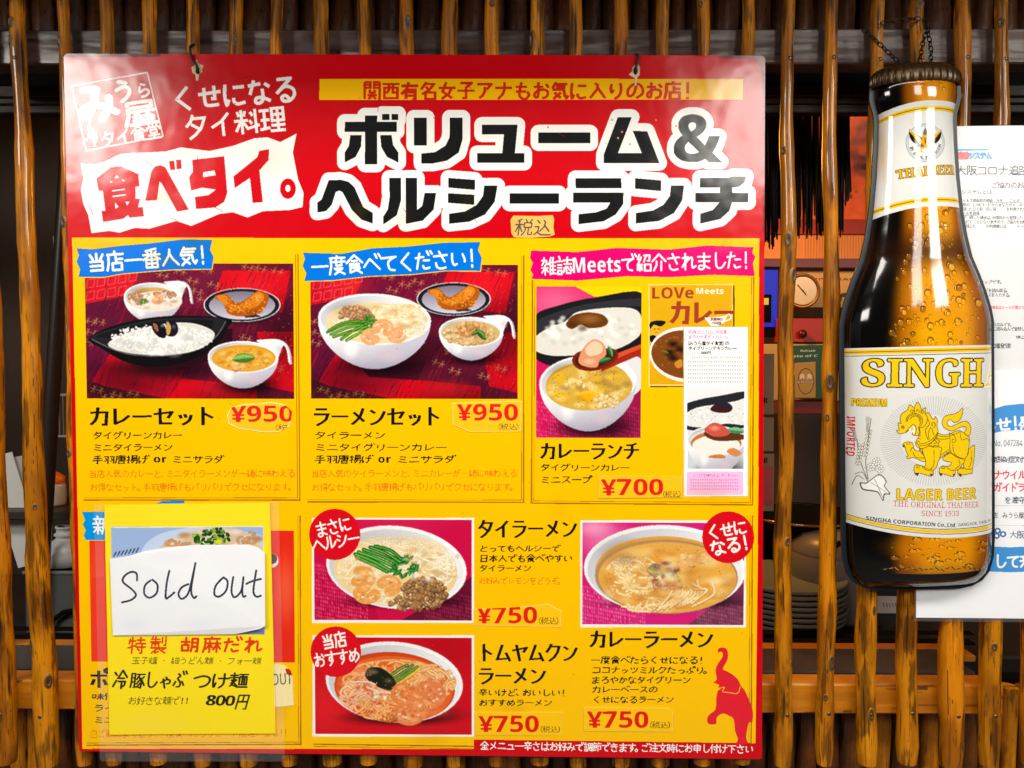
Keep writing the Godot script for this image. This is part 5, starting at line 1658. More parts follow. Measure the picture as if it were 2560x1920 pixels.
func knot_mesh() -> ArrayMesh:
	var prof := [Vector2(0.0, 0.0006), Vector2(0.0012, 0.0003), Vector2(0.002, 0.0012), Vector2(0.0032, 0.0018), Vector2(0.0044, 0.001), Vector2(0.0056, -0.001)]
	return turned(prof, 12, [Color(0.10, 0.05, 0.02), Color(0.02, 0.010, 0.006), Color(0.16, 0.075, 0.02), Color(0.03, 0.014, 0.007), Color(0.22, 0.10, 0.01), Color(0.36, 0.16, 0.006)])


func pole_screen() -> void:
	var root := thing("pole_screen", "screen of upright varnished round poles nailed on two rails behind the menu board", "screen")
	# x of each pole at the top and bottom edge of the picture, and its thickness there
	var poles := [
		[-48, 15, 36, 54], [42, 118, 32, 58], [160, 214, 27, 46], [264, 292, 30, 46], [375, 400, 31, 46], [476, 506, 30, 48], [587, 620, 33, 48], [693, 725, 30, 48], [806, 835, 34, 50], [912, 918, 29, 48], [1018, 1033, 30, 54], [1123, 1137, 37, 46], [1233, 1244, 31, 56],
		[1340, 1348, 33, 50], [1440, 1448, 30, 48], [1551, 1551, 33, 52], [1660, 1650, 29, 50], [1760, 1752, 28, 48], [1871, 1858, 33, 50], [1974, 1954, 29, 46], [2082, 2064, 30, 47], [2190, 2164, 29, 54], [2292, 2267, 31, 52], [2405, 2373, 33, 58], [2508, 2474, 29, 54], [2618, 2576, 32, 54],
	]
	var knot := knot_mesh()
	var nail := turned([Vector2(0.0, 0.0009), Vector2(0.0018, 0.0007), Vector2(0.0027, 0.0), Vector2(0.0028, -0.002)], 10)
	var i := 0
	for q in poles:
		var step: float = (q[1] - q[0]) / 1900.0
		var made := wobble_pole(Vector2(q[0] - step * 120.0, -120), Vector2(q[1] + step * 6.0, 1906 + (i * 7) % 9 - 4), q[2], q[3], 100 + i)
		var shade := 0.78 + 0.3 * fposmod(i * 0.377, 1.0)
		var warm := Color(shade, shade * lerpf(0.90, 1.03, fposmod(i * 0.61, 1.0)), shade * 0.9)
		var mesh := tube(made[0], made[1], 14, true, func(_p: Vector3) -> Color: return warm, Vector2(fposmod(i * 0.37, 1.0), fposmod(i * 0.618, 1.0)))
		var pole := put("pole", mesh, mats.pole_wood, root)
		rng.seed = 500 + i
		var path: PackedVector3Array = made[0]
		var radii: PackedFloat32Array = made[1]
		for k in 5:
			var t := rng.randi_range(3, 43)
			var side := rng.randf_range(-0.9, 0.9)
			var out := Vector3(sin(side), 0, cos(side))
			var kn := put("knot", knot, mats.knot, pole, path[t] + out * (radii[t] - 0.0004))
			var s := rng.randf_range(0.5, 1.1)
			kn.basis = Basis(Vector3(cos(side), 0, -sin(side)), out, Vector3(0, -1, 0)).scaled_local(Vector3(s, s, s * rng.randf_range(1.3, 2.8)))
		for y in [112.0, 1764.0]:
			var t := 0
			while t < 45 and path[t].y > measured(Vector2(q[0], y), 0.0).y:
				t += 1
			var nl := put("nail_head", nail, mats.nail, pole, path[t] + Vector3(0.001, 0.001 * (i % 3), radii[t] - 0.0002))
			nl.rotation.x = PI / 2
		i += 1
	# rails behind the poles
	var lo := measured(Vector2(-120, 158), -0.014)
	var hi := measured(Vector2(2680, 74), -0.014)
	put("upper_rail", block(Vector3(hi.x - lo.x, 0.0445, 0.034), 0.002), mats.painted_rail, root, Vector3((lo.x + hi.x) / 2, (lo.y + hi.y) / 2, -0.031))
	lo = measured(Vector2(-120, 1782), -0.014)
	hi = measured(Vector2(2510, 1704), -0.014)
	put("lower_rail", block(Vector3(hi.x - lo.x, 0.040, 0.034), 0.002), mats.rail_wood, root, Vector3((lo.x + hi.x) / 2, (lo.y + hi.y) / 2, -0.031))
	# walls of half logs above and below the window
	half_logs("half_log_wall", "wall of dark upright half logs above the kitchen window", -180, 92, 61, true)
	half_logs("half_log_wall", "wall of brown upright half logs below the kitchen window", 1716, 2080, 62, false)
	window_frame()


func half_logs(called: String, label: String, y0: float, y1: float, seed_at: int, upper: bool) -> void:
	var root := thing(called, label, "wall")
	rng.seed = seed_at
	var x := measured(Vector2(-160, 0), -0.09).x
	var end := measured(Vector2(2720, 0), -0.09).x
	var top := measured(Vector2(1280, y0), -0.08).y
	var low := measured(Vector2(1280, y1), -0.08).y
	while x < end:
		var w := rng.randf_range(0.022, 0.046)
		var path := PackedVector3Array()
		var radii := PackedFloat32Array()
		var lean := rng.randf_range(-0.003, 0.003)
		for k in 9:
			var t := k / 8.0
			path.append(Vector3(x + w / 2 + lean * t, lerpf(top, low, t), -0.085 - w * 0.18))
			radii.append(w * 0.52 * (1.0 + 0.06 * sin(t * 7.0 + x * 40.0)))
		var b := rng.randf_range(0.6, 1.35)
		var c := Color(b, b * rng.randf_range(0.86, 1.0), b * rng.randf_range(0.75, 0.95))
		put("half_log", tube(path, radii, 12, true, func(_p: Vector3) -> Color: return c), mats.bark_wood if upper or rng.randf() < 0.6 else mats.pole_wood, root)
		x += w * 0.98
	put("backing_board", block(Vector3(end - x + 2.4, absf(top - low), 0.02), 0.002), mats.black, root, Vector3(0.15, (top + low) / 2, -0.13))


func between(x0: float, y0: float, x1: float, y1: float, z: float) -> Array:
	var a := measured(Vector2(x0, y0), z)
	var b := measured(Vector2(x1, y1), z)
	return [(a + b) * 0.5, Vector3(absf(b.x - a.x), absf(a.y - b.y), 0)]


func bar(called: String, x0: float, y0: float, x1: float, y1: float, z: float, deep: float, mat: Material, parent: Node3D, chamfer := 0.0015) -> MeshInstance3D:
	var q := between(x0, y0, x1, y1, z)
	return put(called, block(Vector3(q[1].x, q[1].y, deep), chamfer), mat, parent, q[0] - Vector3(0, 0, deep * 0.5) - parent.position)


func window_frame() -> void:
	var root := thing("window_frame", "dark wooden frame of the kitchen window behind the poles", "window frame")
	bar("head_board", -150, 214, 2700, 240, -0.10, 0.02, mats.frame_wood, root)
	bar("head_board", -150, 244, 2700, 258, -0.105, 0.02, mats.frame_wood, root)
	bar("head_board", -150, 262, 2700, 281, -0.11, 0.02, mats.frame_wood, root)
	bar("gap_shade_strip", -150, 150, 2700, 214, -0.14, 0.02, mats.black, root)  # black strip standing in for the dark gap under the upper rail
	bar("ledge", -150, 1668, 2440, 1716, -0.05, 0.085, paint_of("slate", Color8(58, 54, 52), 0.28), root)
	bar("sill", -150, 1627, 2440, 1656, -0.135, 0.05, mats.rail_wood, root)
	bar("track", -150, 1596, 2440, 1614, -0.19, 0.02, mats.black, root)
	bar("track", -150, 1576, 2440, 1588, -0.215, 0.02, mats.black, root)


# ------------------------------------------------------------------ the menu board and the papers stuck on it
func print_material(called: String, tex: Texture2D, rough: float, film: float) -> StandardMaterial3D:
	var m := paint_of(called, Color.WHITE, rough)
	m.metallic_specular = 0.55 if called == "board_print" else 0.5
	m.albedo_texture = tex
	if film > 0.0:
		m.normal_enabled = true
		m.normal_texture = mats.film_normal
		m.normal_scale = film
	return m


func menu_board() -> void:
	var root := thing("menu_board", "large red and yellow menu board with food photographs hung on the pole screen", "menu board", Vector3(0, 0, BOARD_Z))
	var tex := print_board()
	frame(0, 0, 1)
	var outline := plane_points([166, 134, 159, 141, 198, 1872, 200, 1878, 1901, 1898, 1905, 1894, 1913, 146, 1906, 139], BOARD_Z)
	var strips := []
	var holes := [[0, 0, 0.37373, [1318, 440, 1335, 460, 1334, 488, 1322, 500, 1308, 484, 1308, 455]], [1300, 0, 0.37373, [772, 445, 786, 456, 786, 488, 772, 504, 760, 492, 758, 462]]]
	var cut := []
	for h in holes:
		frame(h[0], h[1], h[2])
		cut.append(plane_points(h[3], BOARD_Z))
	var x0 := -1.0
	for k in 3:
		var x1: float = 1.0 if k == 2 else cut[k][0].x
		var part := Geometry2D.intersect_polygons(outline, PackedVector2Array([Vector2(x0, -1), Vector2(x1, -1), Vector2(x1, 1), Vector2(x0, 1)]))
		for h in cut:
			var next := []
			for q in part:
				next.append_array(Geometry2D.clip_polygons(q, h))
			part.assign(next)
		strips.append_array(part)
		x0 = x1
	put("panel", slab(strips, BOARD_Z, 0.005, root.position, sheet_uv), print_material("board_print", tex, 0.17, 0.4), root)
	# paper torn open round the two hanging holes
	var torn := paint_of("torn_paper", Color8(226, 206, 160), 0.9)
	for h in [[0, 0, 0.37373, [1316, 392, 1328, 425, 1362, 440, 1350, 470, 1358, 478, 1330, 502, 1328, 538, 1312, 542, 1308, 500, 1288, 488, 1282, 452, 1300, 440]], [1300, 0, 0.37373, [790, 430, 802, 450, 800, 500, 784, 522, 778, 575, 766, 572, 768, 522, 735, 505, 728, 500, 750, 478, 752, 452, 770, 432]]]:
		frame(h[0], h[1], h[2])
		var shape := plane_points(h[3], BOARD_Z)
		var rest := []
		for half in 2:
			var x: float = cut[0 if h[0] == 0 else 1][0].x
			for q in Geometry2D.intersect_polygons(shape, PackedVector2Array([Vector2(x - half, -1), Vector2(x + 1 - half, -1), Vector2(x + 1 - half, 1), Vector2(x - half, 1)])):
				rest.append_array(Geometry2D.clip_polygons(q, cut[0 if h[0] == 0 else 1]))
		put("torn_hole", slab(rest, BOARD_Z + 0.0005, 0.0004, root.position), torn, root)
	# wires that carry the board
	wire("hanging_wire", "rusty wire hook through the left hanging hole of the menu board", [0, 0, 0.37373], [1268, 268, 1272, 310, 1276, 360, 1290, 400, 1312, 430, 1322, 470, 1320, 492], 0.0016)
	wire("hanging_wire", "short rusty wire hook through the right hanging hole of the menu board", [1300, 0, 0.37373], [783, 338, 788, 380, 784, 420, 774, 455, 771, 490], 0.0016)
	price_labels(root)


func wire(called: String, label: String, fr: Array, list: Array, r: float) -> void:
	frame(fr[0], fr[1], fr[2])
	var pts := plane_points(list, BOARD_Z + 0.003)
	var o := thing(called, label, "wire", Vector3(pts[0].x, pts[0].y, BOARD_Z))
	var c := curve(pts, 5)
	var path := PackedVector3Array()
	var radii := PackedFloat32Array()
	for i in c.size():
		var t := float(i) / (c.size() - 1)
		path.append(Vector3(c[i].x, c[i].y, BOARD_Z + 0.002 + 0.002 * sin(t * PI) - 0.01 * smoothstep(0.86, 1.0, t) - 0.012 * smoothstep(0.2, 0.0, t)) - o.position)
		radii.append(r * (1.0 + 0.1 * sin(i * 1.7)))
	put("wire_bend", tube(path, radii, 8), mats.iron, o)


func price(text: String, a: Vector2, b: Vector2, h: float, tax_a: Vector2, tax_b: Vector2, tax_h: float) -> void:
	var red := {"col": Color8(224, 16, 16), "bold": true}
	word(text, a, b, h, red)
	if tax_a != tax_b:
		line("（税込）", tax_a, tax_b, tax_h, {"col": INK, "w": 1.15, "round": true})


func label_shape(shape: Array, edge: Color, col: Color) -> void:
	poly(shape, edge)
	for q in Geometry2D.offset_polygon(Ms(shape), -4.0 * unit(), Geometry2D.JOIN_ROUND):
		fill([q], col)


# all loose papers are printed on one sheet, in their places
func price_labels(root: Node3D) -> void:
	new_sheet(2048, 2048, BOARD_Z, Vector2(-0.475, 0.47), 2048.0 / 0.94, YELLOW)
	var spots := []
	var cream := Color8(250, 226, 130)
	var yl := Color8(255, 197, 2)
	spots.append(["price_label", [0, 560, 0.43404], [1308, 1100, 1330, 1060, 1400, 1038, 1500, 1034, 1560, 1024, 1640, 1040, 1682, 1078, 1676, 1130, 1668, 1166, 1600, 1200, 1500, 1198, 1440, 1186, 1380, 1180, 1318, 1150]])
	frame(0, 560, 0.43404)
	label_shape(spots[0][2], Color8(252, 240, 206), yl)
	price("¥950", v(1326, 1094), v(1692, 1092), 92, v(1570, 1172), v(1745, 1172), 34)
	spots.append(["price_label", [740, 560, 0.43415], [902, 1030, 1300, 1018, 1297, 1195, 1000, 1197, 940, 1170, 902, 1155]])
	frame(740, 560, 0.43415)
	label_shape(spots[1][2], cream, yl)
	price("¥950", v(926, 1084), v(1278, 1084), 94, v(1152, 1167), v(1296, 1167), 36)
	spots.append(["price_label", [1300, 560, 0.43397], [450, 1447, 935, 1453, 931, 1575, 448, 1579]])
	frame(1300, 560, 0.43397)
	label_shape(spots[2][2], Color8(236, 196, 60), yl)
	price("¥700", v(464, 1516), v(824, 1514), 92, v(812, 1556), v(936, 1554), 36)
	spots.append(["price_label", [740, 1220, 0.42194], [1052, 716, 1180, 712, 1300, 706, 1495, 686, 1572, 728, 1568, 824, 1300, 818, 1052, 814]])
	frame(740, 1220, 0.42194)
	label_shape(spots[3][2], Color8(246, 216, 120), Color8(255, 199, 2))
	price("¥750", v(1070, 752), v(1428, 752), 98, v(1424, 786), v(1570, 786), 40)
	spots.append(["price_label", [740, 1220, 0.42194], [1060, 1327, 1580, 1327, 1580, 1465, 1060, 1462]])
	label_shape(spots[4][2], Color8(244, 206, 70), Color8(255, 199, 2))
	price("¥750", v(1080, 1396), v(1438, 1396), 98, v(1434, 1428), v(1578, 1428), 38)
	frame(1380, 1220, 0.42194)
	spots.append(["price_label", [1380, 1220, 0.42194], [190, 1297, 690, 1302, 717, 1332, 715, 1442, 190, 1438]])
	label_shape(spots[5][2], Color8(246, 212, 90), Color8(255, 199, 2))
	price("¥750", v(206, 1370), v(570, 1370), 98, v(564, 1402), v(714, 1402), 40)
	frame(650, 0, 0.37373)
	spots.append(["tax_label", [650, 0, 0.37373], [1676, 1470, 1696, 1443, 1860, 1446, 1958, 1440, 1968, 1470, 1962, 1520, 1972, 1570, 1940, 1582, 1800, 1592, 1700, 1588, 1682, 1560]])
	poly(spots[6][2], Color8(240, 186, 84))
	soft(1720, 1500, 60, 60, Color8(226, 160, 60), 0.6)
	line("税込", v(1706, 1520), v(1948, 1524), 104, {"col": Color8(70, 70, 60), "w": 1.5, "round": true, "slant": 0.12})
	frame(0, 1220, 0.42199)
	spots.append(["sold_out_label", [0, 1220, 0.42199], [1606, 1042, 1640, 1040, 1690, 1052, 1722, 1080, 1734, 1120, 1742, 1286, 1690, 1292, 1640, 1296, 1600, 1290]])
	poly(spots[7][2], Color8(250, 232, 170))
	poly([1690, 1068, 1726, 1070, 1730, 1110, 1700, 1098], Color8(206, 30, 20))
	word("OUT", v(1612, 1132), v(1732, 1128), 66, {"col": Color8(50, 50, 44), "bold": false})
	yellow_sheet_print()
	mats.papers = finish()
	var mat := print_material("label_print", mats.papers, 0.42, 0.2)
	var names := ["torn cream edged price label with its corner scraped off", "price label with a peeled lower corner", "", "price label torn along its upper edge", "", "", "tan label with two handwritten signs", "worn white label half under the yellow sheet"]
	for i in spots.size():
		frame(spots[i][1][0], spots[i][1][1], spots[i][1][2])
		var o := put(spots[i][0], slab([plane_points(spots[i][2], BOARD_Z)], BOARD_Z + 0.0006 + 0.0002 * (i % 3), 0.0005, root.position, sheet_uv), mat, root)
		if names[i] != "":
			o.set_meta("label", names[i])


const SOLD := [668, 412, 780, 396, 860, 372, 1000, 346, 1180, 332, 1480, 330, 1535, 345, 1578, 375, 1582, 805, 1550, 822, 1400, 858, 1100, 862, 680, 866, 672, 640]

func yellow_sheet_print() -> void:
	frame(0, 1220, 0.42199)
	poly([618, 98, 1600, 84, 1634, 1455, 648, 1462], Color8(255, 228, 30))
	soft(900, 1400, 360, 160, Color8(255, 224, 70), 0.5)
	soft(800, 160, 260, 90, Color8(255, 224, 30), 0.5)
	# the photograph on it: cold pork noodles under spring onions
	clip(664, 228, 1572, 866)
	rect(655, 220, 1580, 870, Color8(154, 182, 226))
	blob([840, 380, 900, 300, 1020, 250, 1240, 232, 1600, 300, 1600, 500, 840, 500], Color8(196, 212, 240))
	blob([960, 340, 1040, 300, 1100, 270, 1180, 250, 1330, 236, 1440, 250, 1540, 330, 1560, 420, 1000, 420], Color8(214, 190, 160))
	for i in 26:
		var p := inside(v(1290, 310), 270, 70)
		soft(p.x, p.y, 60, 26, [Color8(236, 226, 220), Color8(176, 124, 70), Color8(226, 206, 186)][i % 3], 0.8)
	noodles(v(1060, 330), 80, 30, 8, 10, Color8(160, 100, 50), Color8(206, 160, 110))
	noodles(v(1470, 300), 70, 40, 8, 10, Color8(160, 100, 50), Color8(206, 160, 110))
	for i in 60:
		var p := inside(v(1258, 290), 105, 56)
		oval(p.x, p.y, 15, 9, hue([Color8(24, 70, 20), Color8(70, 140, 40), Color8(20, 50, 20), Color8(150, 190, 60)][i % 4], 0.2), rng.randf() * 3)
	oval(1302, 316, 18, 15, Color8(214, 214, 40))
	for i in 7:
		draw([680 + i * 22, 402 - i * 4, 694 + i * 22, 376 - i * 4], 7, Color8(40, 44, 60))
	rect(655, 840, 1580, 870, Color8(110, 130, 180))
	unclip()
	draw([664, 232, 1562, 226], 5, Color8(232, 236, 226))
	draw([1562, 226, 1572, 858], 5, Color8(206, 216, 226))
	# handwriting
	var red := {"col": Color8(226, 56, 20), "w": 2.5, "round": true, "slant": 0.1}
	red.w = 2.1
	red.fill = 0.78
	line("特製", v(752, 928), v(1010, 928), 92, red)
	line("胡麻だれ", v(1070, 926), v(1570, 926), 84, {"col": Color8(226, 56, 20), "w": 2.9, "round": true, "slant": 0.1, "fill": 0.85})
	var pencil := {"col": Color8(84, 74, 20), "w": 1.5, "round": true, "slant": 0.16}
	line("玉子麺 ・ 細うどん麺 ・ フォー麺", v(786, 1018), v(1550, 1020), 40, pencil)
	var marker := {"col": Color8(24, 26, 26), "w": 2.75, "round": true, "slant": 0.14, "flat": 0.85}
	put_sign("冷", M(v(716, 1130)), 82 * unit(), 120 * unit(), 0, marker)
	line("豚しゃぶ", v(778, 1136), v(1110, 1132), 92, marker)
	line("つけ麺", v(1150, 1138), v(1470, 1138), 84, marker)
	line("お好きな麺で!!", v(764, 1256), v(1126, 1256), 46, pencil)
	line("800", v(1226, 1252), v(1396, 1256), 78, {"col": Color8(24, 26, 26), "bold": true, "font": "Droid Sans", "slant": 0.2})
	put_sign("円", M(v(1440, 1262)), 84 * unit(), 96 * unit(), 0, {"col": Color8(24, 26, 26), "w": 2.3, "round": true, "slant": 0.3})
	# the white sold out paper, printed beside it on the same sheet
	sheet_move = Vector2(500, -850)
	var grown := Geometry2D.offset_polygon(Ms(SOLD), 20.0)
	fill(grown, Color8(243, 245, 250))
	soft(800, 800, 160, 70, Color8(222, 230, 244), 0.35)
	soft(1180, 800, 200, 60, Color8(226, 232, 244), 0.35)
	soft(1020, 400, 200, 50, Color8(232, 236, 246), 0.4)
	var pen_ink := Color8(30, 36, 58)
	for s in [[824, 540, 822, 500, 790, 490, 750, 515, 742, 550, 790, 590, 818, 625, 790, 655, 735, 670], [905, 540, 872, 570, 868, 620, 900, 642, 940, 615, 945, 565, 915, 535], [1016, 482, 1000, 560, 994, 640, 1010, 640, 1046, 610], [1130, 560, 1090, 580, 1070, 620, 1090, 648, 1130, 610, 1160, 480, 1168, 438, 1158, 500, 1145, 600, 1160, 642, 1176, 632],
			[1330, 525, 1290, 570, 1282, 620, 1310, 634, 1350, 600, 1358, 545, 1335, 522], [1392, 520, 1382, 600, 1400, 638, 1440, 600, 1452, 520, 1446, 600, 1452, 634, 1466, 630], [1528, 480, 1512, 600, 1530, 634, 1556, 628], [1470, 560, 1500, 545, 1556, 530]]:
		draw(s, 11, pen_ink, true)
	sheet_move = Vector2.ZERO


# a sheet of paper that lies nearly flat: a grid with a slight curl
func paper_grid(list: Array, z: float, nx: int, ny: int, origin: Vector3, curl: Callable) -> ArrayMesh:
	var q := plane_points(list, z)
	var st := SurfaceTool.new()
	st.begin(Mesh.PRIMITIVE_TRIANGLES)
	for j in ny:
		for i in nx:
			for k in [[0, 0], [1, 0], [1, 1], [0, 0], [1, 1], [0, 1]]:
				var a: float = float(i + k[0]) / nx
				var b: float = float(j + k[1]) / ny
				var p := q[0].lerp(q[1], a).lerp(q[3].lerp(q[2], a), b)
				st.set_uv(sheet_uv(p))
				st.add_vertex(Vector3(p.x, p.y, z + curl.call(a, b)) - origin)
	st.index()
	st.generate_normals()
	return st.commit()


func loose_papers() -> void:
	frame(0, 1220, 0.42199)
	var mid := plane_points([1130, 1462], BOARD_Z)[0]
	var at := Vector3(mid.x, mid.y, BOARD_Z)
	var sheet := thing("yellow_sheet", "yellow handwritten noodle sheet in clear film taped over the lower left of the board", "paper sheet", at)
	var m := print_material("sheet_print", mats.papers, 0.38, 0.3)
	put("paper", paper_grid([618, 98, 1600, 84, 1634, 1455, 648, 1462], BOARD_Z + 0.0022, 8, 10, at, func(a: float, b: float) -> float: return 0.0006 * sin(a * 3.0) * sin(b * 4.0)), m, sheet)
	var film := paint_of("clear_film", Color(0.95, 0.97, 1.0, 0.03), 0.08)
	film.metallic_specular = 0.12
	film.transparency = BaseMaterial3D.TRANSPARENCY_ALPHA
	put("clear_film", slab([plane_points([566, 96, 618, 95, 648, 1464, 1640, 1457, 1690, 1560, 1690, 1590, 1680, 1612, 612, 1612, 600, 1598], BOARD_Z), plane_points([1602, 80, 1655, 78, 1690, 1560, 1640, 1457], BOARD_Z)], BOARD_Z + 0.0034, 0.0003, at), film, sheet)
	var so := plane_points([1120, 866], BOARD_Z)[0]
	var sold_at := Vector3(so.x, so.y, BOARD_Z + 0.004)
	sheet_move = Vector2(500, -850)
	frame(0, 1220, 0.42199)
	var corners := plane_points([1582, 805, 668, 412, 1578, 375], BOARD_Z)
	var paper := put("sold_out_paper", slab([plane_points(SOLD, BOARD_Z)], BOARD_Z + 0.0046, 0.0006, sold_at, sheet_uv, func(p: Vector2) -> float: return 0.0030 * smoothstep(0.055, 0.0, p.distance_to(corners[0])) + 0.0022 * smoothstep(0.05, 0.0, p.distance_to(corners[1])) + 0.0016 * smoothstep(0.05, 0.0, p.distance_to(corners[2]))), print_material("sold_print", mats.papers, 0.6, 0.0), self, sold_at)
	tag(paper, "white scrap of paper reading Sold out stuck on the yellow sheet", "paper note")
	sheet_move = Vector2.ZERO


# ------------------------------------------------------------------ the bottle-shaped sign
# outline: height above the foot and half width, metres
const OUTLINE := [[0.0, 0.052], [0.003, 0.068], [0.010, 0.081], [0.022, 0.0905], [0.040, 0.0955], [0.060, 0.0968], [0.200, 0.0970], [0.338, 0.0968], [0.353, 0.0940], [0.375, 0.0876], [0.397, 0.0795], [0.419, 0.0702], [0.445, 0.0640], [0.475, 0.0590], [0.519, 0.0545], [0.560, 0.0520], [0.588, 0.0512], [0.598, 0.0520], [0.606, 0.0545], [0.616, 0.0568], [0.628, 0.0566], [0.638, 0.0530]]
const SIGN_TURN := 0.026
const RIM := 0.006
var sign_foot := Vector3.ZERO


func half_width(h: float) -> float:
	for i in OUTLINE.size() - 1:
		if h <= OUTLINE[i + 1][0]:
			return lerpf(OUTLINE[i][1], OUTLINE[i + 1][1], clampf((h - OUTLINE[i][0]) / (OUTLINE[i + 1][0] - OUTLINE[i][0]), 0, 1))
	return OUTLINE[OUTLINE.size() - 1][1]


func bulge(x: float, h: float) -> float:
	var w := half_width(h) - RIM
	var s := clampf(x / w, -1, 1)
	var d := 0.40 * w + 0.006
	if h < 0.05:
		d *= sqrt(maxf(0.0, 1.0 - pow((0.05 - h) / 0.046, 2.0)))
	if h > 0.630:
		d *= sqrt(maxf(0.25, 1.0 - pow((h - 0.630) / 0.02, 2.0)))
	return d * pow(maxf(0.0, 1.0 - s * s), 0.56)


func sign_local(px: Vector2) -> Vector2:
	var z := SIGN_Z + 0.03
	var r := Vector2.ZERO
	for i in 9:
		var p := measured(px, z) - sign_foot
		r = Vector2(p.x, p.y).rotated(-SIGN_TURN)
		z = lerpf(z, SIGN_Z + 0.003 + bulge(r.x, r.y), 0.7)
	return r


func sign_pixel(px: Vector2) -> Vector2:
	var r := sign_local(px)
	return Vector2((r.x + 0.1) * 2926.0, (0.7 - r.y) * 2926.0)


func drops(x0: float, y0: float, x1: float, y1: float, n: int, big: float, flat: bool) -> void:
	for i in n:
		var p := v(rng.randf_range(x0, x1), rng.randf_range(y0, y1))
		var m := Vector2i(M(p))
		if not Rect2i(0, 0, img.get_width(), img.get_height()).has_point(m):
			continue
		var under := img.get_pixelv(m)
		if under.r < 0.24:
			continue
		var s := big * pow(rng.randf(), 4.0) * 0.9 + 2.4
		var sy := s * (0.7 if flat else 1.15)
		oval(p.x, p.y, s * (1.4 if flat else 1.0), sy, under.lerp(Color8(70, 32, 4), 0.55))
		oval(p.x + s * 0.1, p.y + s * 0.22, s * (1.1 if flat else 0.76), sy * 0.72, under.lerp(Color8(250, 190, 60), 0.28))
		if s > 6:
			oval(p.x - s * 0.3, p.y - s * 0.34, s * 0.16, s * 0.14, Color8(255, 226, 150))


func side_shade(y0: float, y1: float, edge: Color, mid: Color, core: Color, shift: float) -> void:
	# the amber print: dark glass to both sides, clear beer in the middle
	for y in range(int((0.7 - y1) * 2926.0), int((0.7 - y0) * 2926.0)):
		if y < 0 or y >= img.get_height():
			continue
		var w := (half_width(0.7 - y / 2926.0)) * 2926.0
		for x in range(0, img.get_width(), 3):
			var s := (x - 292.6) / w
			var d := absf(s - shift)
			var c := core.lerp(mid, smoothstep(0.22, 0.55, d)).lerp(edge, smoothstep(0.52, 0.74, d))
			img.fill_rect(Rect2i(x, y, 3, 1), c)


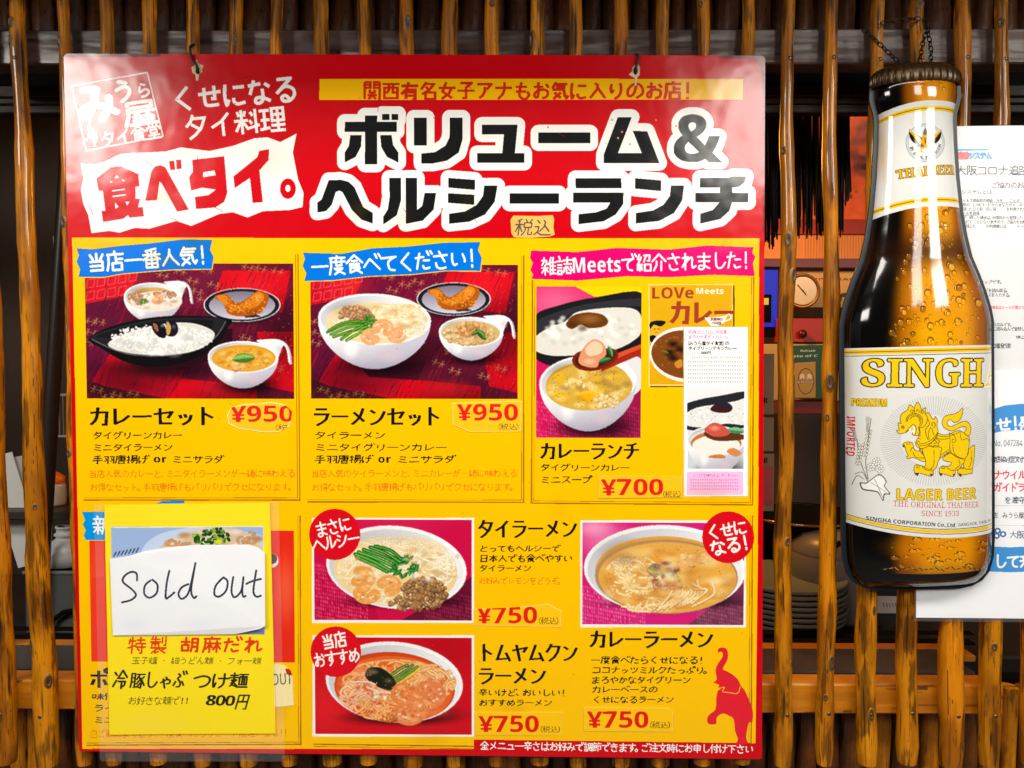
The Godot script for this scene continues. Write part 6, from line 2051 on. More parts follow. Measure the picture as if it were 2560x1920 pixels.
func print_sign() -> ImageTexture:
	img = Image.create(585, 2048, false, Image.FORMAT_RGB8)
	img.fill(Color8(14, 14, 14))
	unclip()
	sheet_px = 2926.0
	rng.seed = 31
	on_sign = true
	var edge := Color8(10, 9, 8)
	side_shade(0.03, 0.66, edge, Color8(150, 80, 4), Color8(222, 146, 8), 0.16)
	# the dark band below the neck label and the beer's surface
	for y in range(int((0.7 - 0.48) * 2926), int((0.7 - 0.36) * 2926)):
		var h := 0.7 - y / 2926.0
		var k := exp(-pow((h - 0.424) / 0.022, 2.0)) * 0.72
		for x in range(0, 585, 3):
			var c := img.get_pixel(x, y)
			img.fill_rect(Rect2i(x, y, 3, 1), c.lerp(Color8(40, 18, 6), k))
	frame(1900, 560, 0.43393)
	soft(1010, 420, 240, 280, Color8(226, 150, 10), 0.75)
	soft(1000, 640, 260, 130, Color8(244, 180, 8), 0.6)
	frame(1900, 0, 0.37373)
	soft(1210, 1500, 120, 200, Color8(214, 140, 14), 0.6)
	soft(1130, 560, 130, 90, Color8(206, 126, 20), 0.85)
	drops(1000, 480, 1250, 640, 26, 14, false)
	drops(1030, 1370, 1330, 1659, 110, 24, false)
	frame(1900, 560, 0.43393)
	drops(850, 0, 1110, 140, 70, 20, false)
	drops(720, 180, 1270, 700, 420, 22, false)
	frame(1900, 1220, 0.42199)
	soft(1020, 360, 330, 120, Color8(220, 134, 10), 0.7)
	drops(720, 300, 1330, 470, 130, 24, true)
	for i in 40:
		var x := 720 + i * 16.0
		draw([x, 470 + rng.randf_range(-8, 16), x + 20, 478 + rng.randf_range(-8, 16)], 5, Color8(206, 140, 40) if i % 2 else Color8(60, 40, 20))
	soft(1000, 560, 420, 80, Color8(28, 36, 40), 0.8)
	# labels: straight bands in the sign's own measure
	var gold := Color8(238, 192, 16)
	var white := Color8(222, 223, 219)
	# the label edges are printed in slight arcs
	var band := func(h0: float, h1: float, c: Color) -> void:
		for x in range(0, 585, 3):
			var h := (h0 + h1) * 0.5
			var s := (x - 292.6) / 2926.0 / half_width(h)
			var arc := 0.0
			if h > 0.4:
				arc = -0.0085 * pow(minf(s - 0.1, 0.0), 2.0)
			elif h < 0.2:
				arc = 0.0135 * pow(minf(s - 0.35, 0.0) / 1.3, 2.0)
			img.fill_rect(Rect2i(x, roundi((0.7 - h1 - arc) * 2926), 3, maxi(2, roundi((h1 - h0) * 2926))), c)
	band.call((NECK_LOW + NECK_TOP) * 0.5 - 0.001, NECK_TOP, white)
	band.call(NECK_LOW, (NECK_LOW + NECK_TOP) * 0.5, white)
	band.call(NECK_TOP - 0.012, NECK_TOP - 0.0065, gold)
	band.call(NECK_TOP - 0.0092, NECK_TOP - 0.0088, INK)
	band.call(NECK_LOW + 0.0055, NECK_LOW + 0.011, gold)
	band.call(NECK_LOW + 0.0082, NECK_LOW + 0.0086, INK)
	band.call(0.2005, BODY_TOP, white)
	img.fill_rect(Rect2i(0, int(0.49 * 2926), 585, int(0.05 * 2926)), white)
	band.call(BODY_LOW, 0.165, white)
	band.call(BODY_TOP - 0.0080, BODY_TOP - 0.0026, gold)
	band.call(BODY_TOP - 0.0056, BODY_TOP - 0.0048, INK)
	band.call(BODY_TOP - 0.0102, BODY_TOP - 0.0096, INK)
	band.call(BODY_LOW + 0.0060, BODY_LOW + 0.0098, gold)
	band.call(BODY_LOW + 0.0106, BODY_LOW + 0.0112, INK)
	band.call(BODY_LOW + 0.0046, BODY_LOW + 0.0052, INK)
	neck_emblem()
	body_label()
	on_sign = false
	return finish()


const NECK_TOP := 0.606
const NECK_LOW := 0.478
const BODY_TOP := 0.3085
const BODY_LOW := 0.0750


func neck_emblem() -> void:
	frame(1900, 0, 0.37373)
	var grey := Color8(170, 180, 188)
	fill([ring(v(1106, 955), 132, 130), ring(v(1106, 955), 122, 120)], grey)
	fill([ring(v(1106, 955), 118, 116), ring(v(1106, 955), 112, 110)], grey)
	var gold := Color8(226, 160, 20)
	# winged bird: spread feathers, body, crown, legs
	for s in [-1.0, 1.0]:
		var wing := [1106 + s * 14, 935, 1106 + s * 40, 905, 1106 + s * 70, 898, 1106 + s * 96, 880, 1106 + s * 106, 862, 1106 + s * 108, 895, 1106 + s * 100, 925, 1106 + s * 84, 948, 1106 + s * 60, 962, 1106 + s * 30, 966, 1106 + s * 12, 958]
		blob(wing, INK, 3)
		for i in 9:
			var t := i / 8.0
			draw([1106 + s * lerpf(16, 56, t), lerpf(952, 905, t), 1106 + s * lerpf(34, 104, t), lerpf(962, 876, t)], 9, gold)
			draw([1106 + s * lerpf(20, 62, t), lerpf(948, 902, t), 1106 + s * lerpf(36, 102, t), lerpf(956, 872, t)], 3, Color8(250, 210, 70))
		blob([1106 + s * 8, 970, 1106 + s * 44, 962, 1106 + s * 60, 975, 1106 + s * 40, 988, 1106 + s * 14, 985], Color8(90, 76, 60))
		draw([1106 + s * 14, 985, 1106 + s * 34, 996, 1106 + s * 26, 1014, 1106 + s * 44, 1012], 13, gold)
	poly([1106, 850, 1118, 876, 1124, 900, 1106, 906, 1088, 900, 1094, 876], Color8(110, 100, 96))
	blob([1090, 905, 1122, 905, 1128, 940, 1116, 975, 1106, 990, 1096, 975, 1084, 940], gold)
	draw([1100, 920, 1106, 960, 1112, 920], 3, INK)
	var words := "BY ROYAL PERMISSION"
	for i in words.length():
		var a := lerpf(2.78, 0.16, i / 18.0)
		var st := {"col": INK, "bold": true, "font": "Droid Sans"}
		if words[i] != " ":
			put_letter(words[i], M(v(1106 + cos(a) * 98, 955 + sin(a) * 98)), 13 * unit(), 18 * unit(), a - PI / 2, st)
	word("THAI BEER", v(912, 1170), v(1300, 1138), 56, {"col": Color8(234, 180, 10), "font": "Droid Serif", "bold": true, "rim": 3.5, "edge": Color8(70, 50, 20)})


func body_label() -> void:
	frame(1900, 560, 0.43393)
	var gold := Color8(242, 200, 20)
	var dark := Color8(40, 36, 28)
	# the big name: its last letter runs round the far side
	var a := M(v(586, 856))
	var b := M(v(1288, 856))
	word_on("SINGH", a, b, 150 * unit(), {"col": gold, "font": "Droid Serif", "bold": true, "rim": 6.0, "edge": dark})
	put_letter("A", Vector2(b.x + 58, b.y), 96, 150 * unit(), 0, {"col": gold, "font": "Droid Serif", "bold": true, "rim": 6.0}, 4.0)
	put_letter("A", Vector2(b.x + 58, b.y), 96, 150 * unit(), 0, {"col": gold, "font": "Droid Serif", "bold": true})
	word("PREMIUM", v(528, 1026), v(730, 1030), 40, {"col": gold, "bold": true, "rim": 2.5, "edge": Color8(150, 120, 30)})
	word("IMPORTED", v(528, 1108), v(524, 1336), 26, {"col": Color8(206, 30, 30), "bold": true})
	# rays round the lion
	for i in 120:
		var t := TAU * i / 120.0
		draw([1000 + cos(t) * 190, 1250 + sin(t) * 150, 1000 + cos(t) * 305, 1250 + sin(t) * 258], 3.0, Color8(180, 180, 178))
	lion(gold, dark)
	# wheat, hops and leaf on the left
	var line_ink := Color8(90, 90, 88)
	for q in [[560, 1240, 570, 1330, 590, 1400, 620, 1470], [640, 1120, 618, 1290, 610, 1380, 624, 1470], [530, 1500, 560, 1450, 600, 1470], [548, 1440, 590, 1430, 620, 1480]]:
		draw(q, 3, line_ink, true)
	for s in 2:
		for i in 7:
			var p := v(566 + i * 3, 1380 - i * 18) if s == 0 else v(606 + i * 4, 1330 - i * 22)
			for d in [-1.0, 1.0]:
				oval(p.x + d * 9, p.y, 6, 12, line_ink, d * 0.5)
				oval(p.x + d * 9, p.y, 4, 9, Color8(244, 240, 220), d * 0.5)
		for i in 5:
			draw([560 + s * 66 - i * 3, 1250 - s * 50, 548 + s * 84 - i * 5, 1180 - s * 70], 1.5, Color8(150, 148, 140))
	for p in [v(672, 1368), v(690, 1410), v(640, 1400)]:
		for i in 7:
			oval(p.x + cos(i * 0.9) * 16, p.y + sin(i * 0.9) * 16, 10, 9, line_ink)
			oval(p.x + cos(i * 0.9) * 16, p.y + sin(i * 0.9) * 16, 8, 7, Color8(238, 238, 234))
	blob([640, 1470, 690, 1440, 730, 1480, 720, 1510, 752, 1555, 720, 1560, 710, 1598, 680, 1550, 640, 1540, 590, 1530, 575, 1490, 610, 1490], line_ink)
	blob([642, 1476, 688, 1447, 724, 1482, 714, 1510, 742, 1550, 714, 1553, 706, 1586, 684, 1544, 642, 1532, 596, 1524, 584, 1496, 612, 1496], Color8(242, 242, 240))
	draw([640, 1490, 690, 1520, 730, 1548], 2, line_ink)
	draw([660, 1470, 680, 1510, 708, 1578], 2, line_ink)
	word("LAGER BEER", v(790, 1556), v(1246, 1550), 58, {"col": gold, "bold": true, "rim": 3.0, "edge": Color8(120, 100, 30)})
	frame(1900, 1220, 0.42199)
	word("THE ORIGINAL THAI BEER", v(790, 90), v(1296, 96), 32, {"col": Color8(196, 84, 76), "font": "Droid Serif", "bold": false})
	word("SINCE 1933", v(958, 150), v(1178, 150), 30, {"col": Color8(196, 84, 76), "font": "Droid Serif", "bold": false})
	word("SINGHA CORPORATION Co.,Ltd.", v(628, 178), v(1164, 222), 26, {"col": Color8(40, 44, 60), "bold": true})
	word("BANGKOK, THAILAND", v(1176, 220), v(1376, 186), 20, {"col": Color8(60, 64, 80), "bold": false})
	# rust and dirt on the old print
	frame(1900, 0, 0.37373)
	soft(812, 1010, 36, 300, Color8(196, 160, 110), 0.55)
	frame(1900, 560, 0.43393)
	for i in 40:
		oval(rng.randf_range(500, 1320), rng.randf_range(720, 1650), 2, 2.5, Color8(170, 150, 110))
	soft(505, 900, 22, 260, Color8(206, 196, 170), 0.6)


func lion(gold: Color, ink: Color) -> void:
	frame(2190, 980, 0.15674)
	var parts := [
		# tail, raised foreleg, far hind leg, near hind leg, body, near foreleg, neck, head
		[1400, 690, 1432, 620, 1445, 575, 1410, 545, 1340, 560, 1250, 610, 1170, 612, 1085, 560, 1060, 480, 1090, 400, 1160, 370, 1260, 350, 1330, 310, 1382, 258, 1380, 330, 1350, 420, 1300, 470, 1240, 480, 1205, 440, 1150, 450, 1130, 490, 1150, 540, 1200, 552, 1290, 515, 1380, 475, 1450, 475, 1500, 530, 1510, 600, 1490, 690],
		[435, 870, 440, 820, 510, 798, 570, 810, 592, 850, 600, 900, 640, 940, 700, 950, 770, 1030, 790, 1110, 720, 1095, 600, 1040, 520, 1060, 490, 1030, 520, 1020, 480, 930, 470, 880],
		[1420, 1050, 1400, 1160, 1400, 1230, 1340, 1190, 1306, 1240, 1310, 1300, 1350, 1345, 1372, 1320, 1500, 1300, 1540, 1290, 1535, 1220, 1560, 1080, 1570, 850, 1490, 910, 1480, 940, 1470, 1000],
		[1070, 1050, 1110, 1100, 1190, 1115, 1210, 1140, 1150, 1195, 1070, 1180, 1020, 1220, 1010, 1280, 1040, 1335, 1060, 1300, 1170, 1330, 1235, 1345, 1262, 1300, 1260, 1250, 1320, 1230, 1370, 1160, 1420, 1060, 1250, 960],
		[700, 760, 820, 640, 990, 660, 1080, 690, 1180, 670, 1330, 615, 1440, 690, 1490, 740, 1480, 860, 1465, 960, 1420, 1060, 1300, 1040, 1180, 960, 1040, 1040, 980, 1060, 760, 980, 690, 860],
		[740, 880, 960, 880, 1045, 890, 1030, 960, 1020, 1040, 990, 1110, 960, 1200, 905, 1260, 912, 1310, 870, 1340, 760, 1305, 680, 1290, 665, 1330, 620, 1290, 614, 1200, 650, 1160, 740, 1185, 790, 1180, 795, 1080],
		[700, 570, 800, 345, 850, 350, 890, 420, 930, 440, 950, 395, 980, 470, 970, 550, 990, 640, 920, 760, 830, 860, 720, 900, 650, 860, 640, 800, 680, 720, 715, 640],
		[335, 615, 380, 608, 365, 560, 360, 490, 405, 510, 395, 440, 400, 380, 440, 330, 495, 298, 520, 260, 542, 208, 600, 250, 622, 240, 660, 165, 700, 210, 730, 290, 790, 250, 780, 340, 815, 400, 810, 470, 790, 520, 740, 560, 680, 570, 690, 620, 670, 690, 620, 690, 580, 670, 600, 620, 560, 640, 540, 590, 480, 640, 380, 665, 350, 640],
	]
	for q in parts:
		fill(Geometry2D.offset_polygon(curve(Ms(q), 2, true), 8.0 * unit(), Geometry2D.JOIN_ROUND), ink)
		fill([curve(Ms(q), 2, true)], gold)
	# teeth and open jaw, eye, brow curls, mane curls
	poly([520, 600, 550, 560, 590, 530, 625, 560, 630, 640, 600, 680, 585, 640, 560, 650, 540, 620], PAPER)
	poly([556, 560, 590, 540, 600, 600, 560, 640], gold)
	draw([480, 640, 545, 560, 590, 520, 630, 545, 640, 600, 625, 680], 9, ink, true)
	oval(430, 560, 26, 24, ink)
	oval(430, 560, 19, 17, Color8(240, 150, 40))
	oval(433, 560, 8, 8, ink)
	for q in [[480, 470, 500, 400, 560, 350, 650, 345, 720, 390, 745, 460, 720, 530, 670, 565], [500, 470, 515, 415, 570, 370, 640, 365, 700, 400, 720, 460, 695, 520], [540, 440, 580, 395, 640, 385, 690, 420, 695, 470], [575, 330, 600, 300, 570, 285, 550, 300, 560, 320], [690, 325, 680, 285, 650, 285, 655, 310], [750, 340, 765, 310, 735, 300, 720, 320, 740, 350], [610, 250, 620, 340], [725, 290, 715, 330], [820, 420, 855, 510, 790, 610, 830, 760], [880, 560, 840, 640, 850, 760], [890, 580, 925, 690], [905, 540, 890, 500, 930, 490, 950, 530, 920, 570]]:
		draw(q, 8, ink, true)
	# harness, collar, saddle cloth, haunch ornament, foot rings, claws
	for q in [[690, 830, 800, 810, 900, 750, 990, 640], [700, 860, 820, 840, 930, 770, 985, 690], [880, 850, 920, 885, 930, 850, 1000, 860, 990, 810, 1020, 790, 985, 760, 960, 740], [940, 770, 975, 810, 920, 820], [980, 690, 1080, 715, 1180, 700, 1330, 640], [970, 740, 1080, 755, 1180, 735], [1170, 650, 1185, 760, 1180, 900, 1230, 1000, 1340, 1060], [1225, 830, 1240, 950, 1300, 1030, 1390, 1060], [1170, 650, 1240, 690, 1275, 760, 1250, 810, 1215, 790, 1225, 750, 1250, 760], [1340, 620, 1365, 760, 1450, 740, 1485, 780], [1040, 1000, 1180, 910], [1050, 1040, 1185, 940], [925, 930, 930, 1050, 920, 1170, 870, 1230], [1320, 1080, 1340, 1160, 1260, 1230], [1525, 940, 1520, 1120, 1480, 1200], [735, 1190, 800, 1240, 900, 1260], [755, 1185, 820, 1225, 905, 1235], [1130, 1200, 1190, 1245, 1260, 1250], [1400, 1190, 1440, 1230, 1530, 1225], [550, 950, 575, 890, 600, 900], [590, 960, 640, 1040, 770, 1050], [640, 800, 690, 860, 700, 950], [680, 740, 715, 750], [690, 690, 720, 700], [660, 780, 700, 800]]:
		draw(q, 7, ink, true)
	for q in [[640, 1200, 690, 1215], [650, 1170, 700, 1190], [1040, 1215, 1100, 1225], [1050, 1190, 1110, 1205], [1330, 1215, 1380, 1225], [480, 820, 520, 840], [530, 805, 550, 840], [1085, 985, 1100, 1020], [1125, 960, 1140, 995]]:
		draw(q, 7, ink)
	for q in [[615, 1290, 665, 1335, 680, 1290], [860, 1300, 872, 1342, 912, 1310], [1010, 1285, 1042, 1340, 1060, 1300], [1225, 1310, 1236, 1348, 1262, 1305], [1310, 1290, 1350, 1350, 1372, 1315], [430, 875, 445, 830, 470, 868]]:
		poly(q, Color8(60, 46, 20))
	frame(1900, 560, 0.43393)


func bottle_sign() -> void:
	var foot := measured(Vector2(2293, 1472), SIGN_Z)
	sign_foot = Vector3(foot.x, foot.y, SIGN_Z)
	var root := thing("bottle_sign", "bottle shaped plastic beer sign hung by a chain right of the menu board", "sign", sign_foot)
	root.rotation.z = SIGN_TURN
	var m := print_material("sign_print", print_sign(), 0.09, 0.0)
	m.normal_enabled = true
	m.normal_texture = noise_normal(0.006, 1.0, 256, 44)
	m.normal_scale = 0.25
	var rim_mat := paint_of("sign_rim", Color8(20, 28, 34), 0.42)
	# flat rim behind the bulge
	var outline := PackedVector2Array()
	for i in OUTLINE.size():
		outline.append(Vector2(-OUTLINE[i][1], OUTLINE[i][0]))
	outline.append(Vector2(-0.047, 0.652))
	outline.append(Vector2(0.047, 0.652))
	for i in OUTLINE.size():
		var q: Array = OUTLINE[OUTLINE.size() - 1 - i]
		outline.append(Vector2(q[1], q[0]))
	put("rim", slab([outline], 0.003, 0.003, Vector3.ZERO), rim_mat, root)
	# the bulging printed shell
	var st := SurfaceTool.new()
	st.begin(Mesh.PRIMITIVE_TRIANGLES)
	var heights := PackedFloat32Array()
	for i in 108:
		heights.append(lerpf(0.0045, 0.638, i / 107.0))
	var cols := 40
	for j in heights.size() - 1:
		for i in cols:
			for k in [[0, 0], [0, 1], [1, 1], [0, 0], [1, 1], [1, 0]]:
				var h: float = heights[j + k[1]]
				var a: float = PI * (i + k[0]) / cols
				var x: float = -cos(a) * (half_width(h) - RIM)
				st.set_uv(Vector2((x + 0.1) / 0.2, (0.7 - h) / 0.7))
				st.add_vertex(Vector3(x, h, 0.0028 + bulge(x, h)))
	st.index()
	st.generate_normals()
	put("shell", st.commit(), m, root)
	# crown cap with its flutes
	st = SurfaceTool.new()
	st.begin(Mesh.PRIMITIVE_TRIANGLES)
	var rows := [[0.630, 1.00], [0.634, 1.045], [0.643, 1.035], [0.649, 0.97], [0.653, 0.84], [0.655, 0.55], [0.656, 0.02]]
	for j in rows.size() - 1:
		for i in 96:
			for k in [[0, 0], [0, 1], [1, 1], [0, 0], [1, 1], [1, 0]]:
				var row: Array = rows[j + k[1]]
				var a: float = PI * (i + k[0]) / 96.0
				var flute := 1.0 + (0.028 * cos(a * 34.0) if j + k[1] < 3 else 0.0)
				var x: float = -cos(a) * 0.0525 * row[1] * flute
				st.add_vertex(Vector3(x, row[0], 0.002 + sin(a) * 0.0275 * row[1] * flute))
	st.index()
	st.generate_normals()
	var cap := paint_of("cap_gold", Color8(74, 54, 28), 0.3, 0.5)
	put("cap", st.commit(), cap, root)
	hang_chain()


func hang_chain() -> void:
	var link := TorusMesh.new()
	link.inner_radius = 0.0022
	link.outer_radius = 0.0038
	link.rings = 14
	link.ring_segments = 6
	var o := thing("chain", "thin dark rusty chain looped from the poles down to the bottle sign", "chain", measured(Vector2(2320, 140), 0.024))
	for run in [[2158, 74, 0.006, 2184, 96, 0.016, 2206, 117, 0.02, 2230, 140, 0.026, 2256, 162, 0.034], [2310, 46, 0.012, 2318, 66, 0.018, 2324, 100, 0.022, 2328, 130, 0.028, 2326, 160, 0.036], [2322, 60, 0.016, 2310, 96, 0.02, 2304, 124, 0.026, 2300, 156, 0.034], [2204, 58, 0.012, 2232, 54, 0.014, 2264, 48, 0.014, 2300, 46, 0.012]]:
		var pts := PackedVector3Array()
		for i in range(0, run.size(), 3):
			pts.append(measured(Vector2(run[i], run[i + 1]), run[i + 2]))
		var total := 0.0
		for i in pts.size() - 1:
			total += pts[i].distance_to(pts[i + 1])
		var n := int(total / 0.0066)
		for k in n:
			var want := total * (k + 0.5) / n
			var i := 0
			while i < pts.size() - 2 and want > pts[i].distance_to(pts[i + 1]):
				want -= pts[i].distance_to(pts[i + 1])
				i += 1
			var dir := (pts[i + 1] - pts[i]).normalized()
			var p := pts[i] + dir * want
			var l := put("link", link, mats.iron, o, p - o.position)
			var up := Vector3(0, 0, 1) if k % 2 == 0 else dir.cross(Vector3(0, 0, 1)).normalized()
			var side := dir.cross(up).normalized()
			l.basis = Basis(dir * 1.35, up, side * 0.85)


# ------------------------------------------------------------------ the two paper notices behind the bottle sign
func notices() -> void:
	var grey := Color8(40, 42, 46)
	# the upper, greyer sheet
	new_sheet(760, 1024, NOTICE_Z, Vector2(measured(Vector2(2352, 300), NOTICE_Z).x, measured(Vector2(2380, 306), NOTICE_Z).y), 2650.0, Color8(228, 230, 231))
	var small := {"col": grey, "w": 2.0, "round": true}
	frame(1900, 0, 0.37373)
	tone_fill(Ms([1200, 840, 2900, 840, 2900, 1000, 1200, 1000]), Color8(238, 240, 244), Color8(229, 231, 232))
	draw([1306, 1004, 1518, 1002], 11, Color8(70, 170, 216))
	var st_a := {"col": Color8(250, 120, 120), "w": 2.6, "round": true, "rim": 3.0, "edge": Color8(216, 40, 40)}
	var st_b := {"col": Color8(120, 200, 236), "w": 2.6, "round": true, "rim": 3.0, "edge": Color8(20, 110, 180)}
	line("コロナ", v(1200, 1042), v(1316, 1042), 36, st_b)
	line("追跡", v(1318, 1042), v(1394, 1042), 40, st_a)
	line("システム", v(1396, 1042), v(1548, 1042), 36, st_b)
	line("大阪コロナ追跡システム", v(1308, 1142), v(2080, 1142), 58, {"col": grey, "w": 1.7, "round": true})
	line("ご協力のお願い", v(1546, 1240), v(1846, 1240), 38, small)
	line("大阪コロナ追跡システムとは", v(1106, 1284), v(1552, 1284), 24, small)
	var rows := ["ウイルス感染症の感染拡大を防ぐことが目的", "利用の際にQRコードからあなたのメールアドレ", "登録した日と同じ日に同じ施設を利用された方", "メールを送信", "者が判明した場合は、大阪府から登録したメー", "いただくことになりますので、ご協力をお願い", "に登録した施設等の利用者に注意喚起メールを"]
	for i in rows.size():
		line(rows[i], v(1330, 1342 + i * 28.6), v(1330 + 22.6 * rows[i].length(), 1342 + i * 28.6), 21, small)
	draw([1520, 1354, 1760, 1354], 2, grey)
	draw([1334, 1441, 1446, 1441], 2, grey)
	frame(1900, 560, 0.43393)
	line("ステップです。", v(1240, 334), v(1398, 334), 20, small)
	line("コードを読み取る。", v(1250, 383), v(1432, 383), 20, small)
	line("アドレスを入力する。", v(1250, 409), v(1446, 409), 20, small)
	line("登録確認メールが届かない場合", v(1310, 481), v(1590, 481), 17, {"col": Color8(226, 60, 60), "w": 1.8, "round": true})
	line("ケースのみです。", v(1300, 580), v(1456, 580), 19, small)
	line("方に読み込んで登録します。", v(1320, 604), v(1580, 604), 19, small)
	line("QRコード", v(1476, 652), v(1580, 652), 18, small)
	line("（代理登録）", v(1310, 702), v(1456, 702), 26, small)
	var upper := [2352, 316, 2830, 312, 2836, 936, 2352, 930]
	frame(0, 0, 1)
	var a := plane_points([2600, 930], NOTICE_Z)[0]
	var at := Vector3(a.x, a.y, NOTICE_Z)
	var o := put("notice_sheet", paper_grid(upper, NOTICE_Z, 6, 6, at, func(p: float, q: float) -> float: return 0.0008 * sin(p * 5.0 + q * 2.0)), print_material("notice_print", finish(), 0.32, 0.3), self, at)
	tag(o, "greyish printed notice about a tracing system, upper of the two sheets behind the bottle sign", "notice")
	# the lower, whiter sheet
	new_sheet(960, 1300, NOTICE_Z, Vector2(measured(Vector2(2284, 900), NOTICE_Z).x, measured(Vector2(2380, 918), NOTICE_Z).y), 3000.0, Color8(246, 247, 250))
	frame(1900, 560, 0.43393)
	var blue := Color8(6, 130, 206)
	var sky_blue := Color8(0, 140, 216)
	fill([ring(v(1640, 1420), 540, 385), ring(v(1640, 1560), 560, 376)], Color8(246, 247, 250))
	mask = Rect2i(0, 0, 960, int(M(v(0, 1250)).y))
	oval(1500, 1420, 430, 385, sky_blue)
	oval(1500, 1560, 520, 376, Color8(246, 247, 250))
	unclip()
	line("らせ！感染", v(1270, 1165), v(1660, 1130), 74, {"col": Color8(250, 252, 255), "w": 3.2, "round": true})
	word("No. 047284", v(1340, 1262), v(1506, 1262), 36, {"col": Color8(70, 76, 86), "bold": false})
	line("感染症対策実", v(1334, 1356), v(1600, 1356), 34, {"col": Color8(40, 50, 76), "w": 2.2, "round": true})
	line("ロナウイルス", v(1296, 1444), v(1576, 1444), 46, {"col": Color8(226, 30, 64), "w": 3.0, "round": true})
	line("ガイドライン", v(1342, 1516), v(1622, 1516), 46, {"col": Color8(226, 30, 64), "w": 3.0, "round": true})
	line("を遵守してい", v(1404, 1590), v(1640, 1590), 34, {"col": Color8(40, 50, 76), "w": 2.2, "round": true})
	draw([1200, 1622, 1900, 1622], 2, Color8(170, 180, 200))
	frame(1900, 1220, 0.42199)
	line("店", v(1376, 160), v(1404, 160), 30, small)
	line("みうら屋タイ食堂", v(1432, 160), v(1690, 160), 32, small)
	draw([1200, 220, 1900, 220], 2, Color8(170, 180, 200))
	for p in [v(1404, 252), v(1398, 282), v(1436, 272)]:
		fill([ring(p, 19, 18), ring(p, 9, 9)], Color8(10, 90, 170))
	line("大阪府", v(1476, 276), v(1604, 276), 42, {"col": Color8(30, 60, 100), "w": 1.8, "round": true})
	mask = Rect2i(0, int(M(v(0, 320)).y), 960, 1300)
	oval(1480, 330, 480, 168, sky_blue)
	oval(1480, 150, 520, 200, Color8(246, 247, 250))
	unclip()
	line("心して来て", v(1306, 436), v(1690, 428), 76, {"col": Color8(250, 252, 255), "w": 3.2, "round": true})
	frame(0, 0, 1)
	var lower := [2291, 924, 2860, 930, 2866, 1550, 2290, 1544]
	a = plane_points([2500, 1544], NOTICE_Z)[0]
	at = Vector3(a.x, a.y, NOTICE_Z + 0.001)
	o = put("notice_sheet", paper_grid(lower, NOTICE_Z + 0.0016, 6, 6, at, func(p: float, q: float) -> float: return 0.0008 * sin(p * 4.0 + q * 3.0)), print_material("sticker_print", finish(), 0.4, 0.2), self, at)
	tag(o, "white notice with blue arcs and red writing, lower sheet behind the bottle sign", "notice")
	var film := thing("film_pocket", "clear film pocket round the lower notice, taped on the poles", "film pocket", at)
	put("clear_film", slab([plane_points([2284, 918, 2862, 922, 2872, 1556, 2282, 1550], NOTICE_Z)], NOTICE_Z + 0.0040, 0.0003, at), mats.clear_film, film)


# ------------------------------------------------------------------ the kitchen behind the window
func kitchen() -> void:
	var dark := paint_of("kitchen_paint", Color8(70, 54, 44), 0.7)
	var o := put("kitchen_back_wall", block(Vector3(4.2, 2.8, 0.06), 0.004), dark, self, Vector3(0.1, -0.1, -1.5))
	tag(o, "dark brown back wall of the kitchen", "", "", "structure")
	o = put("kitchen_ceiling", block(Vector3(4.2, 0.06, 1.34), 0.004), dark, self, Vector3(0.1, 0.86, -0.80))
	tag(o, "dark kitchen ceiling", "", "", "structure")
	o = put("kitchen_floor", block(Vector3(4.2, 0.06, 1.34), 0.004), dark, self, Vector3(0.1, -1.25, -0.80))
	tag(o, "dark kitchen floor", "", "", "structure")
	for s in [-1.0, 1.0]:
		o = put("kitchen_side_wall", block(Vector3(0.06, 2.2, 1.34), 0.004), dark, self, Vector3(0.1 + s * 1.9, -0.2, -0.80))
		tag(o, "dark kitchen wall on the right" if s > 0 else "dark kitchen wall on the left", "", "", "structure")
	# unseen bulb hidden by the board, placed to warm the right side
	var lamp_at := Vector3(0.40, 0.50, -0.66)
	var bulb := thing("unseen_bulb", "unseen warm bulb hidden behind the menu board, placed to light the right of the kitchen", "lamp", lamp_at)
	var s := SphereMesh.new()
	s.radius = 0.03
	s.height = 0.07
	put("glass_bulb", s, glow_of("warm_glow", Color(1.0, 0.66, 0.28), 5.0), bulb)
	put("cord", tube(PackedVector3Array([Vector3(0, 0.03, 0), Vector3(0, 0.37, 0)]), PackedFloat32Array([0.004, 0.003]), 6), mats.black, bulb)
	var l := OmniLight3D.new()
	l.name = "unseen_bulb_light"
	l.light_color = Color(1.0, 0.68, 0.28)
	l.light_energy = 0.36
	l.light_size = 0.03
	l.shadow_enabled = true
	l.omni_range = 6.0
	l.position = lamp_at
	add_child(l)
	right_side()
	left_side()


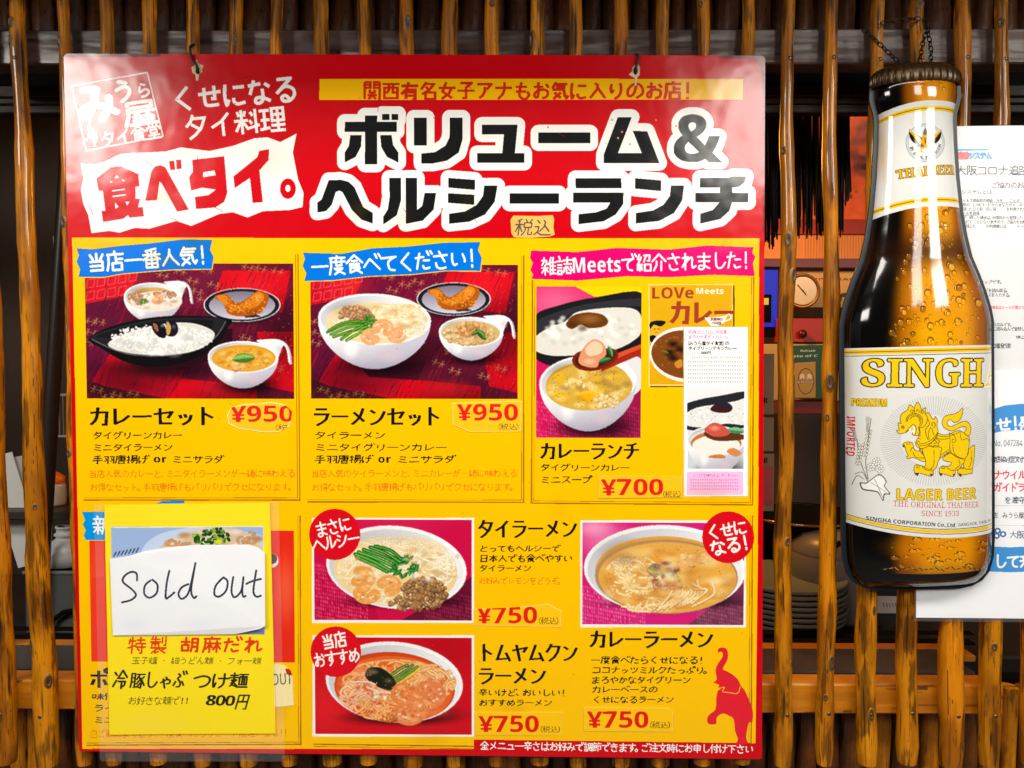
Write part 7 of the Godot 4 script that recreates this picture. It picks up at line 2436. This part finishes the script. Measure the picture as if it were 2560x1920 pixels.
func right_side() -> void:
	var zb := -1.0
	var orange: StandardMaterial3D = mats.orange_wood
	var board := thing("orange_wall_board", "orange lit wood board on the kitchen wall behind the black strings", "wall board", between(1860, 180, 2330, 640, zb)[0])
	bar("board", 1860, 180, 2330, 590, zb, 0.02, orange, board)
	bar("batten", 1860, 548, 2330, 586, zb + 0.006, 0.024, paint_of("red_wood", Color8(150, 40, 6), 0.5), board)
	bar("lower_board", 1860, 588, 2330, 650, zb + 0.004, 0.02, paint_of("ochre_wood", Color8(206, 124, 40), 0.5), board)
	for i in 26:
		bar("bead", 2010 + i * 7, 590, 2013 + i * 7, 648, zb + 0.006, 0.004, mats.ochre_wood, board, 0.0006)
	bar("moulding", 1860, 646, 2330, 670, zb + 0.02, 0.03, paint_of("moulding_wood", Color8(96, 30, 14), 0.4), board)
	# printed frieze
	var fr := thing("picture_frieze", "ochre frieze panel with dark lettering and horse shapes under the orange wall board", "panel", between(1970, 676, 2340, 770, zb)[0])
	new_sheet(256, 64, zb, Vector2(measured(Vector2(1960, 676), zb).x, measured(Vector2(2100, 676), zb).y), 256.0 / 0.39, Color8(206, 150, 70))
	frame(1900, 560, 0.43393)
	word("HAPPY YEAR", v(230, 318), v(545, 318), 24, {"col": Color8(96, 60, 20), "bold": true})
	for x in [290, 420, 480]:
		blob([x - 24, 420, x - 10, 400, x + 16, 398, x + 24, 385, x + 32, 396, x + 22, 412, x + 20, 440, x + 12, 440, x + 8, 422, x - 8, 424, x - 12, 444, x - 20, 444], Color8(60, 36, 16))
	frame(0, 0, 1)
	put("panel", slab([plane_points([1962, 678, 2330, 678, 2330, 768, 1962, 768], zb)], zb, 0.01, fr.position, sheet_uv), print_material("frieze_print", finish(), 0.6, 0.0), fr)
	# dial
	var dial_at := between(1964, 688, 2040, 768, zb + 0.05)[0] as Vector3
	var dial := thing("wall_dial", "round brass rimmed dial in front of the ochre frieze", "clock", dial_at)
	put("case", turned([Vector2(0.0, 0.012), Vector2(0.036, 0.011), Vector2(0.040, 0.016), Vector2(0.044, 0.012), Vector2(0.045, -0.01), Vector2(0.0, -0.01)], 36), paint_of("brass", Color8(176, 110, 40), 0.3, 0.8), dial, Vector3.ZERO, Vector3(PI / 2, 0, 0))
	put("face", turned([Vector2(0.0, 0.0135), Vector2(0.035, 0.0128)], 32), paint_of("dial_face", Color8(226, 206, 160), 0.3), dial, Vector3.ZERO, Vector3(PI / 2, 0, 0))
	put("hand", block(Vector3(0.002, 0.024, 0.001), 0.0003), mats.black, dial, Vector3(-0.006, 0.006, 0.015), Vector3(0, 0, 0.7))
	put("hand", block(Vector3(0.002, 0.016, 0.001), 0.0003), mats.black, dial, Vector3(0.003, -0.004, 0.0152), Vector3(0, 0, 0.6))
	# monitor glowing blue
	var tv := thing("blue_screen", "small screen glowing blue at the right edge of the menu board", "screen", between(1840, 672, 1948, 836, zb + 0.06)[0])
	bar("housing", 1832, 666, 1950, 842, zb + 0.06, 0.05, mats.black, tv)
	bar("screen_glass", 1838, 674, 1944, 818, zb + 0.063, 0.004, glow_of("blue_glow", Color(0.01, 0.10, 0.75), 0.55), tv)
	bar("screen_window", 1880, 736, 1928, 806, zb + 0.066, 0.003, mats.black, tv)
	bar("screen_mark", 1900, 745, 1922, 762, zb + 0.068, 0.003, glow_of("yellow_glow", Color(0.9, 0.8, 0.25), 0.5), tv)
	# orange drawer rail with knobs
	var dr := thing("orange_drawer", "orange drawer front with two dark knobs under the frieze", "drawer", between(1940, 790, 2330, 858, zb + 0.08)[0])
	bar("front", 1946, 796, 2330, 856, zb + 0.08, 0.04, paint_of("drawer_red", Color8(186, 44, 4), 0.5), dr)
	for x in [2003, 2082]:
		var k := between(x - 9, 826, x + 9, 844, zb + 0.08)[0] as Vector3
		put("knob", turned([Vector2(0, 0.018), Vector2(0.008, 0.016), Vector2(0.011, 0.010), Vector2(0.006, 0.002), Vector2(0.005, -0.002)], 16), paint_of("knob_red", Color8(90, 24, 14), 0.25), dr, k - dr.position, Vector3(PI / 2, 0, 0))
	# pale cupboard with a beer poster
	var cup_b := thing("pale_cupboard", "pale cupboard front above a red strip", "cupboard", between(1900, 860, 2330, 1040, zb + 0.08)[0])
	bar("front", 1890, 860, 2330, 1002, zb + 0.08, 0.05, paint_of("cream", Color8(206, 168, 90), 0.5), cup_b)  # cream with the amber of the kitchen lamplight mixed into it
	bar("red_strip", 1890, 1003, 2330, 1036, zb + 0.09, 0.06, paint_of("strip_red", Color8(120, 22, 8), 0.5), cup_b)
	new_sheet(256, 256, zb + 0.1, Vector2(measured(Vector2(1966, 858), zb + 0.1).x, measured(Vector2(2000, 858), zb + 0.1).y), 256.0 / 0.15, Color8(30, 84, 44))
	frame(1900, 560, 0.43393)
	word("Refresh", v(234, 730), v(318, 730), 24, {"col": Color8(240, 240, 226), "bold": true, "slant": 0.2})
	word("Taste of C", v(150, 762), v(332, 758), 30, {"col": Color8(240, 240, 226), "bold": true, "slant": 0.2})
	poly([200, 800, 320, 792, 320, 1000, 180, 1000], Color8(196, 152, 60))
	poly([176, 880, 200, 870, 200, 1000, 176, 1000], Color8(90, 90, 40))
	oval(264, 906, 47, 76, Color8(60, 50, 20))
	oval(264, 906, 43, 71, Color8(196, 156, 60))
	for s in [-1.0, 1.0]:
		blob([264 + s * 8, 872, 264 + s * 20, 862, 264 + s * 34, 872, 264 + s * 34, 892, 264 + s * 26, 892, 264 + s * 18, 886, 264 + s * 10, 896], Color8(236, 230, 206))
	word("Chang", v(218, 912), v(308, 908), 34, {"col": Color8(244, 240, 226), "bold": true, "slant": 0.25, "rim": 3.0, "edge": Color8(60, 50, 20)})
	frame(0, 0, 1)
	var po := put("beer_poster", slab([plane_points([1978, 864, 2082, 862, 2082, 996, 1978, 996], zb + 0.1)], 0.0, 0.002, Vector3(between(1978, 862, 2082, 996, zb + 0.1)[0].x, between(1978, 862, 2082, 996, zb + 0.1)[0].y, 0), sheet_uv), print_material("poster_print", finish(), 0.5, 0.0), self, between(1978, 862, 2082, 996, zb + 0.1)[0])
	tag(po, "green beer poster on the pale cupboard seen between two poles", "poster")
	# black string curtain
	rng.seed = 90
	var cur := thing("string_curtain", "black string curtain hanging inside the window right of the menu board", "curtain", measured(Vector2(2000, 270), -0.30))
	bar("curtain_rod", 1800, 262, 2420, 280, -0.30, 0.02, mats.black, cur)
	var st := SurfaceTool.new()
	st.begin(Mesh.PRIMITIVE_TRIANGLES)
	for i in 300:
		var x := rng.randf_range(1820, 2124)
		var low := 560.0 + rng.randf_range(-24, 40) - (70.0 if x > 2112 else 0.0) + (24.0 if x < 1940 else 0.0)
		if x > 2108 and rng.randf() < 0.4:
			low = 480
		var z := -0.30 + rng.randf_range(-0.02, 0.02)
		var a := measured(Vector2(x, 270), z)
		var b := measured(Vector2(x + rng.randf_range(-6, 6), low), z)
		var path := PackedVector3Array([a - cur.position, a.lerp(b, 0.5) + Vector3(rng.randf_range(-0.002, 0.002), 0, 0) - cur.position, b - cur.position])
		var m := tube(path, PackedFloat32Array([0.0016, 0.0015, 0.0012]), 4)
		st.append_from(m, 0, Transform3D.IDENTITY)
	var strings := put("strings", st.commit(), paint_of("string", Color8(24, 20, 18), 0.8), cur)
	strings.set_meta("kind", "stuff")
	# cards beside the board edge
	for q in [[1896, 884, 1934, 1036, "white price card under the blue screen, upmost of three by the board edge"], [1896, 1044, 1934, 1128, "white card in the middle of three by the board edge"], [1896, 1134, 1934, 1278, "white card with a red food picture, lowest of three by the board edge"]]:
		var c := thing("wall_card", q[4], "card", between(q[0], q[1], q[2], q[3], -0.5)[0])
		bar("card", q[0] - 60, q[1], q[2], q[3], -0.5, 0.002, paint_of("card", Color8(160, 140, 104), 0.6), c, 0.0004)
		if q[1] == 1134:
			bar("picture", q[0] - 60, 1166, q[2] - 2, 1262, -0.498, 0.002, paint_of("card_red", Color8(206, 90, 90), 0.6), c, 0.0004)
		frame(0, 0, 1)
		var t := TextMesh.new()
		t.text = "R"
		t.font_size = 20
		t.pixel_size = 0.0007
		t.depth = 0.001
		if q[1] != 1044:
			put("letter", t, mats.black, c, measured(Vector2(1914, q[1] + 116 if q[1] < 1000 else 1150), -0.496) - c.position)
	# counter, plates, pot, cooker
	var ct := thing("kitchen_counter", "dark counter inside the window carrying plates and a rice cooker", "counter", Vector3(0.1, measured(Vector2(1280, 1572), -0.30).y - 0.02, -0.42))
	put("top", block(Vector3(3.6, 0.03, 0.44), 0.004), paint_of("counter_top", Color8(40, 34, 30), 0.35), ct)
	var cy := ct.position.y + 0.016
	var glaze := paint_of("plate_glaze", Color8(128, 138, 130), 0.25)
	var plate := turned([Vector2(0.0, 0.004), Vector2(0.05, 0.0035), Vector2(0.056, 0.0), Vector2(0.062, 0.001), Vector2(0.082, 0.012), Vector2(0.098, 0.0165), Vector2(0.0995, 0.018), Vector2(0.0995, 0.0235), Vector2(0.097, 0.0235), Vector2(0.08, 0.0155), Vector2(0.055, 0.007), Vector2(0.0, 0.007)], 40)
	var px := measured(Vector2(1962, 1480), -0.34).x
	var names := ["lowest", "second from below", "third from below", "fourth from below", "fifth from below", "sixth from below", "seventh from below", "topmost"]
	for i in 8:
		var p := thing("plate", "pale green plate, %s in the stack behind the poles" % names[i], "plate", Vector3(px + 0.002 * (i % 3), cy + i * 0.0092, -0.34), "plates stacked on the counter")
		put("dish", plate, glaze, p)
	var wok := thing("pan", "dark pan with a shiny rim above the plates", "pan", Vector3(measured(Vector2(2010, 1300), -0.5).x, measured(Vector2(2010, 1290), -0.5).y, -0.52))
	put("pan_bowl", turned([Vector2(0.0, -0.09), Vector2(0.06, -0.085), Vector2(0.10, -0.05), Vector2(0.115, 0.0), Vector2(0.112, 0.0), Vector2(0.095, -0.05), Vector2(0.0, -0.08)], 32), mats.black, wok)
	put("pan_rim", turned([Vector2(0.113, -0.003), Vector2(0.118, 0.0), Vector2(0.114, 0.003)], 32), paint_of("worn_rim", Color8(200, 150, 80), 0.25, 0.9), wok)
	var st_b := thing("pot_stand", "dark box carrying the pan", "box", Vector3(wok.position.x, (wok.position.y - 0.09 + cy) * 0.5, -0.54))
	put("body", block(Vector3(0.16, wok.position.y - 0.09 - cy, 0.12), 0.006), mats.black, st_b)
	cooker(cy)


func cooker(cy: float) -> void:
	var q := between(2050, 1340, 2250, 1560, -0.30)
	var mid: Vector3 = q[0]
	var o := thing("rice_cooker", "grey white rice cooker on the counter below the bottle sign", "rice cooker", Vector3(mid.x, cy, -0.40))
	var top := measured(Vector2(2150, 1352), -0.32).y - cy
	var white := paint_of("cooker_white", Color8(136, 134, 128), 0.35)
	var w: float = q[1].x * 0.5 + 0.012
	put("body", turned([Vector2(0.0, 0.0), Vector2(w * 0.9, 0.0), Vector2(w, 0.01), Vector2(w * 1.03, top * 0.55), Vector2(w, top * 0.74), Vector2(w * 0.96, top * 0.76)], 36), white, o)
	put("lid", turned([Vector2(w * 0.98, top * 0.76), Vector2(w * 0.95, top * 0.84), Vector2(w * 0.7, top * 0.95), Vector2(w * 0.3, top), Vector2(0.0, top)], 36), white, o)
	put("handle", tube(PackedVector3Array([Vector3(-w * 0.6, top * 0.8, w * 0.7), Vector3(-w * 0.3, top * 0.96, w * 0.9), Vector3(w * 0.3, top * 0.96, w * 0.9), Vector3(w * 0.6, top * 0.8, w * 0.7)]), PackedFloat32Array([0.005, 0.005, 0.005, 0.005]), 8), mats.black, o)
	var pz := -0.40 + w + 0.012
	new_sheet(128, 128, pz, Vector2(measured(Vector2(2184, 1452), pz).x, measured(Vector2(2200, 1452), pz).y), 128.0 / 0.05, Color8(206, 200, 190))
	frame(1900, 1220, 0.42199)
	rect(690, 570, 820, 640, Color8(40, 40, 44))
	for i in 5:
		draw([730 + i * 18, 684, 736 + i * 18, 704], 6, Color8(60, 60, 60))
	word("TOSHIBA", v(714, 752), v(790, 752), 16, {"col": Color8(60, 60, 66), "bold": true})
	draw([724, 796, 800, 796], 4, Color8(110, 110, 110))
	frame(0, 0, 1)
	put("control_panel", slab([plane_points([2188, 1456, 2252, 1456, 2250, 1562, 2190, 1562], pz)], pz, 0.02, o.position, sheet_uv), print_material("panel_print", finish(), 0.4, 0.0), o)


func left_side() -> void:
	var cy := measured(Vector2(1280, 1572), -0.30).y - 0.004
	# bottle with an orange nozzle
	var sq := measured(Vector2(133, 1262), -0.36)
	var shelf := thing("side_shelf", "dark shelf with bottles at the left end of the kitchen", "shelf", Vector3(sq.x + 0.02, sq.y - 0.008, -0.38))
	put("board", block(Vector3(0.30, 0.014, 0.16), 0.002), paint_of("shelf_wood", Color8(44, 34, 26), 0.5), shelf)
	var b := thing("squeeze_bottle", "clear squeeze bottle with an orange nozzle left of the menu board", "bottle", Vector3(sq.x, sq.y, -0.36))
	put("body", turned([Vector2(0.0, 0.0), Vector2(0.020, 0.0), Vector2(0.021, 0.004), Vector2(0.021, 0.034), Vector2(0.018, 0.040), Vector2(0.0, 0.042)], 20), paint_of("milky", Color8(186, 176, 160), 0.3), b)
	put("nozzle", turned([Vector2(0.0195, 0.040), Vector2(0.020, 0.050), Vector2(0.012, 0.056), Vector2(0.0045, 0.060), Vector2(0.002, 0.084), Vector2(0.0, 0.085)], 20), paint_of("nozzle_orange", Color8(226, 104, 20), 0.35), b)
	# white jug, uncapped
	var jp := measured(Vector2(152, 1416), -0.30)
	var box := thing("metal_bin", "grey metal bin under the white jug", "bin", Vector3(jp.x + 0.01, (jp.y + cy) * 0.5, -0.34))
	put("body", block(Vector3(0.11, jp.y - cy, 0.14), 0.004), paint_of("bin_metal", Color8(96, 98, 96), 0.4, 0.4), box)
	put("lid", block(Vector3(0.114, 0.006, 0.145), 0.002), paint_of("bin_lid", Color8(120, 122, 120), 0.4, 0.4), box, Vector3(0, (jp.y - cy) * 0.5 - 0.003, 0))
	var jug := thing("jug", "white plastic jug with an open ridged neck left of the yellow sheet", "jug", Vector3(jp.x, jp.y, -0.32))
	put("body", turned([Vector2(0.0, 0.0), Vector2(0.036, 0.0), Vector2(0.037, 0.02), Vector2(0.032, 0.034), Vector2(0.018, 0.044), Vector2(0.0165, 0.048), Vector2(0.020, 0.050), Vector2(0.020, 0.053), Vector2(0.0165, 0.055), Vector2(0.0165, 0.062), Vector2(0.0185, 0.063), Vector2(0.018, 0.066), Vector2(0.014, 0.066), Vector2(0.014, 0.05)], 24), paint_of("jug_white", Color8(214, 214, 210), 0.35), jug)
	var hose := thing("hose", "black hose bent in front of the metal bin", "hose", measured(Vector2(150, 1560), -0.26))
	put("hose_bend", tube(PackedVector3Array([Vector3(-0.02, -0.02, 0), Vector3(-0.012, 0.006, 0), Vector3(0.006, 0.02, 0), Vector3(0.03, 0.024, 0), Vector3(0.06, 0.02, 0)]), PackedFloat32Array([0.004, 0.004, 0.004, 0.004, 0.004]), 8), mats.black, hose)
	# slanting dark post, packets, rack, papers
	var a := measured(Vector2(168, 380), -0.26)
	var e := measured(Vector2(96, 1560), -0.26)
	var post := thing("slanting_post", "dark post leaning behind the poles left of the menu board", "post", e)
	put("post_wood", tube(PackedVector3Array([a - e, Vector3.ZERO]), PackedFloat32Array([0.011, 0.012]), 10), paint_of("post_dark", Color8(40, 30, 24), 0.35), post)
	for y in [640, 760]:
		var k := between(140, y - 56, 196, y + 44, -0.32)
		var pk := thing("packet", "crumpled beige packet, upper of two left of the board" if y == 640 else "crumpled beige packet, lower of two left of the board", "packet", k[0])
		put("wrapper", block(Vector3(k[1].x, k[1].y, 0.02), 0.008), paint_of("packet_beige", Color8(176, 156, 124), 0.4), pk, Vector3.ZERO, Vector3(0.1, 0.2, 0.05 if y == 640 else -0.08))
		for i in 4:
			put("stain", turned([Vector2(0.0, 0.001), Vector2(0.003, 0.0)], 8), mats.black, pk, Vector3(-0.008 + 0.006 * (i % 3), -0.015 + 0.011 * i, 0.0115), Vector3(PI / 2, 0, 0))
	var rack := thing("wire_rack", "pale wire rack inside the window left of the board", "rack", between(112, 984, 190, 1092, -0.40)[0])
	for i in 8:
		bar("wire", 116 + i * 10, 990, 119 + i * 10, 1090, -0.40, 0.003, paint_of("rack_wire", Color8(150, 146, 130), 0.4), rack, 0.0005)
	bar("frame_bar", 112, 984, 192, 991, -0.40, 0.005, mats.rack_wire, rack, 0.001)
	bar("frame_bar", 112, 1088, 192, 1094, -0.40, 0.005, mats.rack_wire, rack, 0.001)
	var pp := thing("leaning_paper", "white paper leaning behind the leftmost poles", "paper", between(10, 1130, 66, 1420, -0.34)[0])
	var pq := thing("leaning_paper", "grey paper half behind the white paper at the leftmost poles", "paper", pp.position + Vector3(0.012, 0.004, -0.006))
	put("paper", block(Vector3(0.05, 0.20, 0.002), 0.0005), paint_of("paper_white", Color8(196, 194, 188), 0.6), pp, Vector3(0, 0, 0), Vector3(0, 0, 0.28))
	put("paper", block(Vector3(0.045, 0.18, 0.002), 0.0005), paint_of("paper_grey", Color8(160, 158, 152), 0.6), pq, Vector3.ZERO, Vector3(0, 0, 0.2))
